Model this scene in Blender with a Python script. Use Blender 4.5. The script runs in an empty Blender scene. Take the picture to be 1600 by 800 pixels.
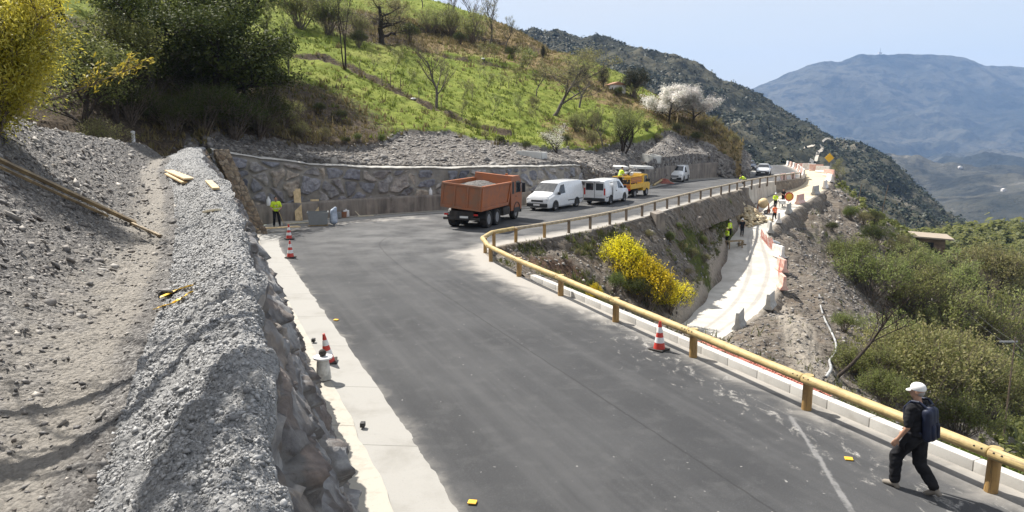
import bpy, bmesh, math, random
import numpy as np
from mathutils import Vector, Matrix
from mathutils.bvhtree import BVHTree

S = bpy.context.scene
C = S.collection
rnd = random.Random(11)
rng = np.random.default_rng(11)

# ------------------------------------------------------------------ camera, sky, sun, exposure
CAMZ = 5.6
FOC = 1164.0
PITCH = math.atan(200 / FOC)
cam = bpy.data.cameras.new('camera')
cam.sensor_width = 36
cam.lens = FOC / 1600 * 36
cam.clip_start = 0.05
cam.clip_end = 30000
camo = bpy.data.objects.new('camera', cam)
C.objects.link(camo)
camo.location = (0, 0, CAMZ)
camo.rotation_euler = (math.pi / 2 - PITCH, 0, 0)
S.camera = camo

SUN_EL = math.radians(52)
SUN_AZ = math.radians(-47)            # from +Y towards +X
to_sun = Vector((math.sin(SUN_AZ) * math.cos(SUN_EL), math.cos(SUN_AZ) * math.cos(SUN_EL), math.sin(SUN_EL)))
w = bpy.data.worlds.new('World')
S.world = w
w.use_nodes = True
wn = w.node_tree
bg = wn.nodes['Background']
sky = wn.nodes.new('ShaderNodeTexSky')
sky.sky_type = 'NISHITA'
sky.sun_disc = False
sky.sun_elevation = SUN_EL
sky.sun_rotation = SUN_AZ
sky.altitude = 600
sky.air_density = 1.0
sky.dust_density = 3.0
sky.ozone_density = 1.0
# thin high cloud veil over the blue
tcw = wn.nodes.new('ShaderNodeTexCoord'); mpw = wn.nodes.new('ShaderNodeMapping'); mpw.inputs['Scale'].default_value = (1.2, 1.2, 5.0)
nzw = wn.nodes.new('ShaderNodeTexNoise'); nzw.inputs['Scale'].default_value = 2.2; nzw.inputs['Detail'].default_value = 6
mrw = wn.nodes.new('ShaderNodeMapRange'); mrw.inputs[1].default_value = 0.3; mrw.inputs[2].default_value = 0.75; mrw.inputs[3].default_value = 0.68; mrw.inputs[4].default_value = 0.97
mxw = wn.nodes.new('ShaderNodeMix'); mxw.data_type = 'RGBA'; mxw.inputs[7].default_value = (4.85, 4.93, 4.98, 1)
wn.links.new(tcw.outputs['Generated'], mpw.inputs[0]); wn.links.new(mpw.outputs[0], nzw.inputs['Vector']); wn.links.new(nzw.outputs[0], mrw.inputs[0])
wn.links.new(mrw.outputs[0], mxw.inputs[0]); wn.links.new(sky.outputs[0], mxw.inputs[6]); wn.links.new(mxw.outputs[2], bg.inputs[0])
bg.inputs[1].default_value = 0.093
sl = bpy.data.lights.new('sun', 'SUN')
sl.energy = 5.0
sl.angle = math.radians(0.53)
sl.color = (1.0, 0.95, 0.87)
so = bpy.data.objects.new('sun', sl)
C.objects.link(so)
so.rotation_euler = (-to_sun).to_track_quat('-Z', 'Y').to_euler()
so.location = to_sun * 200
S.view_settings.view_transform = 'Standard'
S.view_settings.look = 'None'
S.view_settings.gamma = 1
S.view_settings.use_curve_mapping = False
S.view_settings.exposure = 0.95
S.render.engine = 'CYCLES'
S.cycles.max_bounces = 6
S.cycles.diffuse_bounces = 3
S.cycles.transparent_max_bounces = 8
S.cycles.volume_bounces = 0
S.cycles.use_denoising = True
S.cycles.volume_max_steps = 64

# ------------------------------------------------------------------ photo geometry (metres, z up, +Y away from the camera)
def ray(x, y):
    u = (x - 800) / FOC
    v = (y - 400) / FOC
    return (u, math.cos(PITCH) - v * math.sin(PITCH), -(math.sin(PITCH) + v * math.cos(PITCH)))

def W(x, y, Y):
    d = ray(x, y)
    s = Y / d[1]
    return Vector((d[0] * s, Y, CAMZ + d[2] * s))

def road_z(Y):
    return 0.0 if Y < 60 else -0.015 * (Y - 60)

def G(x, y, z=None):
    d = ray(x, y)
    zz = 0.0 if z is None else z
    for _ in range(30):
        t = (zz - CAMZ) / d[2]
        if z is None:
            zz = road_z(d[1] * t)
    return Vector((d[0] * t, d[1] * t, zz))

# ------------------------------------------------------------------ numpy noise
def _hash(ix, iy, seed):
    n = (ix.astype(np.int64) * 374761393 + iy.astype(np.int64) * 668265263 + seed * 974634777) & 0x7fffffff
    n = ((n ^ (n >> 13)) * 1274126177) & 0x7fffffff
    n = ((n ^ (n >> 16)) * 1103515245 + 12345) & 0x7fffffff
    return ((n >> 8) & 0xffff) / 65535.0

def vnoise(x, y, seed=0):
    xi = np.floor(x); yi = np.floor(y)
    fx = x - xi; fy = y - yi
    fx = fx * fx * (3 - 2 * fx); fy = fy * fy * (3 - 2 * fy)
    a = _hash(xi, yi, seed); b = _hash(xi + 1, yi, seed)
    c = _hash(xi, yi + 1, seed); d = _hash(xi + 1, yi + 1, seed)
    return (a + (b - a) * fx) * (1 - fy) + (c + (d - c) * fx) * fy

def fbm(x, y, octv=4, seed=0, gain=0.5):
    x = np.asarray(x, float); y = np.asarray(y, float)
    t = 0; a = 1.0; s = 0
    for o in range(octv):
        t = t + a * (vnoise(x * 2 ** o + 17.3 * o, y * 2 ** o - 9.1 * o, seed + o) - 0.5)
        s += a * 0.5
        a *= gain
    return t / s                       # about -1..1

def worley(x, y, seed=0, jit=0.9):
    x = np.asarray(x, float); y = np.asarray(y, float)
    xi = np.floor(x); yi = np.floor(y)
    f1 = np.full(x.shape, 9.0); f2 = f1.copy(); cid = np.zeros(x.shape)
    for dx in (-1, 0, 1):
        for dy in (-1, 0, 1):
            cx = xi + dx; cy = yi + dy
            px = cx + 0.5 + jit * (_hash(cx, cy, seed) - 0.5)
            py = cy + 0.5 + jit * (_hash(cx, cy, seed + 7) - 0.5)
            d = np.hypot(px - x, py - y)
            near = d < f1
            f2 = np.where(near, f1, np.minimum(f2, d))
            cid = np.where(near, _hash(cx, cy, seed + 13), cid)
            f1 = np.where(near, d, f1)
    return f1, f2, cid

def facets(x, y, seed=0, jit=0.9):
    """cells with a random tilt each: (height -1..1, border distance, id)"""
    x = np.asarray(x, float); y = np.asarray(y, float)
    xi = np.floor(x); yi = np.floor(y)
    f1 = np.full(x.shape, 9.0); f2 = f1.copy(); cid = np.zeros(x.shape); hh = np.zeros(x.shape)
    for dx in (-1, 0, 1):
        for dy in (-1, 0, 1):
            cx = xi + dx; cy = yi + dy
            px = x - (cx + 0.5 + jit * (_hash(cx, cy, seed) - 0.5))
            py = y - (cy + 0.5 + jit * (_hash(cx, cy, seed + 7) - 0.5))
            d = np.hypot(px, py)
            near = d < f1
            f2 = np.where(near, f1, np.minimum(f2, d))
            i = _hash(cx, cy, seed + 13)
            cid = np.where(near, i, cid)
            t1 = (_hash(cx, cy, seed + 21) - 0.5) * 2.2; t2 = (_hash(cx, cy, seed + 29) - 0.5) * 2.2
            hh = np.where(near, (i - 0.5) * 1.2 + px * t1 + py * t2, hh)
            f1 = np.where(near, d, f1)
    return hh, f2 - f1, cid

def sstep(a, b, x):
    t = np.clip((np.asarray(x, float) - a) / (b - a), 0, 1)
    return t * t * (3 - 2 * t)

class TPS:
    def __init__(self, pts, reg=0.02):
        P = np.array([tuple(p) for p in pts], float)
        self.c = P[:, :2].mean(0); self.s = 50.0
        A = (P[:, :2] - self.c) / self.s
        n = len(A)
        K = self._k(A, A) + reg * np.eye(n)
        Q = np.hstack([np.ones((n, 1)), A])
        M = np.block([[K, Q], [Q.T, np.zeros((3, 3))]])
        sol = np.linalg.solve(M, np.concatenate([P[:, 2], np.zeros(3)]))
        self.A = A; self.w = sol[:n]; self.b = sol[n:]
    @staticmethod
    def _k(a, b):
        r2 = ((a[:, None, :] - b[None, :, :]) ** 2).sum(-1)
        return 0.5 * r2 * np.log(r2 + 1e-12)
    def __call__(self, X, Y):
        X = np.asarray(X, float); Y = np.asarray(Y, float)
        q = (np.stack([X.ravel(), Y.ravel()], -1) - self.c) / self.s
        out = np.empty(len(q))
        for i in range(0, len(q), 20000):
            z = q[i:i + 20000]
            out[i:i + 20000] = self._k(z, self.A) @ self.w + self.b[0] + z @ self.b[1:]
        return out.reshape(X.shape)

def ray_tps(f, x, y, Y0, Y1):
    Ys = np.linspace(Y0, Y1, 400)
    P = np.array([W(x, y, q) for q in Ys])
    g = P[:, 2] - f(P[:, 0], P[:, 1])
    k = np.where(g < 0)[0]
    i = k[0] if len(k) else int(np.argmin(g))
    return P[i]

def poly_sample(pts, step):
    P = np.array(pts, float)
    # catmull-rom through the points, then even spacing
    Q = np.vstack([2 * P[0] - P[1], P, 2 * P[-1] - P[-2]])
    out = []
    for i in range(1, len(Q) - 2):
        t = np.linspace(0, 1, 24, endpoint=False)[:, None]
        p0, p1, p2, p3 = Q[i - 1], Q[i], Q[i + 1], Q[i + 2]
        out.append(0.5 * (2 * p1 + (p2 - p0) * t + (2 * p0 - 5 * p1 + 4 * p2 - p3) * t ** 2 + (3 * p1 - p0 - 3 * p2 + p3) * t ** 3))
    out.append(P[-1:])
    R = np.vstack(out)
    L = np.concatenate([[0], np.cumsum(np.linalg.norm(np.diff(R, axis=0), axis=1))])
    n = max(2, int(L[-1] / step) + 1)
    s = np.linspace(0, L[-1], n)
    return np.stack([np.interp(s, L, R[:, k]) for k in range(R.shape[1])], -1)

def seg_dist(X, Y, pts):
    P = np.array(pts, float)[:, :2]
    d = np.full(np.shape(X), 1e9)
    for a, b in zip(P[:-1], P[1:]):
        ab = b - a
        t = np.clip(((X - a[0]) * ab[0] + (Y - a[1]) * ab[1]) / (ab @ ab + 1e-9), 0, 1)
        d = np.minimum(d, np.hypot(X - a[0] - t * ab[0], Y - a[1] - t * ab[1]))
    return d

# ------------------------------------------------------------------ objects
def link(o, parent=None):
    C.objects.link(o)
    if parent is not None:
        o.parent = parent
    return o

def tag(o, label=None, cat=None, group=None, kind=None):
    if label: o['label'] = label
    if cat: o['category'] = cat
    if group: o['group'] = group
    if kind: o['kind'] = kind
    return o

def thing(name, label, cat, loc=(0, 0, 0), rz=0.0, group=None):
    o = bpy.data.objects.new(name, None)
    o.empty_display_size = 0.2
    link(o)
    o.location = loc
    o.rotation_euler = (0, 0, rz)
    return tag(o, label, cat, group)

def copy_tree(o, parent=None):
    c = o.copy()
    link(c)
    if parent is not None:
        c.parent = parent
    for ch in list(o.children):
        copy_tree(ch, c)
    return c

def mesh_np(name, V, F, mat=None, attrs=None, smooth=False):
    """V (n,3); F (m,k) with constant k"""
    me = bpy.data.meshes.new(name)
    V = np.asarray(V, np.float32); F = np.asarray(F, np.int32)
    me.vertices.add(len(V)); me.vertices.foreach_set('co', V.ravel())
    me.loops.add(F.size); me.loops.foreach_set('vertex_index', F.ravel())
    me.polygons.add(len(F))
    me.polygons.foreach_set('loop_start', np.arange(0, F.size, F.shape[1], dtype=np.int32))
    me.polygons.foreach_set('loop_total', np.full(len(F), F.shape[1], np.int32))
    me.update(calc_edges=True)
    if smooth:
        me.polygons.foreach_set('use_smooth', np.ones(len(F), bool))
    for k, a in (attrs or {}).items():
        at = me.attributes.new(k, 'FLOAT', 'POINT')
        at.data.foreach_set('value', np.asarray(a, np.float32).ravel())
    if mat is not None:
        me.materials.append(mat)
    me.validate()
    return me

def grid(name, P, mat, attrs=None, parent=None, smooth=True, flip=False):
    ny, nx = P.shape[:2]
    i = np.arange(ny * nx).reshape(ny, nx)
    a, b, c, d = i[:-1, :-1], i[:-1, 1:], i[1:, 1:], i[1:, :-1]
    F = np.stack([a, b, c, d] if not flip else [a, d, c, b], -1).reshape(-1, 4)
    return link(bpy.data.objects.new(name, mesh_np(name, P.reshape(-1, 3), F, mat, attrs, smooth)), parent)

def bvh_of(o):
    me = o.data
    return BVHTree.FromPolygons([v.co[:] for v in me.vertices], [p.vertices[:] for p in me.polygons])

def hit(bvhs, x, y):
    d = Vector(ray(x, y)).normalized()
    best = None
    for b in (bvhs if isinstance(bvhs, (list, tuple)) else [bvhs]):
        p, n, _, dist = b.ray_cast(Vector((0, 0, CAMZ)), d)
        if p is not None and (best is None or dist < best[1]):
            best = (p, dist, n)
    return best[0] if best else None

def ground_at(bvhs, X, Y):
    best = None
    for b in (bvhs if isinstance(bvhs, (list, tuple)) else [bvhs]):
        p, n, _, _ = b.ray_cast(Vector((X, Y, 400)), Vector((0, 0, -1)))
        if p is not None and (best is None or p.z > best.z):
            best = p
    return best.z if best else 0.0

class MB:
    """collects simple shapes into ONE mesh"""
    def __init__(self): self.bm = bmesh.new()
    def box(self, c, s, bev=0.0, M=None):
        t = bmesh.new()
        bmesh.ops.create_cube(t, size=1)
        bmesh.ops.scale(t, vec=s, verts=t.verts)
        if bev:
            bmesh.ops.bevel(t, geom=list(t.edges), offset=bev, segments=2, affect='EDGES', profile=0.6)
        bmesh.ops.translate(t, vec=c, verts=t.verts)
        if M is not None: bmesh.ops.transform(t, matrix=M, verts=t.verts)
        tm = bpy.data.meshes.new('tmp'); t.to_mesh(tm); t.free()
        self.bm.from_mesh(tm); bpy.data.meshes.remove(tm)
        return self
    def tube(self, p0, p1, r0, r1=None, n=10, cap=True):
        r1 = r0 if r1 is None else r1
        p0 = Vector(p0); p1 = Vector(p1); d = p1 - p0
        q = d.to_track_quat('Z', 'Y').to_matrix().to_4x4()
        q.translation = (p0 + p1) / 2
        bmesh.ops.create_cone(self.bm, cap_ends=cap, segments=n, radius1=max(r0, 1e-4), radius2=max(r1, 1e-4), depth=d.length, matrix=q)
        return self
    def poly(self, pts):
        self.bm.faces.new([self.bm.verts.new(p) for p in pts]); return self
    def prism(self, pts2, y0, y1, axes='xz'):
        """outline in two axes extruded along the third"""
        def mk(a, b, t):
            return {'xz': (a, t, b), 'yz': (t, a, b), 'xy': (a, b, t)}[axes]
        A = [self.bm.verts.new(mk(a, b, y0)) for a, b in pts2]
        B = [self.bm.verts.new(mk(a, b, y1)) for a, b in pts2]
        self.bm.faces.new(A); self.bm.faces.new(B[::-1])
        n = len(A)
        for i in range(n):
            self.bm.faces.new([A[i], B[i], B[(i + 1) % n], A[(i + 1) % n]])
        return self
    def lathe(self, prof, n=20, M=None):
        rows = []
        for r, z in prof:
            rows.append([self.bm.verts.new((r * math.cos(2 * math.pi * k / n), r * math.sin(2 * math.pi * k / n), z)) for k in range(n)])
        for a, b in zip(rows[:-1], rows[1:]):
            for k in range(n):
                self.bm.faces.new([a[k], a[(k + 1) % n], b[(k + 1) % n], b[k]])
        self.bm.faces.new(rows[0][::-1]); self.bm.faces.new(rows[-1])
        if M is not None:
            bmesh.ops.transform(self.bm, matrix=M, verts=[v for r in rows for v in r])
        return self
    def ball(self, c, r, sub=2, s=(1, 1, 1)):
        m = Matrix.Translation(c) @ Matrix.Diagonal((s[0], s[1], s[2], 1))
        bmesh.ops.create_icosphere(self.bm, subdivisions=sub, radius=r, matrix=m); return self
    def build(self, name, mat, parent=None, smooth=None, loc=None):
        bmesh.ops.recalc_face_normals(self.bm, faces=self.bm.faces)
        me = bpy.data.meshes.new(name)
        self.bm.to_mesh(me); self.bm.free()
        if mat is not None: me.materials.append(mat)
        if smooth:
            me.polygons.foreach_set('use_smooth', np.ones(len(me.polygons), bool))
            me.set_sharp_from_angle(angle=math.radians(smooth))
        o = link(bpy.data.objects.new(name, me), parent)
        if loc is not None: o.location = loc
        return o

# ------------------------------------------------------------------ material helpers
def lin(h):
    c = [int(h[i:i + 2], 16) / 255 for i in (0, 2, 4)]
    return tuple(x / 12.92 if x <= 0.04045 else ((x + 0.055) / 1.055) ** 2.4 for x in c) + (1,)

def mk(name):
    m = bpy.data.materials.new(name)
    m.use_nodes = True
    return m, m.node_tree, m.node_tree.nodes['Principled BSDF']

def put(nt, sock, v):
    if isinstance(v, bpy.types.NodeSocket): nt.links.new(v, sock)
    else: sock.default_value = v

def nd(nt, t, ins=None, **props):
    n = nt.nodes.new('ShaderNode' + t)
    for k, v in props.items(): setattr(n, k, v)
    for k, v in (ins or {}).items(): put(nt, n.inputs[k], v)
    return n

def mixc(nt, f, a, b, mode='MIX'):
    n = nt.nodes.new('ShaderNodeMix'); n.data_type = 'RGBA'; n.blend_type = mode
    put(nt, n.inputs[0], f); put(nt, n.inputs[6], a); put(nt, n.inputs[7], b)
    return n.outputs[2]

def mth(nt, op, a, b=0.0, clamp=False):
    n = nt.nodes.new('ShaderNodeMath'); n.operation = op; n.use_clamp = clamp
    put(nt, n.inputs[0], a); put(nt, n.inputs[1], b)
    return n.outputs[0]

def rampf(nt, f, a, b):
    n = nt.nodes.new('ShaderNodeMapRange'); n.interpolation_type = 'SMOOTHSTEP'
    put(nt, n.inputs[0], f); n.inputs[1].default_value = a; n.inputs[2].default_value = b
    return n.outputs[0]

def ramp(nt, f, stops):
    n = nt.nodes.new('ShaderNodeValToRGB')
    e = n.color_ramp.elements
    while len(e) < len(stops): e.new(0.5)
    for k, (p, c) in enumerate(stops):
        e[k].position = p; e[k].color = c if len(c) == 4 else tuple(c) + (1,)
    nt.links.new(f, n.inputs[0])
    return n.outputs[0]

def ocoord(nt, scale=(1, 1, 1)):
    t = nd(nt, 'TexCoord')
    m = nd(nt, 'Mapping', {'Vector': t.outputs['Object'], 'Scale': scale})
    return m.outputs[0]

def noise(nt, v, scale, detail=4, rough=0.55, dist=0.0):
    return nd(nt, 'TexNoise', {'Vector': v, 'Scale': scale, 'Detail': detail, 'Roughness': rough, 'Distortion': dist}).outputs[0]

def bump(nt, b, h, strength=0.5, dist=0.02, prev=None):
    n = nd(nt, 'Bump', {'Height': h, 'Strength': strength, 'Distance': dist})
    if prev is not None: nt.links.new(prev, n.inputs['Normal'])
    nt.links.new(n.outputs[0], b.inputs['Normal'])
    return n.outputs[0]

def attr(nt, name):
    return nd(nt, 'Attribute', attribute_name=name).outputs['Fac']

def simple(name, c1, c2=None, rough=0.7, scale=8.0, bmp=0.0, metal=0.0, stretch=(1, 1, 1), spec=0.4, coat=0.0, bdist=0.01):
    m, nt, b = mk(name)
    c2 = c2 or tuple(x * 0.72 for x in c1[:3]) + (1,)
    v = ocoord(nt, stretch)
    f = noise(nt, v, scale, 6, 0.62)
    col = mixc(nt, rampf(nt, f, 0.36, 0.64), c1, c2)
    nt.links.new(col, b.inputs['Base Color'])
    b.inputs['Roughness'].default_value = rough
    b.inputs['Metallic'].default_value = metal
    b.inputs['Specular IOR Level'].default_value = spec
    if coat: b.inputs['Coat Weight'].default_value = coat
    if bmp: bump(nt, b, noise(nt, v, scale * 4, 6, 0.65), bmp, bdist)
    return m

def leaf_mat(name, cols, trans=0.35, rough=0.55, spec=0.25):
    """cols: list of linear colours picked per leaf"""
    m, nt, b = mk(name)
    g = nd(nt, 'NewGeometry')
    st = [(i / max(1, len(cols) - 1), c) for i, c in enumerate(cols)]
    col = ramp(nt, g.outputs['Random Per Island'], st)
    v = ocoord(nt)
    col = mixc(nt, rampf(nt, noise(nt, v, 1.3, 2), 0.35, 0.7), col, mixc(nt, 1.0, col, (0.62, 0.66, 0.6, 1), 'MULTIPLY'))
    oi = nd(nt, 'ObjectInfo')
    hsv = nd(nt, 'HueSaturation', {'Color': col, 'Hue': mth(nt, 'ADD', 0.485, mth(nt, 'MULTIPLY', oi.outputs['Random'], 0.03)),
                                   'Value': mth(nt, 'ADD', 0.85, mth(nt, 'MULTIPLY', oi.outputs['Random'], 0.3))})
    nt.links.new(hsv.outputs[0], b.inputs['Base Color'])
    b.inputs['Roughness'].default_value = rough
    b.inputs['Specular IOR Level'].default_value = spec
    tr = nd(nt, 'BsdfTranslucent', {'Color': hsv.outputs[0]})
    mx = nd(nt, 'MixShader', {0: trans, 1: b.outputs[0], 2: tr.outputs[0]})
    nt.links.new(mx.outputs[0], nt.nodes['Material Output'].inputs['Surface'])
    return m

def flat(name, c, rough=0.5, metal=0.0, spec=0.5, coat=0.0):
    m, nt, b = mk(name)
    v = ocoord(nt)
    f = noise(nt, v, 5, 5, 0.65)
    nt.links.new(mixc(nt, rampf(nt, f, 0.45, 0.75), c, tuple(x * 0.82 + 0.012 for x in c[:3]) + (1,)), b.inputs['Base Color'])
    put(nt, b.inputs['Roughness'], mth(nt, 'ADD', rough - 0.06, mth(nt, 'MULTIPLY', f, 0.14), True))
    b.inputs['Metallic'].default_value = metal
    b.inputs['Specular IOR Level'].default_value = spec
    b.inputs['Coat Weight'].default_value = coat
    return m
# ------------------------------------------------------------------ materials of the setting
def m_asphalt():
    m, nt, b = mk('asphalt')
    v = ocoord(nt)
    big = noise(nt, v, 0.22, 4)
    mid = noise(nt, v, 1.7, 5, 0.6)
    fine = noise(nt, v, 70, 3, 0.8)
    tw = nd(nt, 'CombineXYZ', {0: mth(nt, 'MULTIPLY', attr(nt, 'along'), 0.07), 1: mth(nt, 'MULTIPLY', attr(nt, 'across'), 13), 2: 0.0}).outputs[0]
    streak = noise(nt, tw, 1.0, 4, 0.6)
    base = mixc(nt, rampf(nt, big, 0.35, 0.65), (0.038, 0.039, 0.0415, 1), (0.055, 0.056, 0.0585, 1))
    base = mixc(nt, mth(nt, 'MULTIPLY', rampf(nt, streak, 0.40, 0.68), 0.45), base, (0.085, 0.085, 0.087, 1))
    base = mixc(nt, mth(nt, 'MULTIPLY', attr(nt, 'tyre'), rampf(nt, noise(nt, v, 1.3, 5, 0.65), 0.34, 0.6)), base, (0.038, 0.038, 0.040, 1))
    base = mixc(nt, mth(nt, 'MULTIPLY', rampf(nt, mid, 0.48, 0.72), 0.35), base, (0.09, 0.09, 0.091, 1))
    base = mixc(nt, mth(nt, 'MULTIPLY', attr(nt, 'hairpin'), rampf(nt, noise(nt, v, 0.6, 5), 0.3, 0.7)), base, (0.128, 0.127, 0.127, 1))
    seam = rampf(nt, mth(nt, 'ABSOLUTE', mth(nt, 'SUBTRACT', attr(nt, 'across'), mth(nt, 'ADD', 0.515, mth(nt, 'MULTIPLY', mid, 0.006)))), 0.0035, 0.0012)
    base = mixc(nt, mth(nt, 'MULTIPLY', seam, 0.55), base, (0.022, 0.022, 0.023, 1))
    base = mixc(nt, rampf(nt, fine, 0.60, 0.74), base, mixc(nt, 0.5, base, (0.26, 0.26, 0.27, 1)))
    base = mixc(nt, rampf(nt, fine, 0.46, 0.3), base, mixc(nt, 0.5, base, (0.02, 0.02, 0.02, 1)))
    n1 = noise(nt, v, 0.9, 6, 0.62, 0.6)
    dust = rampf(nt, mth(nt, 'ADD', mth(nt, 'MULTIPLY', attr(nt, 'dust'), 0.62), mth(nt, 'MULTIPLY', n1, 0.70)), 0.56, 1.02)
    col = mixc(nt, mth(nt, 'MULTIPLY', dust, 0.75), base, (0.40, 0.375, 0.34, 1))
    spl = rampf(nt, mth(nt, 'ADD', mth(nt, 'MULTIPLY', noise(nt, ocoord(nt, (1.6, 0.8, 1)), 2.6, 8, 0.68, 0.5), 1.0), mth(nt, 'MULTIPLY', attr(nt, 'spill'), 0.19)), 0.69, 0.86)
    col = mixc(nt, mth(nt, 'MULTIPLY', mth(nt, 'MULTIPLY', spl, 0.7), rampf(nt, noise(nt, v, 24, 4, 0.75), 0.3, 0.6)), col, (0.46, 0.44, 0.41, 1))
    sp = rampf(nt, noise(nt, v, 9, 2, 0.5), 0.73, 0.78)
    col = mixc(nt, mth(nt, 'MULTIPLY', sp, 0.45), col, (0.42, 0.41, 0.39, 1))
    mk_ = rampf(nt, mth(nt, 'ADD', attr(nt, 'streakline'), mth(nt, 'MULTIPLY', mth(nt, 'SUBTRACT', noise(nt, v, 5, 5, 0.7), 0.5), 1.1)), 0.45, 0.9)
    col = mixc(nt, mth(nt, 'MULTIPLY', mk_, 0.42), col, (0.33, 0.325, 0.32, 1))
    nt.links.new(col, b.inputs['Base Color'])
    b.inputs['Roughness'].default_value = 0.86
    b.inputs['Specular IOR Level'].default_value = 0.22
    bump(nt, b, fine, 0.55, 0.006)
    return m

def m_concrete(name, c, stain=(0.2, 0.19, 0.17, 1), amt=0.5, scale=1.2, joints=False):
    m, nt, b = mk(name)
    v = ocoord(nt)
    f = noise(nt, v, scale, 7, 0.65, 0.3)
    col = mixc(nt, mth(nt, 'MULTIPLY', rampf(nt, f, 0.46, 0.74), amt), c, stain)
    col = mixc(nt, mth(nt, 'MULTIPLY', rampf(nt, noise(nt, v, 14, 5, 0.7), 0.58, 0.75), 0.35), col, tuple(x * 0.6 for x in c[:3]) + (1,))
    col = mixc(nt, mth(nt, 'MULTIPLY', rampf(nt, noise(nt, v, 38, 3, 0.7), 0.62, 0.7), 0.5), col, tuple(x * 0.5 for x in c[:3]) + (1,))
    if joints:
        fr_ = mth(nt, 'FRACT', mth(nt, 'DIVIDE', attr(nt, 'joint'), joints))
        ln_ = mth(nt, 'LESS_THAN', fr_, 0.022 / joints)
        col = mixc(nt, mth(nt, 'MULTIPLY', ln_, 0.8), col, (0.09, 0.085, 0.075, 1))
    nt.links.new(col, b.inputs['Base Color'])
    b.inputs['Roughness'].default_value = 0.88
    bump(nt, b, noise(nt, v, 22, 7, 0.7), 0.35, 0.01)
    return m

def m_streaky(name, c, dark):
    """poured concrete with vertical runs"""
    m, nt, b = mk(name)
    v = ocoord(nt); vs = ocoord(nt, (1, 1, 0.12))
    col = mixc(nt, rampf(nt, noise(nt, vs, 2.2, 6, 0.65), 0.35, 0.68), c, dark)
    col = mixc(nt, mth(nt, 'MULTIPLY', rampf(nt, noise(nt, v, 1.0, 6, 0.6), 0.45, 0.7), 0.5), col, tuple(x * 1.4 for x in c[:3]) + (1,))
    nt.links.new(col, b.inputs['Base Color'])
    b.inputs['Roughness'].default_value = 0.9
    bump(nt, b, noise(nt, v, 9, 7, 0.7), 0.5, 0.03)
    return m

def m_gravel(name, c1, c2, c3, scale=14, dirt=None):
    m, nt, b = mk(name)
    v = ocoord(nt)
    vo = nd(nt, 'TexVoronoi', {'Vector': v, 'Scale': scale, 'Randomness': 1.0})
    vo2 = nd(nt, 'TexVoronoi', {'Vector': v, 'Scale': scale * 3.1, 'Randomness': 1.0})
    sepa = nd(nt, 'SeparateColor', {0: vo.outputs['Color']}).outputs[0]
    sepb = nd(nt, 'SeparateColor', {0: vo2.outputs['Color']}).outputs[1]
    col = ramp(nt, mth(nt, 'ADD', mth(nt, 'MULTIPLY', sepa, 0.5), mth(nt, 'MULTIPLY', sepb, 0.5)), [(0.15, c2), (0.5, c1), (0.86, c3)])
    big = noise(nt, v, 0.55, 6, 0.62)
    col = mixc(nt, mth(nt, 'MULTIPLY', rampf(nt, big, 0.42, 0.68), 0.55), col, dirt or c2)
    if dirt:
        f = rampf(nt, mth(nt, 'ADD', attr(nt, 'path'), mth(nt, 'MULTIPLY', mth(nt, 'SUBTRACT', noise(nt, v, 2.6, 5, 0.6), 0.5), 0.9)), 0.35, 0.8)
        col = mixc(nt, mth(nt, 'MULTIPLY', f, 0.85), col, mixc(nt, rampf(nt, noise(nt, v, 30, 4, 0.7), 0.35, 0.65), (0.20, 0.182, 0.158, 1), (0.30, 0.275, 0.24, 1)))
    nt.links.new(col, b.inputs['Base Color'])
    b.inputs['Roughness'].default_value = 0.92
    h = mth(nt, 'ADD', mth(nt, 'MULTIPLY', vo.outputs['Distance'], -1.0), mth(nt, 'MULTIPLY', noise(nt, v, scale * 2, 6, 0.7), 0.9))
    bump(nt, b, h, 0.9, 0.04)
    return m

def m_wallstone(name, mortar, cols, scale_noise=3.0, bdist=0.02):
    """stone (attr stone 0..1, attr sid random) in mortar"""
    m, nt, b = mk(name)
    v = ocoord(nt)
    st = ramp(nt, attr(nt, 'sid'), [(i / (len(cols) - 1), c) for i, c in enumerate(cols)])
    n1 = noise(nt, v, scale_noise, 7, 0.68, 0.4)
    st = mixc(nt, rampf(nt, n1, 0.35, 0.7), mixc(nt, 1.0, st, (0.5, 0.5, 0.53, 1), 'MULTIPLY'), st)
    st = mixc(nt, mth(nt, 'MULTIPLY', rampf(nt, noise(nt, v, scale_noise * 2.5, 6, 0.7, 0.8), 0.62, 0.75), 0.45), st, (0.42, 0.41, 0.39, 1))
    mo = mixc(nt, rampf(nt, noise(nt, v, 1.1, 6, 0.65), 0.35, 0.68), mortar, tuple(x * 0.62 for x in mortar[:3]) + (1,))
    mo = mixc(nt, mth(nt, 'MULTIPLY', rampf(nt, noise(nt, v, 24, 5, 0.7), 0.5, 0.68), 0.5), mo, tuple(x * 0.45 for x in mortar[:3]) + (1,))
    f = rampf(nt, mth(nt, 'ADD', attr(nt, 'stone'), mth(nt, 'MULTIPLY', mth(nt, 'SUBTRACT', noise(nt, v, 5, 5, 0.65), 0.5), 0.8)), 0.35, 0.62)
    nt.links.new(mixc(nt, f, mo, st), b.inputs['Base Color'])
    b.inputs['Roughness'].default_value = 0.86
    bump(nt, b, noise(nt, v, 16, 8, 0.72), 0.8, bdist)
    return m

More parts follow.
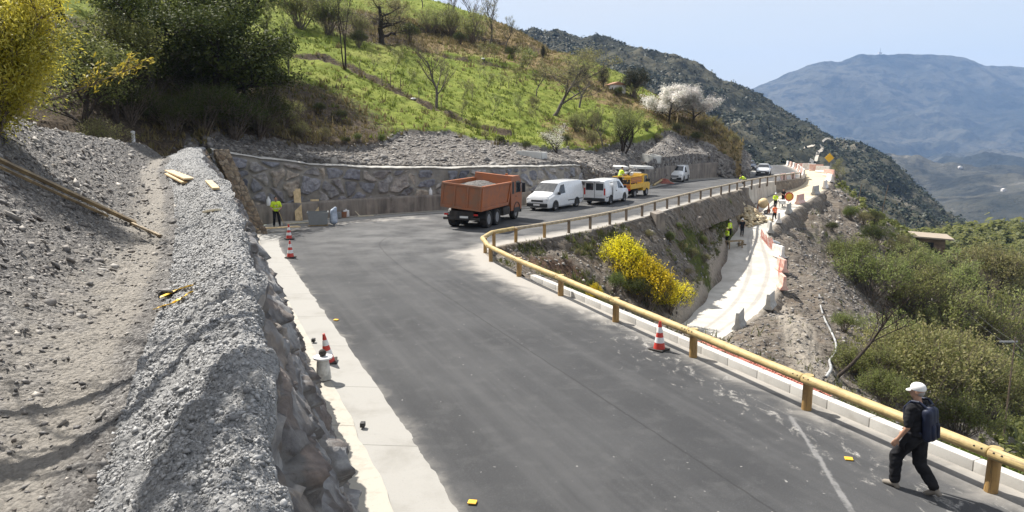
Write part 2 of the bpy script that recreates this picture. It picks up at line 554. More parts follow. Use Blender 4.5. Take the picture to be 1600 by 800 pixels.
def m_hill():
    m, nt, b = mk('hill_grass')
    v = ocoord(nt)
    n0 = noise(nt, v, 0.09, 5, 0.6)
    n1 = noise(nt, v, 0.55, 6, 0.65, 0.5)
    n2 = noise(nt, v, 3.2, 6, 0.7)
    g = mixc(nt, rampf(nt, n1, 0.34, 0.66), (0.125, 0.165, 0.026, 1), (0.215, 0.245, 0.05, 1))
    g = mixc(nt, mth(nt, 'MULTIPLY', rampf(nt, n0, 0.5, 0.7), 0.5), g, (0.26, 0.255, 0.075, 1))
    g = mixc(nt, mth(nt, 'MULTIPLY', rampf(nt, n2, 0.54, 0.72), 0.45), g, (0.06, 0.08, 0.017, 1))
    dry = mixc(nt, rampf(nt, n2, 0.35, 0.66), (0.24, 0.18, 0.09, 1), (0.13, 0.095, 0.05, 1))
    f = rampf(nt, mth(nt, 'ADD', attr(nt, 'dry'), mth(nt, 'MULTIPLY', mth(nt, 'SUBTRACT', n1, 0.5), 1.3)), 0.4, 0.75)
    col = mixc(nt, f, g, dry)
    br = mixc(nt, rampf(nt, noise(nt, v, 5, 6, 0.7), 0.35, 0.65), (0.12, 0.092, 0.066, 1), (0.05, 0.04, 0.03, 1))
    f2 = rampf(nt, mth(nt, 'ADD', attr(nt, 'brown'), mth(nt, 'MULTIPLY', mth(nt, 'SUBTRACT', n2, 0.5), 0.9)), 0.38, 0.68)
    col = mixc(nt, f2, col, br)
    vo = nd(nt, 'TexVoronoi', {'Vector': v, 'Scale': 3.6})
    sc = nd(nt, 'SeparateColor', {0: vo.outputs['Color']}).outputs[0]
    gr = ramp(nt, sc, [(0.0, (0.10, 0.092, 0.086, 1)), (0.5, (0.185, 0.172, 0.162, 1)), (1.0, (0.30, 0.285, 0.265, 1))])
    gr = mixc(nt, mth(nt, 'MULTIPLY', rampf(nt, n1, 0.4, 0.66), 0.5), gr, (0.15, 0.13, 0.11, 1))
    f3 = rampf(nt, mth(nt, 'ADD', attr(nt, 'gravel'), mth(nt, 'MULTIPLY', mth(nt, 'SUBTRACT', n2, 0.5), 0.7)), 0.4, 0.62)
    col = mixc(nt, f3, col, gr)
    nt.links.new(col, b.inputs['Base Color'])
    b.inputs['Roughness'].default_value = 0.95
    b.inputs['Specular IOR Level'].default_value = 0.1
    bump(nt, b, mth(nt, 'ADD', noise(nt, v, 7, 8, 0.75), mth(nt, 'MULTIPLY', n1, 1.2)), 0.9, 0.16)
    return m

def m_lower():
    m, nt, b = mk('earth_and_rock')
    v = ocoord(nt)
    n1 = noise(nt, v, 0.6, 6, 0.65, 0.5)
    n2 = noise(nt, v, 4.0, 7, 0.72)
    vs = nd(nt, 'Mapping', {'Vector': ocoord(nt), 'Rotation': (0.5, 0.3, 0.7), 'Scale': (0.5, 3.0, 1.6)}).outputs[0]
    lay = noise(nt, vs, 1.6, 7, 0.7, 0.7)
    rock = mixc(nt, rampf(nt, lay, 0.36, 0.64), (0.082, 0.069, 0.058, 1), (0.245, 0.215, 0.18, 1))
    rock = mixc(nt, mth(nt, 'MULTIPLY', rampf(nt, n2, 0.5, 0.7), 0.5), rock, (0.30, 0.27, 0.23, 1))
    rock = mixc(nt, mth(nt, 'MULTIPLY', rampf(nt, n1, 0.45, 0.7), 0.6), rock, (0.165, 0.125, 0.09, 1))
    br = mixc(nt, rampf(nt, n2, 0.35, 0.65), (0.06, 0.038, 0.026, 1), (0.14, 0.088, 0.058, 1))
    col = mixc(nt, rampf(nt, mth(nt, 'ADD', attr(nt, 'brown'), mth(nt, 'MULTIPLY', mth(nt, 'SUBTRACT', n1, 0.5), 0.8)), 0.4, 0.7), rock, br)
    pale = mixc(nt, rampf(nt, n2, 0.35, 0.65), (0.38, 0.34, 0.285, 1), (0.25, 0.22, 0.185, 1))
    col = mixc(nt, rampf(nt, mth(nt, 'ADD', attr(nt, 'pale'), mth(nt, 'MULTIPLY', mth(nt, 'SUBTRACT', n2, 0.5), 0.7)), 0.4, 0.75), col, pale)
    gcol = mixc(nt, rampf(nt, n2, 0.35, 0.65), (0.10, 0.12, 0.028, 1), (0.045, 0.058, 0.016, 1))
    gcol = mixc(nt, mth(nt, 'MULTIPLY', rampf(nt, n1, 0.5, 0.7), 0.6), gcol, (0.19, 0.16, 0.075, 1))
    col = mixc(nt, rampf(nt, mth(nt, 'ADD', attr(nt, 'green'), mth(nt, 'MULTIPLY', mth(nt, 'SUBTRACT', noise(nt, v, 0.9, 6, 0.7, 0.6), 0.5), 1.5)), 0.42, 0.68), col, gcol)
    nt.links.new(col, b.inputs['Base Color'])
    b.inputs['Roughness'].default_value = 0.94
    b.inputs['Specular IOR Level'].default_value = 0.15
    bump(nt, b, mth(nt, 'ADD', mth(nt, 'ADD', noise(nt, v, 9, 8, 0.75), lay), mth(nt, 'MULTIPLY', n2, 0.8)), 1.0, 0.12)
    return m

def m_far(name, dark, lightc, rockc, s1, s2):
    m, nt, b = mk(name)
    v = ocoord(nt)
    n1 = noise(nt, v, s1, 7, 0.66, 0.3)
    n2 = noise(nt, v, s2, 5, 0.7)
    col = mixc(nt, rampf(nt, n1, 0.38, 0.62), dark, lightc)
    col = mixc(nt, mth(nt, 'MULTIPLY', rampf(nt, n2, 0.46, 0.6), 0.8), col, tuple(x * 0.5 for x in dark[:3]) + (1,))
    col = mixc(nt, rampf(nt, mth(nt, 'ADD', attr(nt, 'rock'), mth(nt, 'MULTIPLY', mth(nt, 'SUBTRACT', noise(nt, v, s2 * 0.6, 6, 0.7), 0.5), 1.4)), 0.45, 0.75), col, rockc)
    nt.links.new(col, b.inputs['Base Color'])
    b.inputs['Roughness'].default_value = 0.95
    b.inputs['Specular IOR Level'].default_value = 0.1
    bump(nt, b, noise(nt, v, s2 * 0.7, 8, 0.72), 1.0, 1.2 / s2 * 0.35)
    return m

M = {}
M['asphalt'] = m_asphalt()
M['concrete'] = m_concrete('pale_concrete', (0.295, 0.286, 0.266, 1), (0.215, 0.205, 0.184, 1), 0.75, 0.8, 3.3)
M['footing'] = m_concrete('cream_concrete', (0.38, 0.355, 0.305, 1), (0.25, 0.225, 0.185, 1), 0.8, 2.5, 4.1)
M['kerb'] = m_concrete('kerb_concrete', (0.50, 0.485, 0.455, 1), (0.3, 0.28, 0.25, 1), 0.5, 2.0)
M['track'] = m_concrete('dusty_concrete', (0.56, 0.54, 0.50, 1), (0.40, 0.375, 0.33, 1), 0.8, 0.35)
M['cast'] = m_streaky('cast_concrete', (0.235, 0.205, 0.175, 1), (0.10, 0.088, 0.078, 1))
M['castlight'] = m_streaky('light_cast_concrete', (0.30, 0.28, 0.25, 1), (0.18, 0.165, 0.145, 1))
M['slope'] = m_gravel('slate_gravel', (0.115, 0.108, 0.103, 1), (0.043, 0.040, 0.039, 1), (0.29, 0.277, 0.26, 1), 22, (0.12, 0.11, 0.10, 1))
M['crown'] = m_gravel('grey_mortar_lumps', (0.31, 0.309, 0.306, 1), (0.18, 0.18, 0.18, 1), (0.43, 0.427, 0.42, 1), 30)
M['boulder'] = m_wallstone('boulders_in_mortar', (0.265, 0.245, 0.215, 1), [(0.16, 0.17, 0.205, 1), (0.31, 0.31, 0.32, 1), (0.12, 0.125, 0.15, 1), (0.44, 0.41, 0.37, 1), (0.22, 0.23, 0.27, 1), (0.48, 0.41, 0.32, 1), (0.15, 0.155, 0.185, 1), (0.36, 0.35, 0.35, 1)])
M['rockface'] = m_wallstone('rough_stone_face', (0.17, 0.16, 0.15, 1), [(0.24, 0.235, 0.235, 1), (0.14, 0.13, 0.125, 1), (0.33, 0.28, 0.23, 1), (0.36, 0.355, 0.345, 1), (0.17, 0.15, 0.135, 1), (0.28, 0.225, 0.19, 1)], 3.5, 0.03)
M['brownstone'] = m_wallstone('brown_stone_cladding', (0.16, 0.13, 0.10, 1), [(0.33, 0.26, 0.17, 1), (0.22, 0.15, 0.09, 1), (0.40, 0.32, 0.22, 1), (0.17, 0.12, 0.08, 1)], 5)
M['rubblestone'] = m_wallstone('rubble_stone_wall', (0.20, 0.17, 0.135, 1), [(0.24, 0.19, 0.14, 1), (0.16, 0.13, 0.10, 1), (0.30, 0.25, 0.19, 1)], 4)
M['hill'] = m_hill()
M['lower'] = m_lower()
M['ridge'] = m_far('scrub_ridge', (0.036, 0.039, 0.028, 1), (0.098, 0.092, 0.064, 1), (0.20, 0.18, 0.14, 1), 0.02, 0.10)
M['mountain'] = m_far('far_mountain_slope', (0.030, 0.033, 0.026, 1), (0.092, 0.086, 0.064, 1), (0.34, 0.31, 0.26, 1), 0.0016, 0.011)
M['valley'] = m_far('valley_fields', (0.07, 0.085, 0.035, 1), (0.17, 0.165, 0.085, 1), (0.36, 0.32, 0.25, 1), 0.006, 0.03)

# ------------------------------------------------------------------ plan of the road: wall foot, gutter joint, asphalt edge, kerb edge (paired rows)
ROWS = [  # wall foot        joint            asphalt edge      inner edge
    ((3.45, -6.0), (4.3, -6.0), (5.4, -6.0), (15.6, -6.0)),
    ((1.35, 0.0), (1.95, 0.0), (2.9, 0.0), (12.9, 0.0)),
    ((-0.4, 5.0), (0.1, 5.0), (1.05, 5.0), (10.6, 5.0)),
    ((-2.23, 10.2), (-1.72, 10.2), (-0.8, 10.2), (8.24, 10.2)),
    ((-4.02, 15.0), (-3.68, 15.0), (-2.7, 15.0), (6.06, 15.0)),
    ((-7.15, 22.8), (-6.95, 22.9), (-6.08, 23.0), (2.55, 23.2)),
    ((-10.0, 29.3), (-9.8, 29.4), (-8.78, 29.5), (-0.2, 29.4)),
    ((-12.15, 35.2), (-12.0, 35.3), (-11.15, 35.3), (-1.02, 32.4)),
    ((-13.5, 38.5), (-13.2, 38.8), (-12.2, 39.2), (-1.2, 33.6)),
    ((-13.5, 43.9), (-13.2, 43.4), (-12.1, 42.6), (-0.95, 34.9)),
    ((-11.2, 46.4), (-11.0, 46.0), (-10.5, 45.1), (-0.5, 35.7)),
    ((-8.7, 48.3), (-8.6, 48.0), (-8.3, 47.2), (0.1, 36.5)),
    ((-4.8, 50.7), (-4.7, 50.4), (-4.5, 49.7), (1.2, 37.6)),
    ((0.4, 53.3), (0.6, 53.0), (0.9, 52.3), (2.6, 38.9)),
    ((5.7, 59.5), (5.9, 59.3), (6.4, 58.8), (5.5, 43.0)),
    ((9.2, 66.0), (9.4, 65.9), (9.9, 65.6), (8.7, 47.8)),
    ((12.4, 72.6), (12.6, 72.5), (13.1, 72.2), (13.0, 55.5)),
    ((15.9, 80.0), (16.1, 79.9), (16.6, 79.6), (18.4, 65.2)),
    ((20.6, 87.2), (20.8, 87.0), (21.2, 86.6), (27.2, 80.4)),
    ((26.0, 93.2), (26.2, 93.0), (26.7, 92.5), (35.6, 91.5)),
    ((31.0, 98.6), (31.3, 98.5), (31.8, 98.3), (40.2, 104.0)),
    ((38.6, 122.0), (38.8, 122.0), (39.4, 121.9), (46.4, 122.5)),
    ((43.6, 138.0), (43.8, 138.0), (44.4, 138.0), (51.0, 140.0)),
]
def cat_idx(col, n):
    P = np.array([r[col] for r in ROWS], float)
    Q = np.vstack([2 * P[0] - P[1], P, 2 * P[-1] - P[-2]])
    t = np.linspace(0, len(P) - 1 - 1e-6, n)
    i = t.astype(int); f = (t - i)[:, None]
    p0, p1, p2, p3 = Q[i], Q[i + 1], Q[i + 2], Q[i + 3]
    return 0.5 * (2 * p1 + (p2 - p0) * f + (2 * p0 - 5 * p1 + 4 * p2 - p3) * f ** 2 + (3 * p1 - p0 - 3 * p2 + p3) * f ** 3)
NR = 800
FOOT, JOINT, EDGE, INNER = [cat_idx(k, NR) for k in range(4)]
def rz(Y):
    Y = np.asarray(Y, float)
    return np.where(Y < 60, 0.0, -0.015 * (Y - 60))

def add_z(P, z):
    return np.dstack([P[..., 0], P[..., 1], rz(P[..., 1]) + z])

# asphalt
wv = np.linspace(0, 1, 120)
jag = fbm(np.arange(NR) * 0.9, np.zeros(NR), 5, 5, 0.7)[:, None] * 0.05
dirv = (INNER - EDGE); dl = np.linalg.norm(dirv, axis=1, keepdims=True)
E0 = EDGE + dirv / dl * jag
P2 = E0[:, None, :] * (1 - wv[None, :, None]) + INNER[:, None, :] * wv[None, :, None]
din = (1 - wv)[None, :] * dl; dout = wv[None, :] * dl
X, Y = P2[..., 0], P2[..., 1]
dust = np.exp(-din / 1.15) * (0.98 + 0.3 * sstep(20, 27, Y)) + 0.55 * np.exp(-dout / 0.6)
dust += 0.5 * np.exp(-seg_dist(X, Y, [(-1.2, 33.5), (0.2, 28.5), (2.0, 24.5)]) / 1.6)
dust += 0.75 * np.exp(-seg_dist(X, Y, [(-11.8, 41.5), (-9.5, 45), (-6, 46.5)]) / 1.5)
dust += 0.35 * np.exp(-seg_dist(X, Y, [(1.5, 38.5), (6.5, 45.5), (11.5, 54)]) / 0.8)
spill = np.exp(-seg_dist(X, Y, [(2.5, 22.5), (4.2, 16.5), (6.2, 11.5), (8.2, 7)]) / 1.5)
hp = np.exp(-((X + 4.5) ** 2 / 90 + (Y - 40) ** 2 / 90)) + 0.7 * sstep(40, 60, Y)
ln = seg_dist(X, Y, [tuple(G(1236, 655)[:2]), tuple(G(1262, 690)[:2]), tuple(G(1290, 735)[:2]), tuple(G(1330, 800)[:2])])
ln2 = seg_dist(X, Y, [tuple(G(1170, 620)[:2]), tuple(G(1245, 655)[:2]), tuple(G(1330, 690)[:2])])
streakline = np.exp(-(ln / 0.07) ** 2) + 0.6 * np.exp(-(ln2 / 0.08) ** 2)
al = np.repeat(np.concatenate([[0], np.cumsum(np.linalg.norm(np.diff((EDGE + INNER) / 2, axis=0), axis=1))])[:, None], len(wv), 1)
tyre = 0 * X
for c0_, rad, a0_, a1_ in [((-2.2, 31.0), 6.0, 60, 170), ((-2.2, 31.0), 8.1, 60, 180), ((-1.0, 33.0), 4.4, 80, 200), ((-3.0, 29.0), 9.5, 70, 140), ((1.0, 30.0), 9.0, 95, 185)]:
    rr_ = np.hypot(X - c0_[0], Y - c0_[1]); an_ = np.degrees(np.arctan2(Y - c0_[1], X - c0_[0])) % 360
    tyre = np.maximum(tyre, 0.75 * np.exp(-((rr_ - rad) / 0.13) ** 2) * sstep(a0_ - 12, a0_ + 12, an_) * sstep(a1_ + 12, a1_ - 12, an_))
crown_z = 0.02 * (1 - (2 * wv - 1) ** 2)[None, :] + 0 * X
road = grid('road', add_z(P2, 0)[..., :] + np.dstack([0 * X, 0 * X, crown_z]), M['asphalt'],
            dict(tyre=tyre, dust=dust, spill=spill, hairpin=hp, streakline=streakline, along=al, across=np.repeat(wv[None], NR, 0)), flip=False)
tag(road, kind='structure')

# concrete gutter and the cream strip at the foot of the walls
def strip(name, A, B, z0, z1, mat, n=6):
    t = np.linspace(0, 1, n)[None, :, None]
    P = A[:, None, :] * (1 - t) + B[:, None, :] * t
    Z = rz(P[..., 1]) + z0 + (z1 - z0) * t[..., 0] + 0.006 * fbm(P[..., 0] * 2, P[..., 1] * 2, 3)
    al_ = np.concatenate([[0], np.cumsum(np.linalg.norm(np.diff(A, axis=0), axis=1))])[:, None] + 0 * t[..., 0]
    return tag(grid(name, np.dstack([P[..., 0], P[..., 1], Z]), mat, dict(joint=al_)), kind='structure')
outd = (FOOT - JOINT); outd /= np.linalg.norm(outd, axis=1, keepdims=True)
wob = fbm(np.arange(NR) * 0.13, np.ones(NR), 4, 8)[:, None] * 0.07
strip('gutter', JOINT + outd * (0.1), EDGE - outd * 0.5, 0.03, -0.016, M['concrete'])
strip('footing', FOOT + outd * 0.6, JOINT + outd * wob, 0.09, 0.055, M['footing'])

# kerb stones along the near outer edge (until the hairpin), and thin concrete edge beyond
ik = int(np.argmin(np.hypot(INNER[:, 0] + 0.0, INNER[:, 1] - 29.0)))
kp = INNER[:ik]
kerb_pts = poly_sample([(p[0], p[1]) for p in kp[::12]], 1.0)
mb = MB()
for a, b_ in zip(kerb_pts[:-1], kerb_pts[1:]):
    d = Vector((b_[0] - a[0], b_[1] - a[1], 0)); L = d.length
    n = Vector((d.y, -d.x, 0)).normalized()
    c = Vector((a[0] + b_[0], a[1] + b_[1], 0)) / 2 + n * 0.11
    Mx = Matrix.Translation((c.x, c.y, 0.02)) @ Matrix.Rotation(math.atan2(d.y, d.x), 4, 'Z')
    mb.box((0, 0, 0), (L - 0.012, 0.21, 0.34), 0.02, Mx)
tag(mb.build('kerb', M['kerb'], smooth=40), kind='structure')

# thin broken edge of the road slab beyond the kerb
ie = INNER[ik - 2:int(NR * 17.5 / 22)]
tn = np.gradient(ie, axis=0); tn /= np.linalg.norm(tn, axis=1, keepdims=True)
on = np.stack([tn[:, 1], -tn[:, 0]], -1)
q = np.array([[-0.02, 0.0], [0.10, 0.012], [0.22, -0.04], [0.36, -0.16], [0.55, -0.4], [0.9, -1.0], [1.3, -1.9]])
o5 = 0.34 * fbm(np.arange(len(ie))[:, None] * 0.35 + 0 * q[None, :, 0], q[None, :, 1] * 3 + 0 * np.arange(len(ie))[:, None], 4, 91) * np.array([0, .3, .7, 1, 1, 1, 1])
PE = np.dstack([ie[:, None, 0] + on[:, None, 0] * (q[None, :, 0] + o5), ie[:, None, 1] + on[:, None, 1] * (q[None, :, 0] + o5), rz(ie[:, 1])[:, None] + q[None, :, 1] + o5 * 0.2])
zz = np.zeros(PE.shape[:2])
tag(grid('road_edge', PE, M['lower'], dict(green=zz, brown=zz, pale=zz + np.array([1, .8, .4, .1, 0, 0, 0])), flip=True), kind='structure')

# ------------------------------------------------------------------ left: stone wall with lumpy crown, gravel slope above it
yy = [-3.0]
while yy[-1] < 39.6: yy.append(yy[-1] + max(0.028, 0.0055 * abs(yy[-1])))
yy = np.array(yy)
fx = np.interp(yy, FOOT[:380, 1], FOOT[:380, 0])
B = np.stack([fx, yy], -1)
tang = np.gradient(B, axis=0)
tang = np.stack([np.convolve(np.pad(tang[:, k], 20, 'edge'), np.ones(41) / 41, 'valid') for k in (0, 1)], -1)
tang /= np.linalg.norm(tang, axis=1, keepdims=True)
nl = np.stack([-tang[:, 1], tang[:, 0]], -1)            # to the left (into the bank)
s_len = np.concatenate([[0], np.cumsum(np.linalg.norm(np.diff(B, axis=0), axis=1))])
zt = 4.02 + 0.55 * sstep(12, 40, yy) + 0.10 * fbm(yy * 0.25, yy * 0, 3, 3)
bt = 1.12 + 0.35 * sstep(4, 25, yy) + 0.75 * sstep(19, 40, yy)                       # batter
cw = 1.0 + 0.35 * sstep(5, 25, yy)                        # crown width
dc = np.interp(yy, [-3, 5, 12, 20, 35, 42], [14, 12, 8.2, 6.6, 5.4, 5.0])   # crest of the gravel

def left_point(par, col):
    """profile parameter -> (d, z); par 0..1 face, 1..2 crown, 2..3 path, 3..4 slope, 4..5 behind the crest"""
    d = np.zeros((len(yy), len(par))); z = d.copy()
    for k, p in enumerate(par):
        if p <= 1:
            q = p
            d[:, k] = bt * q ** 1.15; z[:, k] = zt * (q ** 0.93) * 0.97
        elif p <= 2:
            q = p - 1
            d[:, k] = bt + cw * q; z[:, k] = zt * 0.97 + (0.20 * math.sin(math.pi * min(1, q * 1.25) ** 0.8 * 0.98) + 0.0) - 0.20 * q ** 3
        elif p <= 3:
            q = p - 2
            d[:, k] = bt + cw + 0.75 * q; z[:, k] = zt * 0.97 - 0.20 - 0.13 * math.sin(math.pi * 0.5 * q)
        elif p <= 4:
            q = p - 3
            d0 = bt + cw + 0.75; d[:, k] = d0 + (dc - d0) * q
            z[:, k] = zt * 0.97 - 0.33 + 0.80 * (dc - d0) * (q - 0.10 * (1 - np.exp(-q * 10))) 
        else:
            q = p - 4
            d0 = bt + cw + 0.75
            top = zt * 0.97 - 0.33 + 0.80 * (dc - d0) * 0.9
            d[:, k] = dc + 4 * q; z[:, k] = top + 0.35 * math.sin(min(1, q * 3) * math.pi / 2) - 2.6 * q ** 1.5
    return d, z

par_w = np.concatenate([np.linspace(0, 1, 80, endpoint=False), np.linspace(1, 2.12, 66)])
d, z = left_point(par_w, 0)
sx = np.repeat(s_len[:, None], len(par_w), 1); pw = np.repeat(par_w[None], len(yy), 0)
face = 1 - sstep(0.93, 1.06, pw)
hgt = np.minimum(pw, 1) * 4.2
q1 = sx + 0.45 * fbm(sx * 0.9, hgt * 0.9, 3, 21); q2 = hgt + 0.45 * fbm(sx * 0.9 + 9, hgt * 0.9, 3, 22)
h1, e1, cid = facets(q1 / 0.95, q2 / 0.62, 31)
st = sstep(0.03, 0.14, e1)
blk = st * (0.10 + 0.17 * h1) * sstep(0, 0.1, pw)
h2, e2, gid = facets(sx / 0.36 + 3 + 0.2 * fbm(sx * 3, hgt * 3, 2, 26), hgt / 0.24 + sx * 0.5, 33)
h3, e3, _g = facets(sx / 0.12 + 3, hgt / 0.085 + sx * 2, 34)
rough = 0.05 * fbm(sx * 1.6, hgt * 1.6, 4, 23, 0.6) + 0.055 * h2 * sstep(0.0, 0.08, e2) + 0.02 * h3
off_face = face * (blk + rough - 0.24 * sstep(0, .05, pw))
DD = bt[:, None] + (pw - 1) * cw[:, None]
lump = 0.06 * fbm(sx * 1.3, DD * 1.3, 3, 41) + 0.075 * fbm(sx * 4.5, DD * 4.5, 5, 42, 0.7)
w1, w2, wid = worley(sx / 0.105, DD / 0.105, 43)
lump += 0.048 * (0.55 - w1) * (0.3 + wid)
w1, w2, wid = worley(sx / 0.045, DD / 0.045, 44)
lump += 0.014 * (0.55 - w1) * (0.3 + wid)
crn = sstep(0.90, 1.06, pw)
shoulder = np.exp(-((pw - 1.0) / 0.10) ** 2) * (0.14 * fbm(sx * 1.1, sx * 0, 4, 51) - 0.02)
Zw = z + crn * lump * 1.25 + shoulder
dd = d - off_face - shoulder * 1.4
base_rough = (1 - sstep(0.0, 0.06, pw)) * 0.0
Pw = np.dstack([B[:, None, 0] + nl[:, None, 0] * dd, B[:, None, 1] + nl[:, None, 1] * dd, Zw])
sw = thing('retaining_wall', 'long battered grey stone wall with a lumpy mortar top beside the gravel slope', 'wall', (0, 0, 0))
kf = int(np.searchsorted(par_w, 1.0)) + 2
stone_attr = st * 0.9
grid('stone_face', Pw[:, :kf + 1], M['rockface'], dict(stone=stone_attr[:, :kf + 1], sid=(cid * 0.6 + gid * 0.4)[:, :kf + 1]), sw, flip=True, smooth=False)
grid('mortar_crown', Pw[:, kf:], M['crown'], None, sw, flip=True)

par_g = np.concatenate([np.linspace(1.97, 3, 46, endpoint=False), np.linspace(3, 4, 150, endpoint=False), np.linspace(4, 5, 26)])
d, z = left_point(par_g, 0)
sx = np.repeat(s_len[:, None], len(par_g), 1); pg = np.repeat(par_g[None], len(yy), 0)
far_ = 1 + 0.5 * sstep(8, 30, yy)[:, None]
rel = 0.10 * fbm(sx * 0.8, d * 0.8, 4, 61) * far_ + 0.05 * fbm(sx * 3, d * 3, 4, 62, 0.6) * far_
a1, a2, aid = worley(sx / 0.16, d / 0.12, 63)
rel += 0.05 * (aid ** 2) * sstep(0.0, 0.3, a2 - a1) * (0.3 + sstep(2.6, 3.3, pg))
a1, a2, aid = worley(sx / 0.06, d / 0.05, 64)
rel += 0.018 * aid * sstep(0.0, 0.3, a2 - a1)
rel -= (1 - sstep(1.97, 2.15, pg)) * 0.08
Pg = np.dstack([B[:, None, 0] + nl[:, None, 0] * d, B[:, None, 1] + nl[:, None, 1] * d, z + rel])
pathm = np.exp(-((pg - 2.75) / 0.42) ** 2)
gslope = tag(grid('gravel_slope', Pg, M['slope'], dict(path=pathm), flip=True), kind='structure')
BV_left = bvh_of(gslope)
BV_crown = bvh_of([o for o in sw.children if o.name.startswith('mortar_crown')][0])

# loose angular stones on the slope
def chips(name, pts, nrm, sizes, mat, flatness=0.45):
    n = len(pts)
    base = np.array([(1, 0, 0), (-0.3, 0.95, 0), (-0.9, -0.5, 0), (0.4, -0.8, 0), (0.1, 0.1, 0.75), (0, 0, -0.6)])
    F = np.array([(0, 1, 4), (1, 2, 4), (2, 3, 4), (3, 0, 4), (1, 0, 5), (2, 1, 5), (3, 2, 5), (0, 3, 5)])
    V = base[None] * rng.uniform(0.6, 1.25, (n, 6, 3))
    V[..., 2] *= flatness * rng.uniform(0.6, 1.5, (n, 1))
    V *= sizes[:, None, None]
    a = rng.uniform(0, 2 * np.pi, n); ca, sa = np.cos(a), np.sin(a)
    x = V[..., 0] * ca[:, None] - V[..., 1] * sa[:, None]; y = V[..., 0] * sa[:, None] + V[..., 1] * ca[:, None]
    nz = nrm + rng.normal(0, 0.22, (n, 3)); nz /= np.linalg.norm(nz, axis=1, keepdims=True)
    tx = np.cross(np.tile([0.3, 1, 0.1], (n, 1)), nz); tx /= np.linalg.norm(tx, axis=1, keepdims=True)
    ty = np.cross(nz, tx)
    Q = pts[:, None] + tx[:, None] * x[..., None] + ty[:, None] * y[..., None] + nz[:, None] * (V[..., 2] + sizes[:, None] * 0.12)[..., None]
    FF = (F[None] + (np.arange(n) * 6)[:, None, None]).reshape(-1, 3)
    return link(bpy.data.objects.new(name, mesh_np(name, Q.reshape(-1, 3), FF, mat)))
def m_chip(name, cols):
    m, nt, b = mk(name)
    g = nd(nt, 'NewGeometry')
    col = ramp(nt, g.outputs['Random Per Island'], [(i / (len(cols) - 1), c) for i, c in enumerate(cols)])
    col = mixc(nt, rampf(nt, noise(nt, ocoord(nt), 25, 4), 0.4, 0.65), col, mixc(nt, 1.0, col, (0.7, 0.7, 0.7, 1), 'MULTIPLY'))
    nt.links.new(col, b.inputs['Base Color']); b.inputs['Roughness'].default_value = 0.75
    return m
M['chip'] = m_chip('slate_chips', [(0.07, 0.065, 0.063, 1), (0.15, 0.138, 0.13, 1), (0.21, 0.195, 0.182, 1), (0.125, 0.104, 0.088, 1), (0.33, 0.31, 0.285, 1), (0.10, 0.096, 0.097, 1), (0.42, 0.385, 0.34, 1)])
def scatter_grid(P, n, wfun):
    Nn = np.cross(P[1:, :-1] - P[:-1, :-1], P[:-1, 1:] - P[:-1, :-1])
    ar = np.linalg.norm(Nn, axis=2)
    cc = (P[1:, 1:] + P[:-1, :-1]) / 2
    wt = (ar * wfun(cc)).ravel(); wt /= wt.sum()
    k = rng.choice(len(wt), n, p=wt)
    i, j = np.unravel_index(k, ar.shape)
    a, b = rng.random((n, 1)), rng.random((n, 1))
    p = P[i, j] * (1 - a) * (1 - b) + P[i + 1, j] * a * (1 - b) + P[i, j + 1] * (1 - a) * b + P[i + 1, j + 1] * a * b
    nn = Nn[i, j] / np.maximum(ar[i, j][:, None], 1e-9)
    nn *= np.sign(nn[:, 2:3])
    return p, nn
n = 42000
jm = np.searchsorted(par_g, 4.25)
p, nn = scatter_grid(Pg[:, :jm], n, lambda c: np.exp(-np.abs(c[..., 1]) / 9) * (c[..., 1] > 1.0) * (0.35 + sstep(2.9, 3.3, par_g[:jm - 1])[None, :]))
dist = np.linalg.norm(p - np.array([0, 0, CAMZ]), axis=1)
sz = (0.007 + 0.00125 * dist) * rng.lognormal(0, 0.55, n)
sz = np.where(rng.random(n) < 0.010, sz * 3.0, sz)
tag(chips('loose_gravel', p, nn, np.minimum(sz, 0.16), M['chip'], 0.5), 'angular slate chips strewn over the gravel slope left of the stone wall', 'gravel', kind='stuff')

# clods of mortar on the wall crown
p, nn = scatter_grid(Pw[:, kf + 2:], 62000, lambda c: np.exp(-np.abs(c[..., 1]) / 7) * (c[..., 1] > 1.2) * (0.15 + sstep(-.35, .35, fbm(c[..., 0] * 3, c[..., 1] * 3, 4, 45))))
M['clod'] = m_chip('mortar_clods', [(0.17, 0.17, 0.172, 1), (0.29, 0.289, 0.288, 1), (0.37, 0.369, 0.366, 1), (0.23, 0.23, 0.23, 1), (0.43, 0.428, 0.424, 1)])
dist = np.linalg.norm(p - np.array([0, 0, CAMZ]), axis=1)
tag(chips('mortar_clods', p, nn, np.minimum((0.003 + 0.00072 * dist) * rng.lognormal(0, 0.6, len(p)), 0.035), M['clod'], 0.8), 'grey mortar crumbs covering the crown of the left stone wall', 'rubble', kind='stuff')

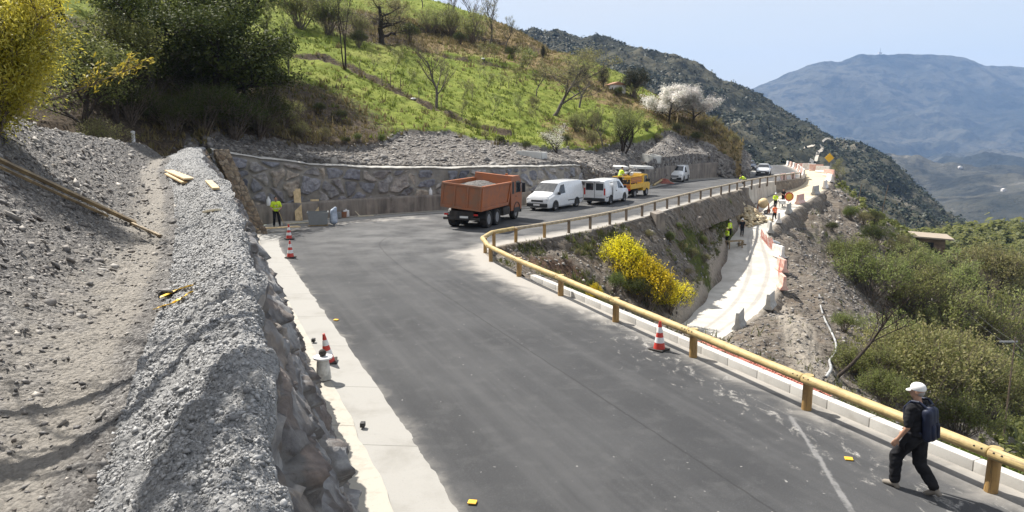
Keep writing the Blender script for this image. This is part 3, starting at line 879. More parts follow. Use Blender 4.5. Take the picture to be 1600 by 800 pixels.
# ------------------------------------------------------------------ hillside behind the long boulder wall
RAIL_PX = [(765, 408), (757, 395), (770, 382), (806, 375), (850, 369), (888, 363), (921.5, 357), (953, 350), (978.5, 344), (1002.5, 337)]
HC = [(345, 235, 44.8), (420, 246, 45), (500, 256, 46.2), (600, 259, 49.8), (700, 260, 52.2), (800, 258, 54.5), (920, 255, 60.5), (938, 270, 62.5), (960, 279, 65.8), (985, 276, 69), (1005, 270, 72.6), (1015, 265, 73.5),
      (1070, 256, 82), (1120, 250, 92), (1168, 245, 98), (930, 240, 68), (1000, 235, 80), (1070, 232, 89),
      (420, 226, 52), (500, 230, 56.5), (560, 224, 59), (620, 212, 63), (700, 210, 66), (760, 220, 69), (850, 232, 71), (920, 228, 76), (1000, 220, 87), (1080, 208, 95), (1125, 222, 97),
      (500, 150, 69), (560, 190, 64), (640, 160, 76), (740, 200, 72.5), (600, 100, 90), (700, 120, 95), (800, 150, 92), (880, 190, 85), (900, 140, 102), (960, 170, 99), (1040, 192, 99),
      (480, 20, 110), (600, 40, 116), (700, 58, 127), (780, 68, 131), (852, 84, 136), (800, 50, 142), (760, 33, 152), (640, -3, 162), (560, -45, 172), (935, 114, 131), (1010, 150, 121),
      (1100, 186, 109), (1140, 213, 108), (1160, 234, 106), (1169, 243, 103),
      (100, 140, 42), (300, 175, 55), (300, 150, 60), (200, 110, 56), (380, 160, 60), (40, 60, 50), (100, 0, 70), (300, 60, 80), (400, 60, 88), (420, 120, 74)]
HP = [W(*q) for q in HC]
for q in [(852, 84, 136), (800, 50, 142), (760, 33, 152), (640, -3, 162), (560, -45, 172), (935, 114, 131), (1010, 150, 121), (1100, 186, 109), (1140, 213, 108)]:
    a = W(*q); HP += [Vector((a.x + 10, a.y + 28, a.z - 9)), Vector((a.x + 22, a.y + 70, a.z - 34))]
HP += [Vector((-150, 200, 75)), Vector((-120, 120, 45)), Vector((-90, 60, 28)), Vector((-40, 34, 9)), Vector((-16.5, 24, 2.6)), Vector((-15.5, 29, 2.6)), Vector((-18.5, 36, 3.2)), Vector((-18.6, 41, 3.6)), Vector((-22, 22, 3.5)), Vector((-22, 32, 4.6)), Vector((29, 118, 0.6)), Vector((33, 140, 0))]
hill_f = TPS(HP, 0.004)
def ulist(px): return [((x - 800) / FOC) for x in px]
fsel = FOOT[int(NR * 9.9 / 22):int(NR * 19.0 / 22):6]
wall_u = np.concatenate([ulist([-200, 100, 250, 316, 323]), fsel[:, 0] / fsel[:, 1]])
wall_Y = np.concatenate([[20, 22, 27, 37.5, 45.2], fsel[:, 1] + np.interp(fsel[:, 1], [44, 48, 52, 56, 59, 61.5, 70], [2.9, 2.2, 1.7, 2.0, 2.0, 1.0, 0.6])])
_o = np.argsort(wall_u); wall_u, wall_Y = wall_u[_o], wall_Y[_o]
PATH = [(440, 92), (500, 100), (540, 112), (590, 135), (640, 160), (700, 188), (740, 206), (800, 222)]
TERR = [(470, 12), (540, 34), (600, 48), (660, 55), (720, 66), (790, 78), (850, 92)]
TERR2 = [(690, 92), (740, 104), (800, 114), (860, 128), (900, 140)]
GRE = [(330, 214), (380, 216), (430, 224), (480, 233), (540, 232), (590, 224), (620, 214), (700, 210), (760, 224), (800, 234), (850, 238), (900, 236), (950, 233), (990, 222), (1040, 208), (1080, 212), (1105, 228), (1130, 246), (1160, 262)]
def on_tps(L, a, b): return np.array([ray_tps(hill_f, x, y, a, b) for x, y in L])
PATHW, TERRW, TERR2W, GREW = on_tps(PATH, 50, 130), on_tps(TERR, 70, 160), on_tps(TERR2, 70, 150), on_tps(GRE, 44, 110)
uu = np.linspace(-0.86, 0.3185, 540)
tt = np.linspace(0, 1, 330) ** 1.15
U, T = np.meshgrid(uu, tt)
Y0 = np.interp(U, wall_u, wall_Y); Y1 = 215
Y = Y0 * (Y1 / Y0) ** T; X = U * Y
Z = hill_f(X, Y)
def line_Y(Wp, U): 
    o = np.argsort(Wp[:, 0] / Wp[:, 1]); return np.interp(U, (Wp[:, 0] / Wp[:, 1])[o], Wp[o, 1], left=np.nan, right=np.nan)
wobble = 1.1 * fbm(X * 0.35, Y * 0.1, 4, 71)
Yg = np.interp(U, (GREW[:, 0] / GREW[:, 1]), GREW[:, 1], left=46, right=112) + wobble * 1.2
gravel = sstep(0.7, -0.7, Y - Yg) * sstep(-0.47, -0.40, U)
Z += 0.55 * sstep(-0.5, 0.35, Y - Yg) * (0.6 + 0.6 * vnoise(X * 0.4, Y * 0.2, 5)) * sstep(0.5, 0.42, np.abs(U + 0.02) )
brown = np.zeros_like(Z); dry = 0.12 * np.ones_like(Z)
for Wp, h, wd in ((PATHW, 0.45, 0.8), (TERRW, 1.1, 1.2), (TERR2W, 0.5, 0.8)):
    Yl = line_Y(Wp, U); ok = ~np.isnan(Yl); Yl = np.where(ok, Yl, -999) + wobble * 0.7
    Z += np.where(ok, h * (sstep(-wd * 0.6, wd * 0.5, Y - Yl) - sstep(wd * 0.5, wd * 9, Y - Yl)), 0)
    brown = np.maximum(brown, np.where(ok, (0.45 + 0.5 * vnoise(X * 0.6, Y * 0.6, 77)) * np.exp(-((Y - Yl + 0.3) / wd) ** 2), 0))
for (px, py, r, a) in [(690, 62, 9, 0.7), (640, 62, 8, 0.6), (800, 80, 9, 0.9), (830, 72, 7, 0.9), (465, 216, 2.0, 0.7), (505, 222, 1.6, 0.5), (870, 120, 8, 0.45), (900, 215, 5, 0.6), (1125, 215, 7, 0.9), (1060, 195, 5, 0.5), (840, 60, 8, 0.9), (1150, 215, 8, 0.9), (960, 160, 4, 0.5)]:
    c = ray_tps(hill_f, px, py, 46, 170); dry += a * np.exp(-((X - c[0]) ** 2 + ((Y - c[1]) * 0.7) ** 2) / r ** 2)
for (px, py, r, a) in [(290, 160, 11, 1.0), (200, 180, 14, 1.0), (355, 195, 5, 0.9), (100, 120, 18, 0.9), (1085, 195, 4, 0.8), (1115, 205, 4, 0.7), (600, 60, 6, 0.7), (560, 50, 6, 0.6), (490, 226, 1.6, 0.5), (545, 40, 8, 0.4)]:
    c = ray_tps(hill_f, px, py, 34, 170); brown += a * np.exp(-((X - c[0]) ** 2 + ((Y - c[1]) * 0.8) ** 2) / r ** 2)
edge_off = sstep(0.0, 0.03, T)
Z += edge_off * (0.35 * fbm(X * 0.22, Y * 0.22, 4, 72) + 0.16 * fbm(X * 1.0, Y * 1.0, 5, 73, 0.6) * (1 + 0.7 * (1 - gravel)))
ch = np.exp(-((X - 14.5 + (Y - 72) * 0.05) ** 2) / 1.2) + np.exp(-((X - 9.5 - (Y - 66) * 0.3) ** 2) / 1.0) + np.exp(-((X - 20 - (Y - 86) * 0.2) ** 2) / 1.5)
Z -= gravel * ch * 0.7 * edge_off
sk = lambda A, f=lambda r: r: np.vstack([f(A[:1]), A])
X, Y, Z = sk(X, lambda r: r * 0.999), sk(Y, lambda r: r * 0.999), sk(Z, lambda r: r - 2.2)
gravel, brown, dry = sk(gravel), sk(brown), sk(dry)
hillside = tag(grid('hillside', np.dstack([X, Y, Z]), M['hill'], dict(gravel=gravel, brown=brown, dry=dry)), kind='structure')
BV_hill = bvh_of(hillside)
HILL = (X, Y, Z, gravel, brown, dry)

# ------------------------------------------------------------------ lower track, island slope and valley side
TR = [(580, 950, 1075, 31.5), (560, 985, 1090, 33.5), (530, 1030, 1128, 36.5), (512, 1050, 1152, 39.3), (485, 1080, 1190, 44.0), (455, 1103, 1212, 49.5), (420, 1120, 1220, 55.5),
      (385, 1130, 1207, 61.0), (370, 1135, 1202, 63.5), (347, 1150, 1214, 67.5), (320, 1180, 1252, 76.0), (300, 1218, 1283, 84.5), (285, 1244, 1295, 94), (275, 1253, 1297, 104), (268, 1252, 1287, 113), (264, 1250, 1262, 121)]
def Ytrack(y): return float(np.interp(-y, [-q[0] for q in TR], [q[3] for q in TR]))
TL = np.array([W(x, y, Yq) for y, x, _, Yq in TR]); TRr = np.array([W(x, y, Yq) for y, _, x, Yq in TR])
def dense(A, n):
    t = np.linspace(0, len(A) - 1, n); Q = np.vstack([2 * A[0] - A[1], A, 2 * A[-1] - A[-2]])
    i = np.minimum(t.astype(int), len(A) - 2); f = (t - i)[:, None]
    p0, p1, p2, p3 = Q[i], Q[i + 1], Q[i + 2], Q[i + 3]
    return 0.5 * (2 * p1 + (p2 - p0) * f + (2 * p0 - 5 * p1 + 4 * p2 - p3) * f ** 2 + (3 * p1 - p0 - 3 * p2 + p3) * f ** 3)
TLd, TRd = dense(TL, 260), dense(TRr, 260)
wv2 = np.linspace(0, 1, 40)
PT = TLd[:, None] * (1 - wv2[None, :, None]) + TRd[:, None] * wv2[None, :, None]
PT[..., 2] += 0.03 * fbm(PT[..., 0] * 0.8, PT[..., 1] * 0.8, 4, 81)
def m_track():
    m, nt, b = mk('dusty_track')
    v = ocoord(nt)
    n1 = noise(nt, v, 0.7, 7, 0.66, 0.4)
    col = mixc(nt, rampf(nt, n1, 0.35, 0.66), (0.50, 0.475, 0.43, 1), (0.38, 0.355, 0.315, 1))
    col = mixc(nt, attr(nt, 'sand'), col, mixc(nt, rampf(nt, n1, 0.35, 0.65), (0.56, 0.47, 0.32, 1), (0.45, 0.375, 0.26, 1)))
    tr = rampf(nt, mth(nt, 'ADD', attr(nt, 'tyre'), mth(nt, 'MULTIPLY', mth(nt, 'SUBTRACT', noise(nt, v, 2.2, 5, 0.6), 0.5), 0.7)), 0.4, 0.85)
    col = mixc(nt, mth(nt, 'MULTIPLY', tr, 0.6), col, (0.25, 0.24, 0.225, 1))
    col = mixc(nt, mth(nt, 'MULTIPLY', rampf(nt, noise(nt, v, 9, 5, 0.7), 0.58, 0.72), 0.35), col, (0.25, 0.23, 0.2, 1))
    nt.links.new(col, b.inputs['Base Color']); b.inputs['Roughness'].default_value = 0.93
    bump(nt, b, noise(nt, v, 10, 7, 0.7), 0.5, 0.05)
    return m
M['track'] = m_track()
_s = TRd - TLd; _s[:, 2] = 0; _s /= np.linalg.norm(_s, axis=1, keepdims=True); _z = np.array([0, 0, 1.0])
for sgn, ED in ((-1, TLd), (1, TRd)):
    q = np.array([[-0.1, -0.012], [0.12, 0.02], [0.35, -0.05], [0.7, -0.35], [1.1, -0.9], [1.7, -2.0]])
    n5 = fbm(np.arange(260)[:, None] * .45 + 0 * q[None, :, 0], q[None, :, 0] * 3 + 0 * np.arange(260)[:, None], 4, 83 + sgn) * np.array([0, .3, 1, 1, 1, 1])
    SK = ED[:, None] + _s[:, None] * (sgn * (q[None, :, 0] + .25 * n5))[..., None] + _z * (q[None, :, 1] + .10 * n5)[..., None]
    zq = 0 * SK[..., 0]
    tag(grid('track_edge', SK, M['lower'], dict(green=zq, brown=zq, pale=zq + np.array([1, .8, .5, .2, 0, 0])), flip=sgn < 0), kind='structure')
yt = PT[..., 1]
tyre = (np.exp(-((wv2[None] - 0.52 + 0.0 * yt) / 0.05) ** 2) + np.exp(-((wv2[None] - 0.80) / 0.05) ** 2)) * sstep(70, 60, yt)
tag(grid('dirt_track', PT, M['track'], dict(tyre=tyre, sand=sstep(74, 84, yt)), flip=False), kind='structure')

LC = [(870, 400, 36), (870, 430, 32), (940, 450, 32.5), (940, 410, 37.5),
      (1150, 548, 30), (1200, 600, 20), (1180, 522, 35), (1250, 500, 37), (1290, 565, 26), (1300, 455, 50), (1260, 430, 56), (1240, 390, 62), (1280, 345, 74), (1310, 355, 78), (1340, 315, 96), (1302, 302, 92), (1320, 290, 104),
      (1400, 372, 92), (1440, 390, 84), (1500, 420, 90), (1380, 420, 70), (1480, 450, 72), (1600, 466, 140), (1560, 412, 200), (1600, 358, 260), (1500, 405, 300), (1530, 440, 150), (1330, 500, 42), (1300, 620, 18.5)]
_iu = INNER[:, 0] / INNER[:, 1]
ISL = []
for _k in range(0, 260, 12):
    p = TLd[_k]; uq = p[0] / p[1]
    sel = [i for i in range(int(NR * 9.6 / 22), int(NR * 17.4 / 22)) if abs(_iu[i] - uq) < 0.004]
    if not sel: continue
    i = sel[0]; r0 = Vector((INNER[i, 0], INNER[i, 1], float(rz(INNER[i, 1])) - .1))
    for f in (.25, .5, .75):
        v = r0.lerp(Vector(p), f); v.z += .35 * math.sin(f * math.pi); ISL.append(v)
LP = [W(*q) for q in LC] + ISL
LP += [Vector(p) for p in [(12, 14, -3.2), (16, 14, -6.5), (14, 20, -5.0), (18, 24, -8.5), (15, 30, -6.5), (22, 33, -10.5), (30, 32, -14), (22, 45, -8.5), (31, 52, -12.5), (34, 66, -11), (45, 72, -15), (50, 100, -15), (62, 85, -20), (70, 120, -24),
                           (17, 6, -4), (22, 8, -8), (14.5, 4, -1), (9.3, 10.3, -0.25), (7.2, 14.6, -0.25), (3.7, 23, -0.6), (2.4, 26.5, -0.8), (-0.2, 33.6, -0.15), (1.6, 33.5, -1.6),
                           (40, 112, -4.5), (48, 118, -6.5), (60, 135, -14), (90, 150, -30), (60, 60, -24), (46, 40, -22), (40, 20, -20)]]
LP += [Vector((INNER[k, 0], INNER[k, 1], rz(INNER[k, 1]) - 0.1)) for k in range(int(NR * 9.5 / 22), int(NR * 17.3 / 22), 22)]
for _k in range(int(NR * 17.45 / 22), int(NR * 19.0 / 22), 9):
    _t = INNER[_k + 2] - INNER[_k - 2]; _t = _t / np.linalg.norm(_t); _p = INNER[_k] + np.array([_t[1], -_t[0]]) * 0.7
    _z = TLd[int(np.argmin(np.abs(TLd[:, 0] / TLd[:, 1] - _p[0] / _p[1]))), 2]; LP.append(Vector((_p[0], _p[1], _z + 0.1)))
LP += [Vector(p) - Vector((0, 0, 0.1)) for p in TL[2:]] + [Vector(p) - Vector((0, 0, 0.1)) for p in TRr]
low_f = TPS(LP, 0.003)
uu = np.linspace(-0.09, 0.80, 560)
yr = np.geomspace(7.5, 300, 400)
U, Y = np.meshgrid(uu, yr); X = U * Y
Z = low_f(X, Y)
def in_poly(X, Y, P):
    r = np.zeros(X.shape, bool)
    for (x0, y0), (x1, y1) in zip(P, np.roll(P, -1, 0)):
        c = ((y0 > Y) != (y1 > Y)) & (X < (x1 - x0) * (Y - y0) / (y1 - y0 + 1e-12) + x0)
        r ^= c
    return r
roadpoly = np.vstack([INNER[::6], [[51.0, 140], [48, 160]], [[-60, 160], [-60, -6]]])
trackpoly = np.vstack([TLd[::4, :2], TRd[::-4, :2]])
inr = in_poly(X, Y, roadpoly); int_ = in_poly(X, Y, trackpoly)
de = seg_dist(X, Y, INNER[::10]); dtk = np.minimum(seg_dist(X, Y, TLd[::5]), seg_dist(X, Y, TRd[::5]))
amp = sstep(0.1, 0.9, np.minimum(de, dtk))
Z += amp * (0.45 * fbm(X * 0.3, Y * 0.3, 4, 91) + 0.30 * fbm(X * 1.1, Y * 0.9, 5, 92, 0.62) + 0.10 * (1 - np.abs(fbm(X * 2.4, Y * 2.4, 4, 93)))) * (1 + 0.5 * sstep(50, 90, Y))
cliff = np.exp(-seg_dist(X, Y, [(18, 62), (21, 67), (22, 70)]) ** 2 / 6)
Z = np.where(~inr & (de < 2.2), np.minimum(Z, rz(Y) - 0.10 + 0.22 * sstep(0.3, 2.2, de) - 0.25 * sstep(32, 26, Y) * sstep(1.6, 0.2, de)), Z)
Z = np.where(inr, np.minimum(Z, rz(Y) - 0.25 - 1.2 * sstep(0, 0.6, de)), Z)
Z = np.where(int_, np.minimum(Z, low_f(X, Y) - 0.3 - 0.5 * sstep(0, 0.5, dtk)), Z)
dw = seg_dist(X, Y, [tuple(q) for q in INNER[int(NR * 17.42 / 22):int(NR * 19.0 / 22):5]] + [(37.2, 95.0), (39.0, 99.5), (41.3, 106.0)])
_ou = np.argsort(TLd[:, 0] / TLd[:, 1]); Zw_ = np.interp(U, (TLd[:, 0] / TLd[:, 1])[_ou], TLd[_ou, 2])
Z = np.where(dw < 1.7, np.minimum(Z, Zw_ + 0.05), Z)
px = lambda x, y, Yq: tuple(W(x, y, Yq)[:2])
green = 0.9 * sstep(0, 9, X - (13 + 0.30 * Y)) + 0.1
for (x, y, Yq, r, a) in [(1050, 375, 51, 2.5, 0.65), (1075, 400, 50, 2.5, 0.5), (1130, 325, 63, 2.0, 0.9), (930, 455, 32, 1.6, 0.7), (1100, 380, 55, 2, 0.3), (1310, 330, 95, 5, 0.5), (1290, 400, 70, 4, 0.35), (1560, 720, 12.5, 2.5, 0.9), (1390, 650, 18, 2.5, 0.5), (1230, 610, 20, 1, 0.5)]:
    c = px(x, y, Yq); green = green + a * np.exp(-((X - c[0]) ** 2 + (Y - c[1]) ** 2) / r ** 2)
brown = np.exp(-(seg_dist(X, Y, [px(850, 415, 34), px(890, 425, 35), px(930, 440, 34)]) / 1.9) ** 2) + 0.4 * np.exp(-((X - 6) ** 2 + (Y - 41) ** 2) / 6)
pale = np.exp(-(seg_dist(X, Y, [px(1210, 470, 47), px(1240, 490, 40), px(1265, 540, 31), px(1290, 600, 21), px(1320, 630, 18.5)]) / 1.1) ** 2)
pale += 0.75 * np.exp(-(de / 0.9) ** 2) * sstep(26, 36, Y) + 0.8 * np.exp(-(seg_dist(X, Y, TLd[::5]) / 0.5) ** 2) + 0.5 * np.exp(-(seg_dist(X, Y, TRd[::5]) / 0.7) ** 2)
pale += 0.7 * np.exp(-(seg_dist(X, Y, [px(1100, 520, 33), px(1170, 570, 22), px(1240, 625, 17)]) / 0.8) ** 2)
lower = tag(grid('valley_terrain', np.dstack([X, Y, Z]), M['lower'], dict(green=green, brown=brown, pale=pale)), kind='structure')
BV_low = bvh_of(lower)
LOW = (X, Y, Z, green)

# ------------------------------------------------------------------ far ridge, valley hills, mountain
def far_sheet(name, cols, us, mat, nY, noise_amp, nscale, rock, seed):
    """cols: list of (px x, [(py, Y), ...]) with equal row counts, near to far"""
    xs = ulist([c[0] for c in cols]); nr = len(cols[0][1])
    ys = np.array([[q[0] for q in c[1]] for c in cols], float); Ys = np.array([[q[1] for q in c[1]] for c in cols], float)
    r = np.linspace(0, nr - 1, nY)
    U, R = np.meshgrid(us, r)
    Yv = np.empty_like(U); yv = np.empty_like(U)
    for i, rr in enumerate(r):
        k = min(int(rr), nr - 2); f = rr - k
        Yv[i] = np.interp(us, xs, Ys[:, k] * (1 - f) + Ys[:, k + 1] * f)
        yv[i] = np.interp(us, xs, ys[:, k] * (1 - f) + ys[:, k + 1] * f)
    v = (yv - 400) / FOC
    s = Yv / (math.cos(PITCH) - v * math.sin(PITCH))
    X = U * s; Z = CAMZ - (math.sin(PITCH) + v * math.cos(PITCH)) * s
    rid = 1 - np.abs(fbm(X * nscale, Yv * nscale * 0.6, 5, seed)) * 2
    env = np.sin(np.clip(R / (nr - 2.0), 0, 1) * math.pi) * 0.85 + 0.15
    Z = Z + noise_amp * env * (0.7 * rid + 0.6 * fbm(X * nscale * 2.7, Yv * nscale * 2.7, 5, seed + 3, 0.58) - 0.3)
    o = tag(grid(name, np.dstack([X, Yv, Z]), mat, dict(rock=rock(X, Yv, Z, rid))), kind='structure')
    return o
RIDGE = []
for x, yc, Yc, yf, Yf in [(520, 10, 760, 260, 260), (700, 34, 740, 250, 260), (795, 44, 720, 240, 270), (850, 52, 710, 240, 280), (930, 61, 700, 245, 290), (1000, 74, 690, 250, 300), (1060, 94, 680, 255, 310), (1110, 117, 670, 262, 315), (1150, 142, 655, 270, 320),
                          (1200, 166, 640, 285, 325), (1260, 196, 620, 300, 330), (1300, 216, 605, 320, 335), (1340, 231, 590, 345, 340), (1390, 258, 570, 370, 345), (1425, 292, 540, 380, 345), (1470, 330, 510, 385, 345), (1500, 352, 490, 392, 345), (1540, 400, 470, 415, 345), (1640, 470, 440, 475, 345)]:
    RIDGE.append((x, [(yf + 60, Yf * 0.8), (yf, Yf), (yf + (yc - yf) * 0.5, Yf + (Yc - Yf) * 0.52), (yc, Yc), (yc + 22, Yc + 110), (yc + 80, Yc + 260)]))
ridge = far_sheet('ridge', RIDGE, np.linspace(-0.24, 0.72, 420), M['ridge'], 260, 17, 0.016, lambda X, Y, Z, r: 0.34 + 0.25 * sstep(60, 250, X) - 0.2 * (r > 0.6), 101)
BV_ridge = bvh_of(ridge)
MC = []
for x, yc in [(960, 260), (1050, 192), (1100, 165), (1155, 145), (1175, 138), (1200, 131), (1230, 118), (1260, 106), (1288, 96), (1306, 97), (1315, 96), (1345, 85), (1380, 82), (1410, 87), (1440, 92), (1475, 91), (1510, 94), (1550, 102), (1600, 109), (1680, 124), (1760, 160)]:
    lift = 12 if x > 1480 else 0
    MC.append((x, [(370, 900), (330, 1250), (288 - lift * 0, 1900), (276, 2600), (262, 3200), (215 + (yc - 90) * 0.1, 3900), (150 + (yc - 90) * 0.3, 4500), (yc, 5000), (yc + 15, 5500), (yc + 60, 6300)]))
def mrock(X, Y, Z, r):
    return 0.22 + 0.25 * sstep(0.2, 0.75, fbm(X * 0.0011, Y * 0.0016, 4, 113)) + 0.12 * sstep(2600, 1800, Y)
mount = far_sheet('mountain', MC, np.linspace(0.12, 0.82, 380), M['mountain'], 340, 150, 0.0012, mrock, 111)
BV_mount = bvh_of(mount)
# one deep sheet under everything, out to the horizon
gx = np.linspace(-2600, 5700, 60); gy = np.linspace(-500, 6480, 60)
GX, GY = np.meshgrid(gx, gy)
tag(grid('ground', np.dstack([GX, GY, -330 + 30 * fbm(GX * 0.001, GY * 0.001, 3, 121)]), M['valley'], dict(rock=0.1 + 0 * GX)), kind='structure')

# haze: one closed box of thin blue air
hm = bpy.data.materials.new('air'); hm.use_nodes = True
hn = hm.node_tree
hn.nodes.remove(hn.nodes['Principled BSDF'])
pv = hn.nodes.new('ShaderNodeVolumePrincipled')
pv.inputs['Color'].default_value = (0.36, 0.58, 1.0, 1)
pv.inputs['Density'].default_value = 0.0001
hn.links.new(pv.outputs[0], hn.nodes['Material Output'].inputs['Volume'])
hz = MB().box((1550, 3000, 130), (8400, 7060, 1000)).build('haze', hm)
tag(hz, kind='stuff')
# ------------------------------------------------------------------ walls along the road
def foot_idx(Yq): 
    return int(np.argmin(np.abs(FOOT[:, 1] - Yq) + 1000 * (np.arange(NR) < NR * 8.6 / 22)))
def wall_line(i0, i1, step, P=None):
    P = FOOT[i0:i1] if P is None else P
    L = np.concatenate([[0], np.cumsum(np.linalg.norm(np.diff(P, axis=0), axis=1))])
    s = np.arange(0, L[-1], step)
    Q = np.stack([np.interp(s, L, P[:, k]) for k in (0, 1)], -1)
    t = np.gradient(Q, axis=0); t = np.stack([np.convolve(np.pad(t[:, k], 12, 'edge'), np.ones(25) / 25, 'valid') for k in (0, 1)], -1)
    t /= np.linalg.norm(t, axis=1, keepdims=True)
    return s, Q, np.stack([-t[:, 1], t[:, 0]], -1)           # into the bank
def top_of(Q, px):
    us = np.array([(q[0] - 800) / FOC for q in px]); ys = np.array([q[1] for q in px], float)
    y = np.interp(Q[:, 0] / Q[:, 1], us, ys)
    v = (y - 400) / FOC
    return CAMZ - (math.sin(PITCH) + v * math.cos(PITCH)) / (math.cos(PITCH) - v * math.sin(PITCH)) * Q[:, 1]

i0, i1 = int(NR * 9.9 / 22), int(NR * 14.15 / 22)
BWP = np.vstack([poly_sample([(-16.6, 42.2), (-15.4, 43.1), (-14.2, 44.0)] + [tuple(FOOT[i0])], 0.3)[:-1], FOOT[i0:i1]])
s, Q, nin = wall_line(0, 0, 0.055, BWP)
ztop = top_of(Q + nin * 0.8, [(200, 226), (300, 230), (345, 236), (420, 247), (500, 257), (560, 260), (600, 261), (700, 262), (800, 260), (900, 258), (925, 258), (938, 264), (960, 278), (985, 292)])
ztop = np.maximum(ztop + 0.07 * fbm(s * 0.5, s * 0, 4, 130), 0.5)
def sweep(s, Q, nin, D, Zc, off=None):
    """D,Zc (n,m) depth into the bank and height; off displaces towards the road"""
    dd = D if off is None else D - off
    return np.dstack([Q[:, None, 0] + nin[:, None, 0] * dd, Q[:, None, 1] + nin[:, None, 1] * dd, Zc])
bw = thing('boulder_wall', 'long curved wall of big blue grey boulders set in mortar behind the hairpin', 'wall')
m = 62
q = np.linspace(0, 1, m)[None]
SX = np.repeat(s[:, None], m, 1)
ledge = 1.14 - 0.10 * sstep(8, 30, s)
Zc = ledge[:, None] - 0.05 + (ztop[:, None] - ledge[:, None] + 0.05) * q
a1 = SX + 0.5 * fbm(SX * 0.7, Zc * 0.7, 3, 131); a2 = Zc + 0.5 * fbm(SX * 0.8, Zc * 0.8, 3, 132)
hh_, ee_, cid = facets(a1 / 1.02, a2 / 0.80, 133, 0.8)
stn = sstep(0.09, 0.27, ee_ + 0.10 * fbm(SX * 2.2, Zc * 2.2, 4, 140)) * (cid > 0.10) * sstep(0.10, 0.3, ztop[:, None] - Zc)
h2_, e2_, _c = facets(SX / 0.35, Zc / 0.3, 139)
off = stn * (0.10 + 0.10 * hh_ + 0.04 * h2_) + 0.035 * fbm(SX * 1.6, Zc * 1.6, 5, 134, 0.6) + 0.012 * fbm(SX * 8, Zc * 8, 3, 135)
D = 0.58 + 0.32 * q * np.ones_like(SX)
grid('wall_face', sweep(s, Q, nin, D, Zc, off * 1.5), M['boulder'], dict(stone=stn, sid=(cid * 7.3) % 1.0), bw, flip=False)
m2 = 22
q2 = np.linspace(0, 1, m2)[None]
SX2 = np.repeat(s[:, None], m2, 1)
D2 = 0.78 + 1.5 * q2 * np.ones_like(SX2)
Z2 = ztop[:, None] + 0.02 + 0.05 * np.sin(q2 * 3.1) + 0.05 * fbm(SX2 * 2.2, D2 * 2.2, 4, 136) - 0.06 * (q2 < 0.03) - 0.25 * q2 ** 3
M['cap'] = m_concrete('mortar_cap', (0.40, 0.385, 0.355, 1), (0.22, 0.205, 0.185, 1), 0.7, 1.6)
grid('cap', sweep(s, Q, nin, D2, Z2), M['cap'], None, bw, flip=False)
m3 = 34
pr = [(0.0, -0.02), (0.04, 1.0), (0.10, 1.06), (0.66, 1.08)]
tq = np.linspace(0, 1, m3); L3 = np.array([0, 0.62, 0.68, 1.0])
pd, pz = np.interp(tq, L3, [p[0] for p in pr]), np.interp(tq, L3, [p[1] for p in pr])
D3 = np.repeat(pd[None], len(s), 0); Z3 = pz[None] * (ledge / 1.07)[:, None]
SX3 = np.repeat(s[:, None], m3, 1)
off3 = (0.03 * fbm(SX3 * 1.4, Z3 * 1.4, 5, 137, 0.6)) * (tq < 0.66)[None]
grid('plinth', sweep(s, Q, nin, D3, Z3 + 0.012 * fbm(SX3 * 3, D3 * 3, 3, 138), off3), M['cast'], None, bw, flip=False)

def plain_wall(name, label, i0, i1, px, mat, th=0.4, step=0.12, rough=0.03, z0=-0.6, setback=0.1):
    s, Q, nin = wall_line(i0, i1, step)
    zt = top_of(Q, px)
    D = np.concatenate([np.full(14, setback), np.full(2, setback + 0.02), np.linspace(setback + 0.05, setback + th, 4), np.full(3, setback + th)])
    tz = np.concatenate([np.linspace(0, 0.985, 14), np.full(2, 1.0), np.ones(4), np.linspace(0.9, 0, 3)])
    base = rz(Q[:, 1])[:, None] + z0
    Zc = base + (zt[:, None] - base) * tz[None]
    SX = np.repeat(s[:, None], len(D), 1)
    P = sweep(s, Q, nin, np.repeat(D[None], len(s), 0), Zc, rough * fbm(SX * 1.2, Zc * 1.2, 4, 141))
    bm_end = P[[0, -1]]
    o = grid(name, P, mat, None, None, smooth=False)
    # close both ends
    me = o.data
    bmx = bmesh.new(); bmx.from_mesh(me); bmx.verts.ensure_lookup_table()
    w_ = P.shape[1]; n_ = P.shape[0]
    bmx.faces.new([bmx.verts[k] for k in range(w_)][::-1]); bmx.faces.new([bmx.verts[(n_ - 1) * w_ + k] for k in range(w_)])
    bmesh.ops.recalc_face_normals(bmx, faces=bmx.faces)
    bmx.to_mesh(me); bmx.free()
    return tag(o, label, 'wall')
plain_wall('concrete_wall', 'low unfinished concrete wall behind the white and yellow parked work vehicles', int(NR * 14.2 / 22), int(NR * 15.95 / 22), [(905, 284), (920, 285), (950, 280), (975, 275), (1000, 272)], M['castlight'])
plain_wall('concrete_wall', 'taller brownish concrete wall along the far road behind the small white van', int(NR * 16.0 / 22), int(NR * 20.05 / 22), [(1005, 268), (1013, 266), (1040, 260), (1075, 257), (1110, 254), (1170, 247), (1200, 244)], M['cast'])

M['castpale'] = m_streaky('pale_cast_concrete', (0.44, 0.41, 0.36, 1), (0.32, 0.29, 0.25, 1))
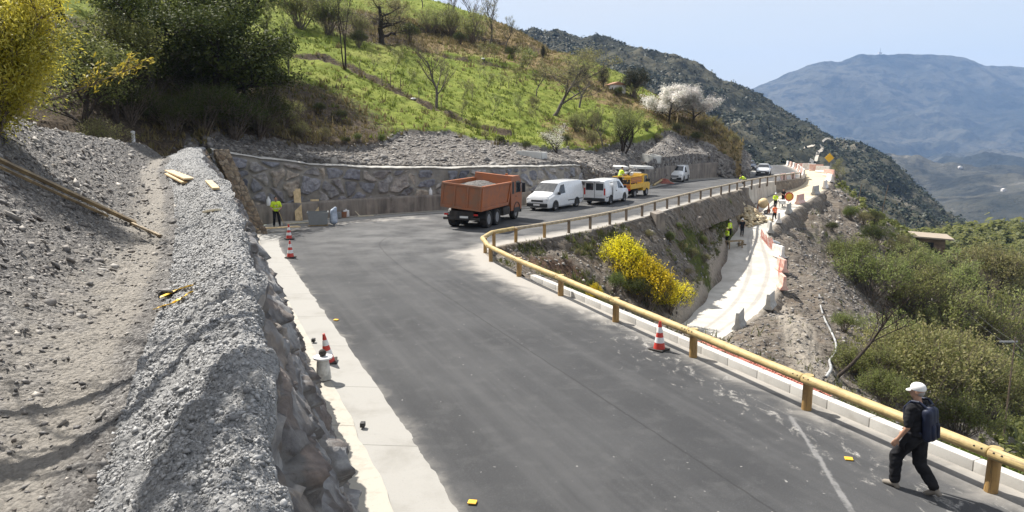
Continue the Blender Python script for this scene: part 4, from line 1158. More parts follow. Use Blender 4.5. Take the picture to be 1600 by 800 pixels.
# wall under the guardrail above the track: concrete length, then rounded stone length
def drop_wall(name, label, path, mat, mx, stone):
    P = poly_sample(path, 0.12)
    s = np.concatenate([[0], np.cumsum(np.linalg.norm(np.diff(P, axis=0), axis=1))])
    t = np.gradient(P, axis=0); t /= np.linalg.norm(t, axis=1, keepdims=True)
    nr = np.stack([t[:, 1], -t[:, 0]], -1)
    top = rz(P[:, 1]) + 0.06
    q = np.concatenate([[0, 0.004], np.linspace(0.01, 1, mx)])
    D = np.concatenate([[-0.45, -0.0], 0.35 * np.linspace(0, 1, mx)])
    bot = low_f(P[:, 0] + nr[:, 0] * 0.4, P[:, 1] + nr[:, 1] * 0.4) - 1.2
    bot = np.minimum(bot, top - 0.8)
    Zc = top[:, None] + (bot - top)[:, None] * q[None]
    SX = np.repeat(s[:, None], len(q), 1)
    f1, f2, cid = worley(SX / 0.5, Zc / 0.32, 151)
    st_ = sstep(0.05, 0.2, f2 - f1)
    off = (0.05 * st_ * cid if stone else 0) + 0.03 * fbm(SX * 1.3, Zc * 1.3, 4, 152)
    dd = D[None] + off * (np.arange(len(q)) > 1)[None]
    G_ = np.dstack([P[:, None, 0] + nr[:, None, 0] * dd, P[:, None, 1] + nr[:, None, 1] * dd, Zc])
    return tag(grid(name, G_, mat, dict(stone=st_, sid=cid), flip=True), label, 'wall')
kin = [tuple(p) for p in INNER[int(NR * 17.45 / 22):int(NR * 18.25 / 22):12]] + [tuple(INNER[int(NR * 18.25 / 22)] + np.array([.05, .05]))]
drop_wall('concrete_retaining_wall', 'smooth grey concrete retaining wall dropping from the guardrail to the rubble heap', kin, M['castpale'], 26, False)
kin2 = [tuple(p) for p in INNER[int(NR * 18.25 / 22):int(NR * 19.0 / 22):10]] + [(37.2, 95.0), (39.0, 99.5), (41.3, 106.0)]
drop_wall('stone_retaining_wall', 'rounded brown rubble stone retaining wall at the head of the dirt track', kin2, M['rubblestone'], 26, True)

# stone clad end of the left wall
def slab(name, label, p0, p1, wid, dep, mat, cell=0.32):
    p0, p1 = Vector(p0), Vector(p1); ax = (p1 - p0); L = ax.length; ax.normalize()
    side = Vector((0.93, 0.36, 0)).normalized(); nrm = side.cross(ax).normalized()
    ring = []
    n = 16
    for k in range(4 * n):
        e, f = divmod(k, n); f = f / n
        a = [(-1 + 2 * f, -1), (1, -1 + 2 * f), (1 - 2 * f, 1), (-1, 1 - 2 * f)][e]
        ring.append(a)
    ring.append(ring[0]); R = np.array(ring)
    rows = int(L / 0.05)
    s = np.linspace(0, L, rows)
    per = np.linspace(0, 2 * (wid + dep), len(R))
    SX, PR = np.meshgrid(s, per, indexing='ij')
    f1, f2, cid = worley(SX / cell, PR / (cell * 0.8), 161)
    st_ = sstep(0.06, 0.2, f2 - f1)
    ex = 1 + 0.16 * st_ * (0.4 + cid) 
    A = np.array(side)[None, None] * (R[None, :, 0:1] * wid / 2 * ex[..., None]) + np.array(nrm)[None, None] * (R[None, :, 1:2] * dep / 2 * ex[..., None])
    P = np.array(p0)[None, None] + np.array(ax)[None, None] * SX[..., None] + A
    o = grid(name, P, mat, dict(stone=st_, sid=cid))
    me = o.data; bmx = bmesh.new(); bmx.from_mesh(me); bmx.verts.ensure_lookup_table()
    w_ = len(R)
    bmx.faces.new([bmx.verts[(rows - 1) * w_ + k] for k in range(w_ - 1)])
    bmesh.ops.recalc_face_normals(bmx, faces=bmx.faces); bmx.to_mesh(me); bmx.free()
    return tag(o, label, 'wall end')
slab('stone_buttress', 'slanting brown stone clad wall end between the grey wall and the boulder wall', W(410, 370, 39.4) + Vector((0, 0, -0.4)), W(346, 240, 41.6), 0.7, 0.8, M['brownstone'])
slab('stone_buttress', 'short brown stone stub at the top of the grey wall beside the slanting wall end', W(326, 262, 40.4), W(316, 239, 41.0), 0.40, 0.6, M['brownstone'])

# ------------------------------------------------------------------ trees and shrubs
def tubes(name, segs, mat, parent=None):
    """segs: list of (p0,p1,r0,r1)"""
    V, F = [], []
    P0 = np.array([s[0] for s in segs]); P1 = np.array([s[1] for s in segs])
    R0 = np.array([s[2] for s in segs]); R1 = np.array([s[3] for s in segs])
    n = 6
    ax = P1 - P0; ax /= np.linalg.norm(ax, axis=1, keepdims=True) + 1e-9
    ref = np.where(np.abs(ax[:, 2:3]) > 0.9, [[1.0, 0, 0]], [[0, 0, 1.0]])
    a = np.cross(ax, ref); a /= np.linalg.norm(a, axis=1, keepdims=True)
    b = np.cross(ax, a)
    th = np.arange(n) * 2 * np.pi / n
    c, s_ = np.cos(th), np.sin(th)
    dirs = a[:, None] * c[None, :, None] + b[:, None] * s_[None, :, None]
    A = P0[:, None] + dirs * R0[:, None, None]; B_ = P1[:, None] + dirs * R1[:, None, None]
    V = np.concatenate([A, B_], 1).reshape(-1, 3)
    k = np.arange(n)
    F = np.stack([k, (k + 1) % n, n + (k + 1) % n, n + k], -1)
    F = (F[None] + (np.arange(len(segs)) * 2 * n)[:, None, None]).reshape(-1, 4)
    me = mesh_np(name, V, F, mat, smooth=True)
    return link(bpy.data.objects.new(name, me), parent)

def leaves(name, P, size, mat, parent=None, aspect=0.5, D=None, up=0.3, seed=0):
    r = np.random.default_rng(seed)
    n = len(P)
    N_ = r.normal(size=(n, 3)); N_[:, 2] = np.abs(N_[:, 2]) + up
    N_ /= np.linalg.norm(N_, axis=1, keepdims=True)
    T = r.normal(size=(n, 3)) if D is None else D + 0.5 * r.normal(size=(n, 3))
    T -= N_ * (T * N_).sum(1, keepdims=True); T /= np.linalg.norm(T, axis=1, keepdims=True) + 1e-9
    Bv = np.cross(N_, T)
    sz = (size * r.uniform(0.6, 1.35, n))[:, None]
    V = np.stack([P - T * sz * 0.5, P + Bv * sz * aspect * 0.5 + N_ * sz * 0.08, P + T * sz * 0.5, P - Bv * sz * aspect * 0.5 + N_ * sz * 0.08], 1).reshape(-1, 3)
    F = np.arange(n * 4).reshape(-1, 4)
    return link(bpy.data.objects.new(name, mesh_np(name, V, F, mat)), parent)

def grow(seed, H, r0, stems=1, lean=(0, 0), spread=0.6, levels=3, kids=5, ratio=0.62, up=0.25, start=0.35, wander=0.18, fork=0.0):
    r = random.Random(seed)
    segs, tips = [], []
    def br(p, d, L, rad, lev):
        n = max(3, int(4 + (lev == 0) * 3))
        pts = [p]; rr = [rad]
        for i in range(n):
            d = (d + Vector((r.gauss(0, wander), r.gauss(0, wander), r.gauss(0, wander * 0.6) + up * 0.12)) ).normalized()
            p = p + d * (L / n)
            pts.append(p); rr.append(rad * (1 - 0.62 * (i + 1) / n))
        for i in range(n): segs.append((tuple(pts[i]), tuple(pts[i + 1]), rr[i], rr[i + 1]))
        if lev >= levels:
            for i in range(1, n + 1): tips.append((tuple(pts[i]), tuple(d)))
            return
        for k in range(kids + (lev == 0) * 2):
            f = start + (1 - start) * (k + r.random() * 0.7) / (kids + (lev == 0) * 2)
            f = min(0.99, f); i = min(n - 1, int(f * n))
            q = pts[i].lerp(pts[i + 1], f * n - i)
            az = r.random() * 2 * math.pi
            side = Vector((math.cos(az), math.sin(az), 0))
            nd_ = (d * (1 - spread) + side * spread + Vector((0, 0, up))).normalized()
            br(q, nd_, L * ratio * (1.15 - 0.5 * f) * r.uniform(0.75, 1.15), max(rr[i] * 0.55, 0.011), lev + 1)
        tips.append((tuple(pts[-1]), tuple(d)))
    for s in range(stems):
        a = 2 * math.pi * s / max(1, stems) + r.random()
        o = Vector((math.cos(a), math.sin(a), 0)) * (0.12 if stems > 1 else 0)
        d = Vector((lean[0] + (math.cos(a) * fork if stems > 1 else 0), lean[1] + (math.sin(a) * fork if stems > 1 else 0), 1)).normalized()
        br(o - Vector((0, 0, 0.35)), d, H * (1 if stems == 1 else r.uniform(0.75, 1.05)), r0, 0)
    return segs, tips

def bark(name, c): return simple(name, c, tuple(x * 0.5 for x in c[:3]) + (1,), 0.95, 6, 0.8, stretch=(3, 3, 0.7), bdist=0.02, spec=0.15)
M['bark'] = bark('grey_bark', (0.16, 0.14, 0.12, 1))
M['barkdark'] = bark('dark_bark', (0.065, 0.052, 0.043, 1))
M['twig'] = bark('twig_bark', (0.19, 0.155, 0.125, 1))
g_ = lambda *a: [tuple(x) + (1,) for x in a]
M['leaf_oak'] = leaf_mat('evergreen_leaves', g_((0.034, 0.046, 0.012), (0.066, 0.086, 0.02), (0.115, 0.135, 0.036), (0.05, 0.063, 0.017)), 0.25, rough=0.7, spec=0.12)
M['leaf_olive'] = leaf_mat('olive_leaves', g_((0.12, 0.145, 0.04), (0.20, 0.225, 0.065), (0.27, 0.28, 0.095), (0.14, 0.165, 0.048)), 0.5)
M['leaf_tan'] = leaf_mat('budding_leaves', g_((0.22, 0.22, 0.08), (0.32, 0.29, 0.12), (0.17, 0.185, 0.06), (0.39, 0.34, 0.18)), 0.5)
M['leaf_fresh'] = leaf_mat('fresh_leaves', g_((0.10, 0.145, 0.02), (0.15, 0.19, 0.032), (0.075, 0.11, 0.018), (0.19, 0.215, 0.05)), 0.4)
M['leaf_spring'] = leaf_mat('spring_leaves', g_((0.24, 0.28, 0.075), (0.33, 0.345, 0.12), (0.18, 0.21, 0.06), (0.39, 0.37, 0.17)), 0.5)
M['leaf_yellow'] = leaf_mat('yellow_willow_leaves', g_((0.46, 0.37, 0.04), (0.60, 0.49, 0.07), (0.32, 0.27, 0.03), (0.72, 0.61, 0.16), (0.24, 0.22, 0.03)), 0.55)
M['gorse'] = leaf_mat('gorse_flowers', g_((0.86, 0.68, 0.015), (0.92, 0.78, 0.03), (0.78, 0.60, 0.012)), 0.3)
M['leaf_gorse'] = leaf_mat('gorse_green', g_((0.05, 0.075, 0.014), (0.09, 0.115, 0.02), (0.035, 0.05, 0.012)), 0.25)
M['blossom'] = leaf_mat('cherry_blossom', g_((0.82, 0.78, 0.76), (0.74, 0.68, 0.65), (0.88, 0.86, 0.84), (0.62, 0.55, 0.50)), 0.55)
M['leaf_pine'] = leaf_mat('pine_needles', g_((0.018, 0.026, 0.012), (0.034, 0.045, 0.018), (0.055, 0.062, 0.022)), 0.15)
M['leaf_citrus'] = leaf_mat('yellow_green_leaves', g_((0.30, 0.27, 0.02), (0.20, 0.21, 0.018), (0.40, 0.34, 0.03), (0.09, 0.115, 0.014)), 0.4)

def split_parts(segs, thr, root, m_trunk, m_twig):
    big = [s for s in segs if s[2] >= thr]; small = [s for s in segs if s[2] < thr]
    if big: tubes('trunk', big, m_trunk, root)
    if small: tubes('crown', small, m_twig, root)

def clump(tips, per, rad, seed, drop=0.0):
    r = np.random.default_rng(seed)
    T = np.array([t[0] for t in tips]); D = np.array([t[1] for t in tips])
    k = np.repeat(np.arange(len(T)), per)
    return T[k] + r.normal(0, rad, (len(k), 3)) + D[k] * r.uniform(0, rad * 1.5, (len(k), 1)), D[k]

PROTO = {}
def proto(key, name, H):
    o = thing(name, None, None)
    PROTO[key] = [o, H, False]
    return o
def height_of(o):
    return max((max(v.co.z for v in c.data.vertices) for c in o.children if c.type == 'MESH'), default=1)

def mk_bare(key, seed, H, r0, buds=None, name='bare_tree', **kw):
    o = proto(key, name, H)
    sg, tp = grow(seed, H, r0, **kw)
    if buds:
        tubes('trunk', sg, M['barkdark'] if kw.get('stems', 1) > 1 else M['bark'], o)
    else:
        split_parts(sg, r0 * 0.3, o, M['bark'], M['twig'])
    if buds:
        P, D = clump(tp, buds[1], buds[2], seed)
        leaves('crown', P, buds[3], M[buds[0]], o, 0.55, seed=seed)
    PROTO[key][1] = height_of(o)
def mk_leafy(key, seed, H, r0, leafm, per, rad, size, aspect=0.5, name='tree', barkm='barkdark', **kw):
    o = proto(key, name, H)
    sg, tp = grow(seed, H, r0, **kw)
    tubes('trunk', sg, M[barkm], o)
    P, D = clump(tp, per, rad, seed)
    leaves('crown', P, size, M[leafm], o, aspect, seed=seed)
    PROTO[key][1] = height_of(o)

def mk_bush(key, seed, H, Wd, leafm, shoots, per, size, name='shrub', lobes=7, top=None, aspect=0.45, stems=9, twigcol='twig', gap=0.25, flat=0.75):
    """rounded bush: stems fan out to shoots on the lobes' outer shells"""
    r = np.random.default_rng(seed)
    o = proto(key, name, H)
    th = r.uniform(0, 2 * np.pi, lobes); rr = np.sqrt(r.uniform(0, 1, lobes)) * Wd * 0.30
    C_ = np.stack([rr * np.cos(th), rr * np.sin(th), H * (0.40 + 0.25 * r.random(lobes) - 0.12 * rr / (Wd * 0.3))], -1)
    C_[0] = (0, 0, H * 0.56)
    R_ = np.stack([Wd * (0.20 + 0.10 * r.random(lobes))] * 2 + [H * (0.25 + 0.12 * r.random(lobes))], -1)
    k = r.integers(0, lobes, shoots)
    d = r.normal(size=(shoots, 3)); d[:, 2] = np.abs(d[:, 2]) * 1.1 - 0.45; d /= np.linalg.norm(d, axis=1, keepdims=True)
    f = r.uniform(0.35, 1.05, shoots) ** 0.6
    P0 = C_[k] + d * R_[k] * f[:, None]
    gapn = fbm(P0[:, 0] * 2.2 / Wd * 2 + P0[:, 2], P0[:, 1] * 2.2 / Wd * 2 - P0[:, 2], 3, seed)
    keep = (gapn > -gap) & (P0[:, 2] > 0.03 * H)
    P0 = P0[keep]; d = d[keep]
    sd = d * 0.7 + np.array([0, 0, flat]) + r.normal(0, 0.25, d.shape); sd /= np.linalg.norm(sd, axis=1, keepdims=True)
    L = H * 0.12 * r.uniform(0.5, 1.6, len(P0))
    t = r.uniform(0, 1, (len(P0), per))
    P = (P0[:, None] + sd[:, None] * (t * L[:, None])[..., None] + r.normal(0, size * 0.5, (len(P0), per, 3))).reshape(-1, 3)
    D = np.repeat(sd, per, 0)
    if top is None:
        leaves('crown', P, size, M[leafm], o, aspect, D, seed=seed)
    else:
        outer = np.repeat((f[keep] > 0.72) & (P0[:, 2] > H * top[2]) & (gapn[keep] > -0.12), per) & (r.random(len(P)) < top[1])
        leaves('crown', P[~outer], size, M[leafm], o, aspect, D[~outer], seed=seed)
        leaves('flowers', P[outer], size * 1.15, M[top[0]], o, 0.8, D[outer], seed=seed + 1)
    sg = []
    for i in range(stems * 3):
        q = P0[r.integers(0, len(P0))]
        b0 = np.array([r.normal(0, Wd * 0.03), r.normal(0, Wd * 0.03), -0.3]); mid = (b0 + q) / 2 + np.array([0, 0, 0.08 * H])
        rad = 0.011 * H
        sg += [(b0, mid, rad, rad * 0.6), (mid, q, rad * 0.6, rad * 0.25)]
    for i in range(min(len(P0), 420)):
        sg.append((P0[i] - sd[i] * L[i] * 0.9, P0[i] + sd[i] * L[i] * 1.1, 0.0035 * H, 0.0012 * H))
    st_ = tubes('stems', sg, M[twigcol]); cr = [q for q in o.children if q.name.startswith('crown')][0]
    bm = bmesh.new(); bm.from_mesh(st_.data)
    for fc in bm.faces: fc.material_index = 1
    bm.from_mesh(cr.data); bm.to_mesh(cr.data); bm.free(); cr.data.materials.append(M[twigcol])
    md = st_.data; bpy.data.objects.remove(st_); bpy.data.meshes.remove(md)
    PROTO[key][1] = float(P[:, 2].max())

mk_bare('bare', 3, 5.2, 0.17, None, levels=4, kids=4, spread=0.62, up=0.35, start=0.25, wander=0.14, ratio=0.66)
mk_bare('bare2', 5, 6.0, 0.16, ('leaf_tan', 2, 0.14, 0.10), levels=4, kids=4, spread=0.58, up=0.4, start=0.25, wander=0.15, ratio=0.62)
mk_bare('leaning', 8, 5.5, 0.18, ('leaf_tan', 3, 0.15, 0.10), lean=(0.75, 0), levels=4, kids=4, spread=0.7, up=0.2, start=0.18, wander=0.2, ratio=0.75)
mk_bare('slimclump', 12, 9.0, 0.085, ('leaf_spring', 1, 0.15, 0.10), name='slender_tree_clump', stems=5, fork=0.13, levels=2, kids=4, spread=0.35, up=0.5, start=0.55, wander=0.05, ratio=0.25)
mk_bare('slim', 14, 9.5, 0.12, ('leaf_spring', 7, 0.22, 0.13), name='slender_tree', levels=2, kids=9, spread=0.5, up=0.45, start=0.28, wander=0.05, ratio=0.26)
mk_bare('sapling', 17, 1.9, 0.028, ('leaf_spring', 8, 0.13, 0.10), name='orchard_sapling', levels=2, kids=4, spread=0.7, up=0.5, start=0.3, wander=0.12, ratio=0.6)
mk_bare('sapling2', 19, 1.7, 0.03, ('leaf_tan', 5, 0.12, 0.09), name='orchard_sapling', levels=2, kids=4, spread=0.8, up=0.45, start=0.3, wander=0.14, ratio=0.65)
mk_bare('whip', 23, 3.0, 0.022, ('leaf_spring', 3, 0.08, 0.07), name='sapling', levels=1, kids=5, spread=0.3, up=0.6, start=0.4, wander=0.04, ratio=0.25)
mk_leafy('oak', 31, 5.2, 0.22, 'leaf_oak', 16, 0.32, 0.17, levels=3, kids=5, spread=0.7, up=0.2, start=0.18, ratio=0.62, name='evergreen_tree')
mk_leafy('oak2', 37, 5.6, 0.22, 'leaf_olive', 11, 0.30, 0.16, levels=3, kids=5, spread=0.66, up=0.25, start=0.2, ratio=0.6, name='evergreen_tree')
mk_leafy('spreaddark', 41, 3.6, 0.28, 'leaf_tan', 5, 0.22, 0.11, levels=4, kids=3, spread=0.85, up=0.2, start=0.15, ratio=0.82, wander=0.25, name='spreading_tree')
mk_leafy('greentree', 43, 4.2, 0.13, 'leaf_olive', 7, 0.25, 0.11, levels=3, kids=4, spread=0.6, up=0.35, start=0.15, ratio=0.65, stems=3, fork=0.45, name='green_tree')
mk_leafy('blossom', 47, 4.0, 0.16, 'blossom', 38, 0.28, 0.12, aspect=0.85, levels=3, kids=5, spread=0.7, up=0.3, start=0.18, ratio=0.68, name='cherry_tree')
mk_leafy('paleblossom', 53, 3.0, 0.09, 'blossom', 3, 0.2, 0.07, aspect=0.85, levels=3, kids=4, spread=0.7, up=0.3, start=0.15, ratio=0.65, stems=2, fork=0.4, name='cherry_tree')
mk_bush('pine', 59, 5.0, 6.4, 'leaf_pine', 2600, 7, 0.20, name='pine_tree', lobes=11, aspect=0.22, gap=0.3)
mk_bush('cypress', 61, 6.0, 1.5, 'leaf_pine', 900, 7, 0.16, name='cypress_tree', lobes=12, aspect=0.3, gap=0.5, flat=1.6)
mk_bush('big_tan', 67, 3.6, 4.8, 'leaf_tan', 2300, 6, 0.115, lobes=11, gap=0.12, aspect=0.5, flat=0.95)
mk_bush('big_olive', 71, 3.6, 4.8, 'leaf_olive', 2300, 6, 0.115, lobes=11, gap=0.12, aspect=0.5, flat=0.95)
mk_bush('big_spring', 73, 3.4, 4.4, 'leaf_spring', 2300, 6, 0.115, lobes=10, gap=0.06, aspect=0.45, flat=1.1)
mk_bush('mid_fresh', 79, 2.0, 2.6, 'leaf_fresh', 1600, 6, 0.06, lobes=7)
mk_bush('mid_dark', 83, 2.2, 3.0, 'leaf_oak', 1900, 6, 0.07, lobes=7)
mk_bush('mid_tan', 89, 1.8, 2.6, 'leaf_tan', 1300, 5, 0.06, lobes=7, gap=0.1)
mk_bush('gorse', 97, 2.2, 2.6, 'leaf_gorse', 3000, 7, 0.05, lobes=8, top=('gorse', 0.85, 0.22), name='gorse_bush', aspect=0.35, gap=0.35)
mk_bush('citrus', 101, 1.7, 1.6, 'leaf_citrus', 900, 6, 0.085, lobes=5, aspect=0.6)
mk_bush('groundleaf', 103, 0.55, 1.3, 'leaf_fresh', 420, 6, 0.08, lobes=6, aspect=0.7, stems=3, name='leafy_plant')

PLANTED = []
def plant(key, px, py, hpx, label, cat='tree', group=None, Y=None, bv=None, rz_=None, sx=1.0, lift=0.0):
    o0, H, used = PROTO[key]
    if Y is None:
        p = hit(bv or BV_hill, px, py)
        if p is None: p = W(px, py, 100)
    else:
        p = W(px, py, Y)
        if bv is not False: p.z = ground_at(bv or BV_hill, p.x, p.y)
    dist = p.y * math.cos(PITCH) - (p.z - CAMZ) * math.sin(PITCH)
    sc = hpx * dist / FOC / H
    if not used:
        o = o0; PROTO[key][2] = True
    else:
        o = copy_tree(o0)
    o.location = p + Vector((0, 0, lift)); o.rotation_euler = (0, 0, rnd.uniform(0, 6.28) if rz_ is None else rz_)
    o.scale = (sc * sx, sc * sx, sc)
    tag(o, label, cat, group)
    PLANTED.append(o)
    return o
# ------------------------------------------------------------------ planting: hillside
GD = 'dark evergreen trees in the shaded hollow'
for k, (key, x, y, h, Yq, sx, lab) in enumerate([
    ('oak', 250, 205, 165, 46, 1.0, 'broad dark evergreen tree behind the white post at the top of the gravel slope'),
    ('oak2', 185, 190, 150, 42, 1.0, 'olive green tree just right of the yellow willow at the gravel crest'),
    ('oak', 330, 205, 175, 50, 1.0, 'dark evergreen tree straight above the far end of the grey stone wall'),
    ('oak', 392, 200, 130, 55, 0.9, 'dark evergreen tree at the grass edge beside the ivy covered stump'),
    ('oak2', 290, 195, 210, 56, 0.95, 'tall olive green evergreen tree behind two darker ones in the hollow'),
    ('oak2', 130, 165, 150, 38, 1.0, 'loose olive green tree with sunlit top directly behind the yellow willow'),
    ('oak', 215, 180, 200, 60, 1.0, 'tall dark evergreen tree at the back of the shaded hollow'),
    ('oak', 110, 120, 170, 60, 1.1, 'dark evergreen tree high on the bank above the yellow willow'),
    ('oak2', 370, 150, 190, 70, 0.9, 'tall olive green evergreen tree reaching out of the picture above the hollow'),
    ('oak', 310, 110, 170, 76, 1.0, 'dark evergreen tree on the upper bank behind the hollow'),
    ('oak2', 40, 110, 190, 52, 1.0, 'olive green evergreen tree half hidden by the yellow willow'),
    ('oak', 235, 110, 150, 78, 1.1, 'topmost dark evergreen tree on the bank above the hollow')]):
    plant(key, x, y, h * 1.25, lab, 'tree', GD, Y=Yq, sx=sx * 1.1)
for x, y, h, Yq, key, lab in [
    (205, 212, 45, 43, 'mid_dark', 'low dark shrub beside the white post in the hollow'), (270, 212, 40, 45, 'mid_dark', 'low dark shrub in deep shade above the end of the grey wall'),
    (320, 212, 48, 47, 'mid_dark', 'dark shrub in shade above the short brown stone stub'), (365, 214, 50, 49, 'mid_dark', 'dark shrub in shade on the gravel above the boulder wall'),
    (405, 210, 50, 52, 'mid_dark', 'dark shrub at the foot of the ivy covered stump'), (160, 190, 40, 38, 'mid_tan', 'dry brown shrub at the crest of the gravel slope'),
    (115, 175, 32, 30, 'mid_tan', 'dry brown scrub between the yellow willow and the dark hollow'), (300, 190, 60, 52, 'mid_dark', 'dark shrub under the tall evergreen trees of the hollow'),
    (240, 190, 60, 50, 'mid_dark', 'dark shrub behind the broad evergreen tree in the hollow'), (345, 180, 70, 58, 'mid_dark', 'dark shrub filling the back of the shaded hollow')]:
    plant(key, x, y, h * 1.6, lab, 'shrub', 'shrubs in the shaded hollow', Y=Yq, sx=1.2)
plant('mid_dark', 430, 178, 78, 'ivy covered dark stump at the left edge of the bright grass', 'stump', Y=60, sx=0.55)
plant('slim', 427, 130, 150, 'slender pale green tree above the ivy covered stump', 'tree', Y=64)
plant('slim', 452, 150, 130, 'slender pale green tree right of the ivy covered stump', 'tree', Y=66, sx=0.8)
for x, y, h, key, lab in [
    (442, 200, 52, 'big_spring', 'pale grey green shrub below the slender trees at the grass edge'), (415, 212, 40, 'mid_tan', 'grey brown shrub above the gravel bank left of the dry grass'),
    (470, 216, 30, 'mid_tan', 'dry tan bush on the lower edge of the bright grass'), (505, 221, 26, 'mid_tan', 'small dry tan bush above the middle of the boulder wall'),
    (530, 190, 22, 'mid_dark', 'low dark bush in the bright lower meadow'), (500, 178, 20, 'mid_dark', 'small dark bush on the left side of the lower meadow'),
    (560, 222, 16, 'mid_fresh', 'bright green tuft hanging over the gravel below the lower meadow'), (598, 222, 14, 'mid_fresh', 'small bright green bush on the last tip of the lower meadow'),
    (540, 226, 14, 'mid_dark', 'dark green bush hanging over the gravel below the lower meadow')]:
    plant(key, x, y, h, lab, 'shrub', 'shrubs around the lower meadow')
plant('slimclump', 539, 108, 118, 'clump of five slender dark stems at the head of the brown field path', 'tree')
for x, y, h, lab in [(525, 148, 26, 'thin young sapling highest on the lower meadow'), (533, 164, 30, 'thin young sapling in the middle of the lower meadow'), (543, 160, 26, 'thin young sapling right of two others on the lower meadow'), (560, 202, 38, 'thin young sapling lowest on the lower meadow')]:
    plant('whip', x, y, h, lab, 'sapling', 'young saplings on the lower meadow')
plant('bare', 682, 167, 110, 'bare grey walnut tree beside the brown field path', 'tree', sx=1.05)
plant('spreaddark', 597, 68, 78, 'dark spreading tree on the terrace below the hilltop meadow', 'tree', sx=1.0)
plant('bare2', 765, 70, 91, 'tall bare grey tree at the skyline above the dry grass knoll', 'tree', 'bare trees on the skyline')
plant('bare', 706, 34, 57, 'bare tree on the skyline at the end of the top meadow', 'tree', 'bare trees on the skyline')
plant('bare2', 660, 12, 52, 'leafless tree on the skyline at the crest of the top meadow', 'tree', 'bare trees on the skyline')
plant('bare', 742, 56, 69, 'bare tree just left of the tallest skyline tree', 'tree', 'bare trees on the skyline')
plant('bare2', 790, 76, 52, 'small bare tree where the hilltop drops to the dry knoll', 'tree', 'bare trees on the skyline')
for x, y, h, key, lab in [(672, 52, 34, 'big_spring', 'pale green bush on the upper terrace beside the dark spreading tree'), (705, 56, 40, 'big_spring', 'pale green bush in the middle of the upper terrace'), (738, 68, 44, 'big_spring', 'pale green bush below the bare skyline trees'),
                          (625, 30, 28, 'mid_tan', 'dull brown bush at the top meadow edge'), (560, 60, 34, 'mid_tan', 'grey brown bush left of the dark spreading tree'), (515, 55, 50, 'big_olive', 'olive green bush above the clump of slender stems'), (470, 45, 60, 'big_olive', 'olive green bush high on the left of the meadow'),
                          (640, 66, 26, 'mid_dark', 'dark bush at the right foot of the spreading tree'), (560, 74, 24, 'mid_dark', 'dark bush at the left foot of the spreading tree'), (720, 70, 18, 'mid_dark', 'dark low bush under the terrace edge'), (800, 92, 18, 'mid_dark', 'dark low bush under the dry grass knoll'), (700, 40, 22, 'mid_dark', 'dark bush by the skyline tree at the end of the top meadow'),
                          (520, 20, 50, 'big_olive', 'olive green bush cut by the top of the picture'), (820, 98, 12, 'mid_tan', 'dry bush on the right shoulder of the knoll'), (832, 168, 16, 'mid_tan', 'low brown bush in the middle of the sapling orchard')]:
    plant(key, x, y, h * 1.25, lab, 'shrub', 'bushes along the terraces')
SAP = [(584, 111, 'sapling in the upper left corner of the orchard'), (614, 112, 'sapling second from the left in the top orchard row'), (637, 136, 'sapling above the fence stakes left of the walnut tree'), (667, 134, 'sapling just left of the walnut crown'),
       (702, 149, 'sapling close under the right side of the walnut crown'), (720, 156, 'sapling in the middle row right of the walnut tree'), (737, 157, 'sapling at the right end of the short middle row'), (756, 143, 'sapling in the centre of the orchard slope'), (777, 144, 'sapling below the dry stone terrace line'),
       (794, 139, 'sapling with pale twigs under the terrace line'), (804, 136, 'sapling nearest under the right end of the terrace line'), (767, 181, 'low sapling alone on the lower orchard grass'), (750, 122, 'sapling above the terrace line in the upper orchard'), (807, 113, 'sapling on the upper orchard beside the knoll'),
       (820, 109, 'sapling right below the dry grass knoll'), (751, 94, 'small sapling in the top strip under the bare skyline trees'), (770, 94, 'small sapling in the top strip beside a white stone'), (802, 171, 'sapling in the lower orchard left of the leaning tree'), (837, 194, 'sapling on the lower orchard edge above the gravel'), (812, 186, 'sapling in the lowest orchard row'), (720, 185, 'sapling in the grass right above the brown field path')]
for k, (x, y, lab) in enumerate(SAP):
    plant('sapling' if k % 3 else 'sapling2', x, y, rnd.uniform(26, 40), lab + (' with fresh leaves' if k % 3 else ''), 'sapling', 'orchard saplings on the hillside')
plant('leaning', 862, 180, 112, 'large leaning half bare tree in the middle of the hillside', 'tree', rz_=0.2)
plant('bare2', 838, 150, 62, 'bare grey tree left of the large leaning tree', 'tree')
plant('bare', 905, 168, 74, 'bare tree just right of the large leaning tree', 'tree')
plant('bare2', 942, 228, 66, 'dark bare tree on the gravel edge above the yellow truck', 'tree')
plant('greentree', 974, 238, 82, 'green multi stemmed tree growing out of the gravel bank', 'tree')
plant('paleblossom', 872, 240, 50, 'small pale blossoming tree on the edge of the gravel bank', 'tree')
plant('pine', 990, 152, 50, 'round dark green pine tree on the crest of the hillside', 'tree', sx=0.95)
plant('blossom', 1046, 190, 64, sx=1.15, label='white blossoming cherry tree, left of the pair at the end of the hillside', cat='tree')
plant('blossom', 1084, 191, 62, sx=1.15, label='white blossoming cherry tree, right of the pair at the end of the hillside', cat='tree')
plant('cypress', 848, 94, 28, 'slim black cypress on the skyline right of the dry knoll', 'tree')
for x, y, h, sx, lab in [(893, 124, 22, 2.0, 'dark conifer behind the leaning tree'), (912, 130, 36, 1.6, 'dark conifer in the middle of a row of three on the crest'), (942, 136, 40, 1.7, 'tall dark conifer nearest to the round pine')]:
    plant('cypress', x, y, h, lab, 'tree', 'dark conifers on the crest', sx=sx)
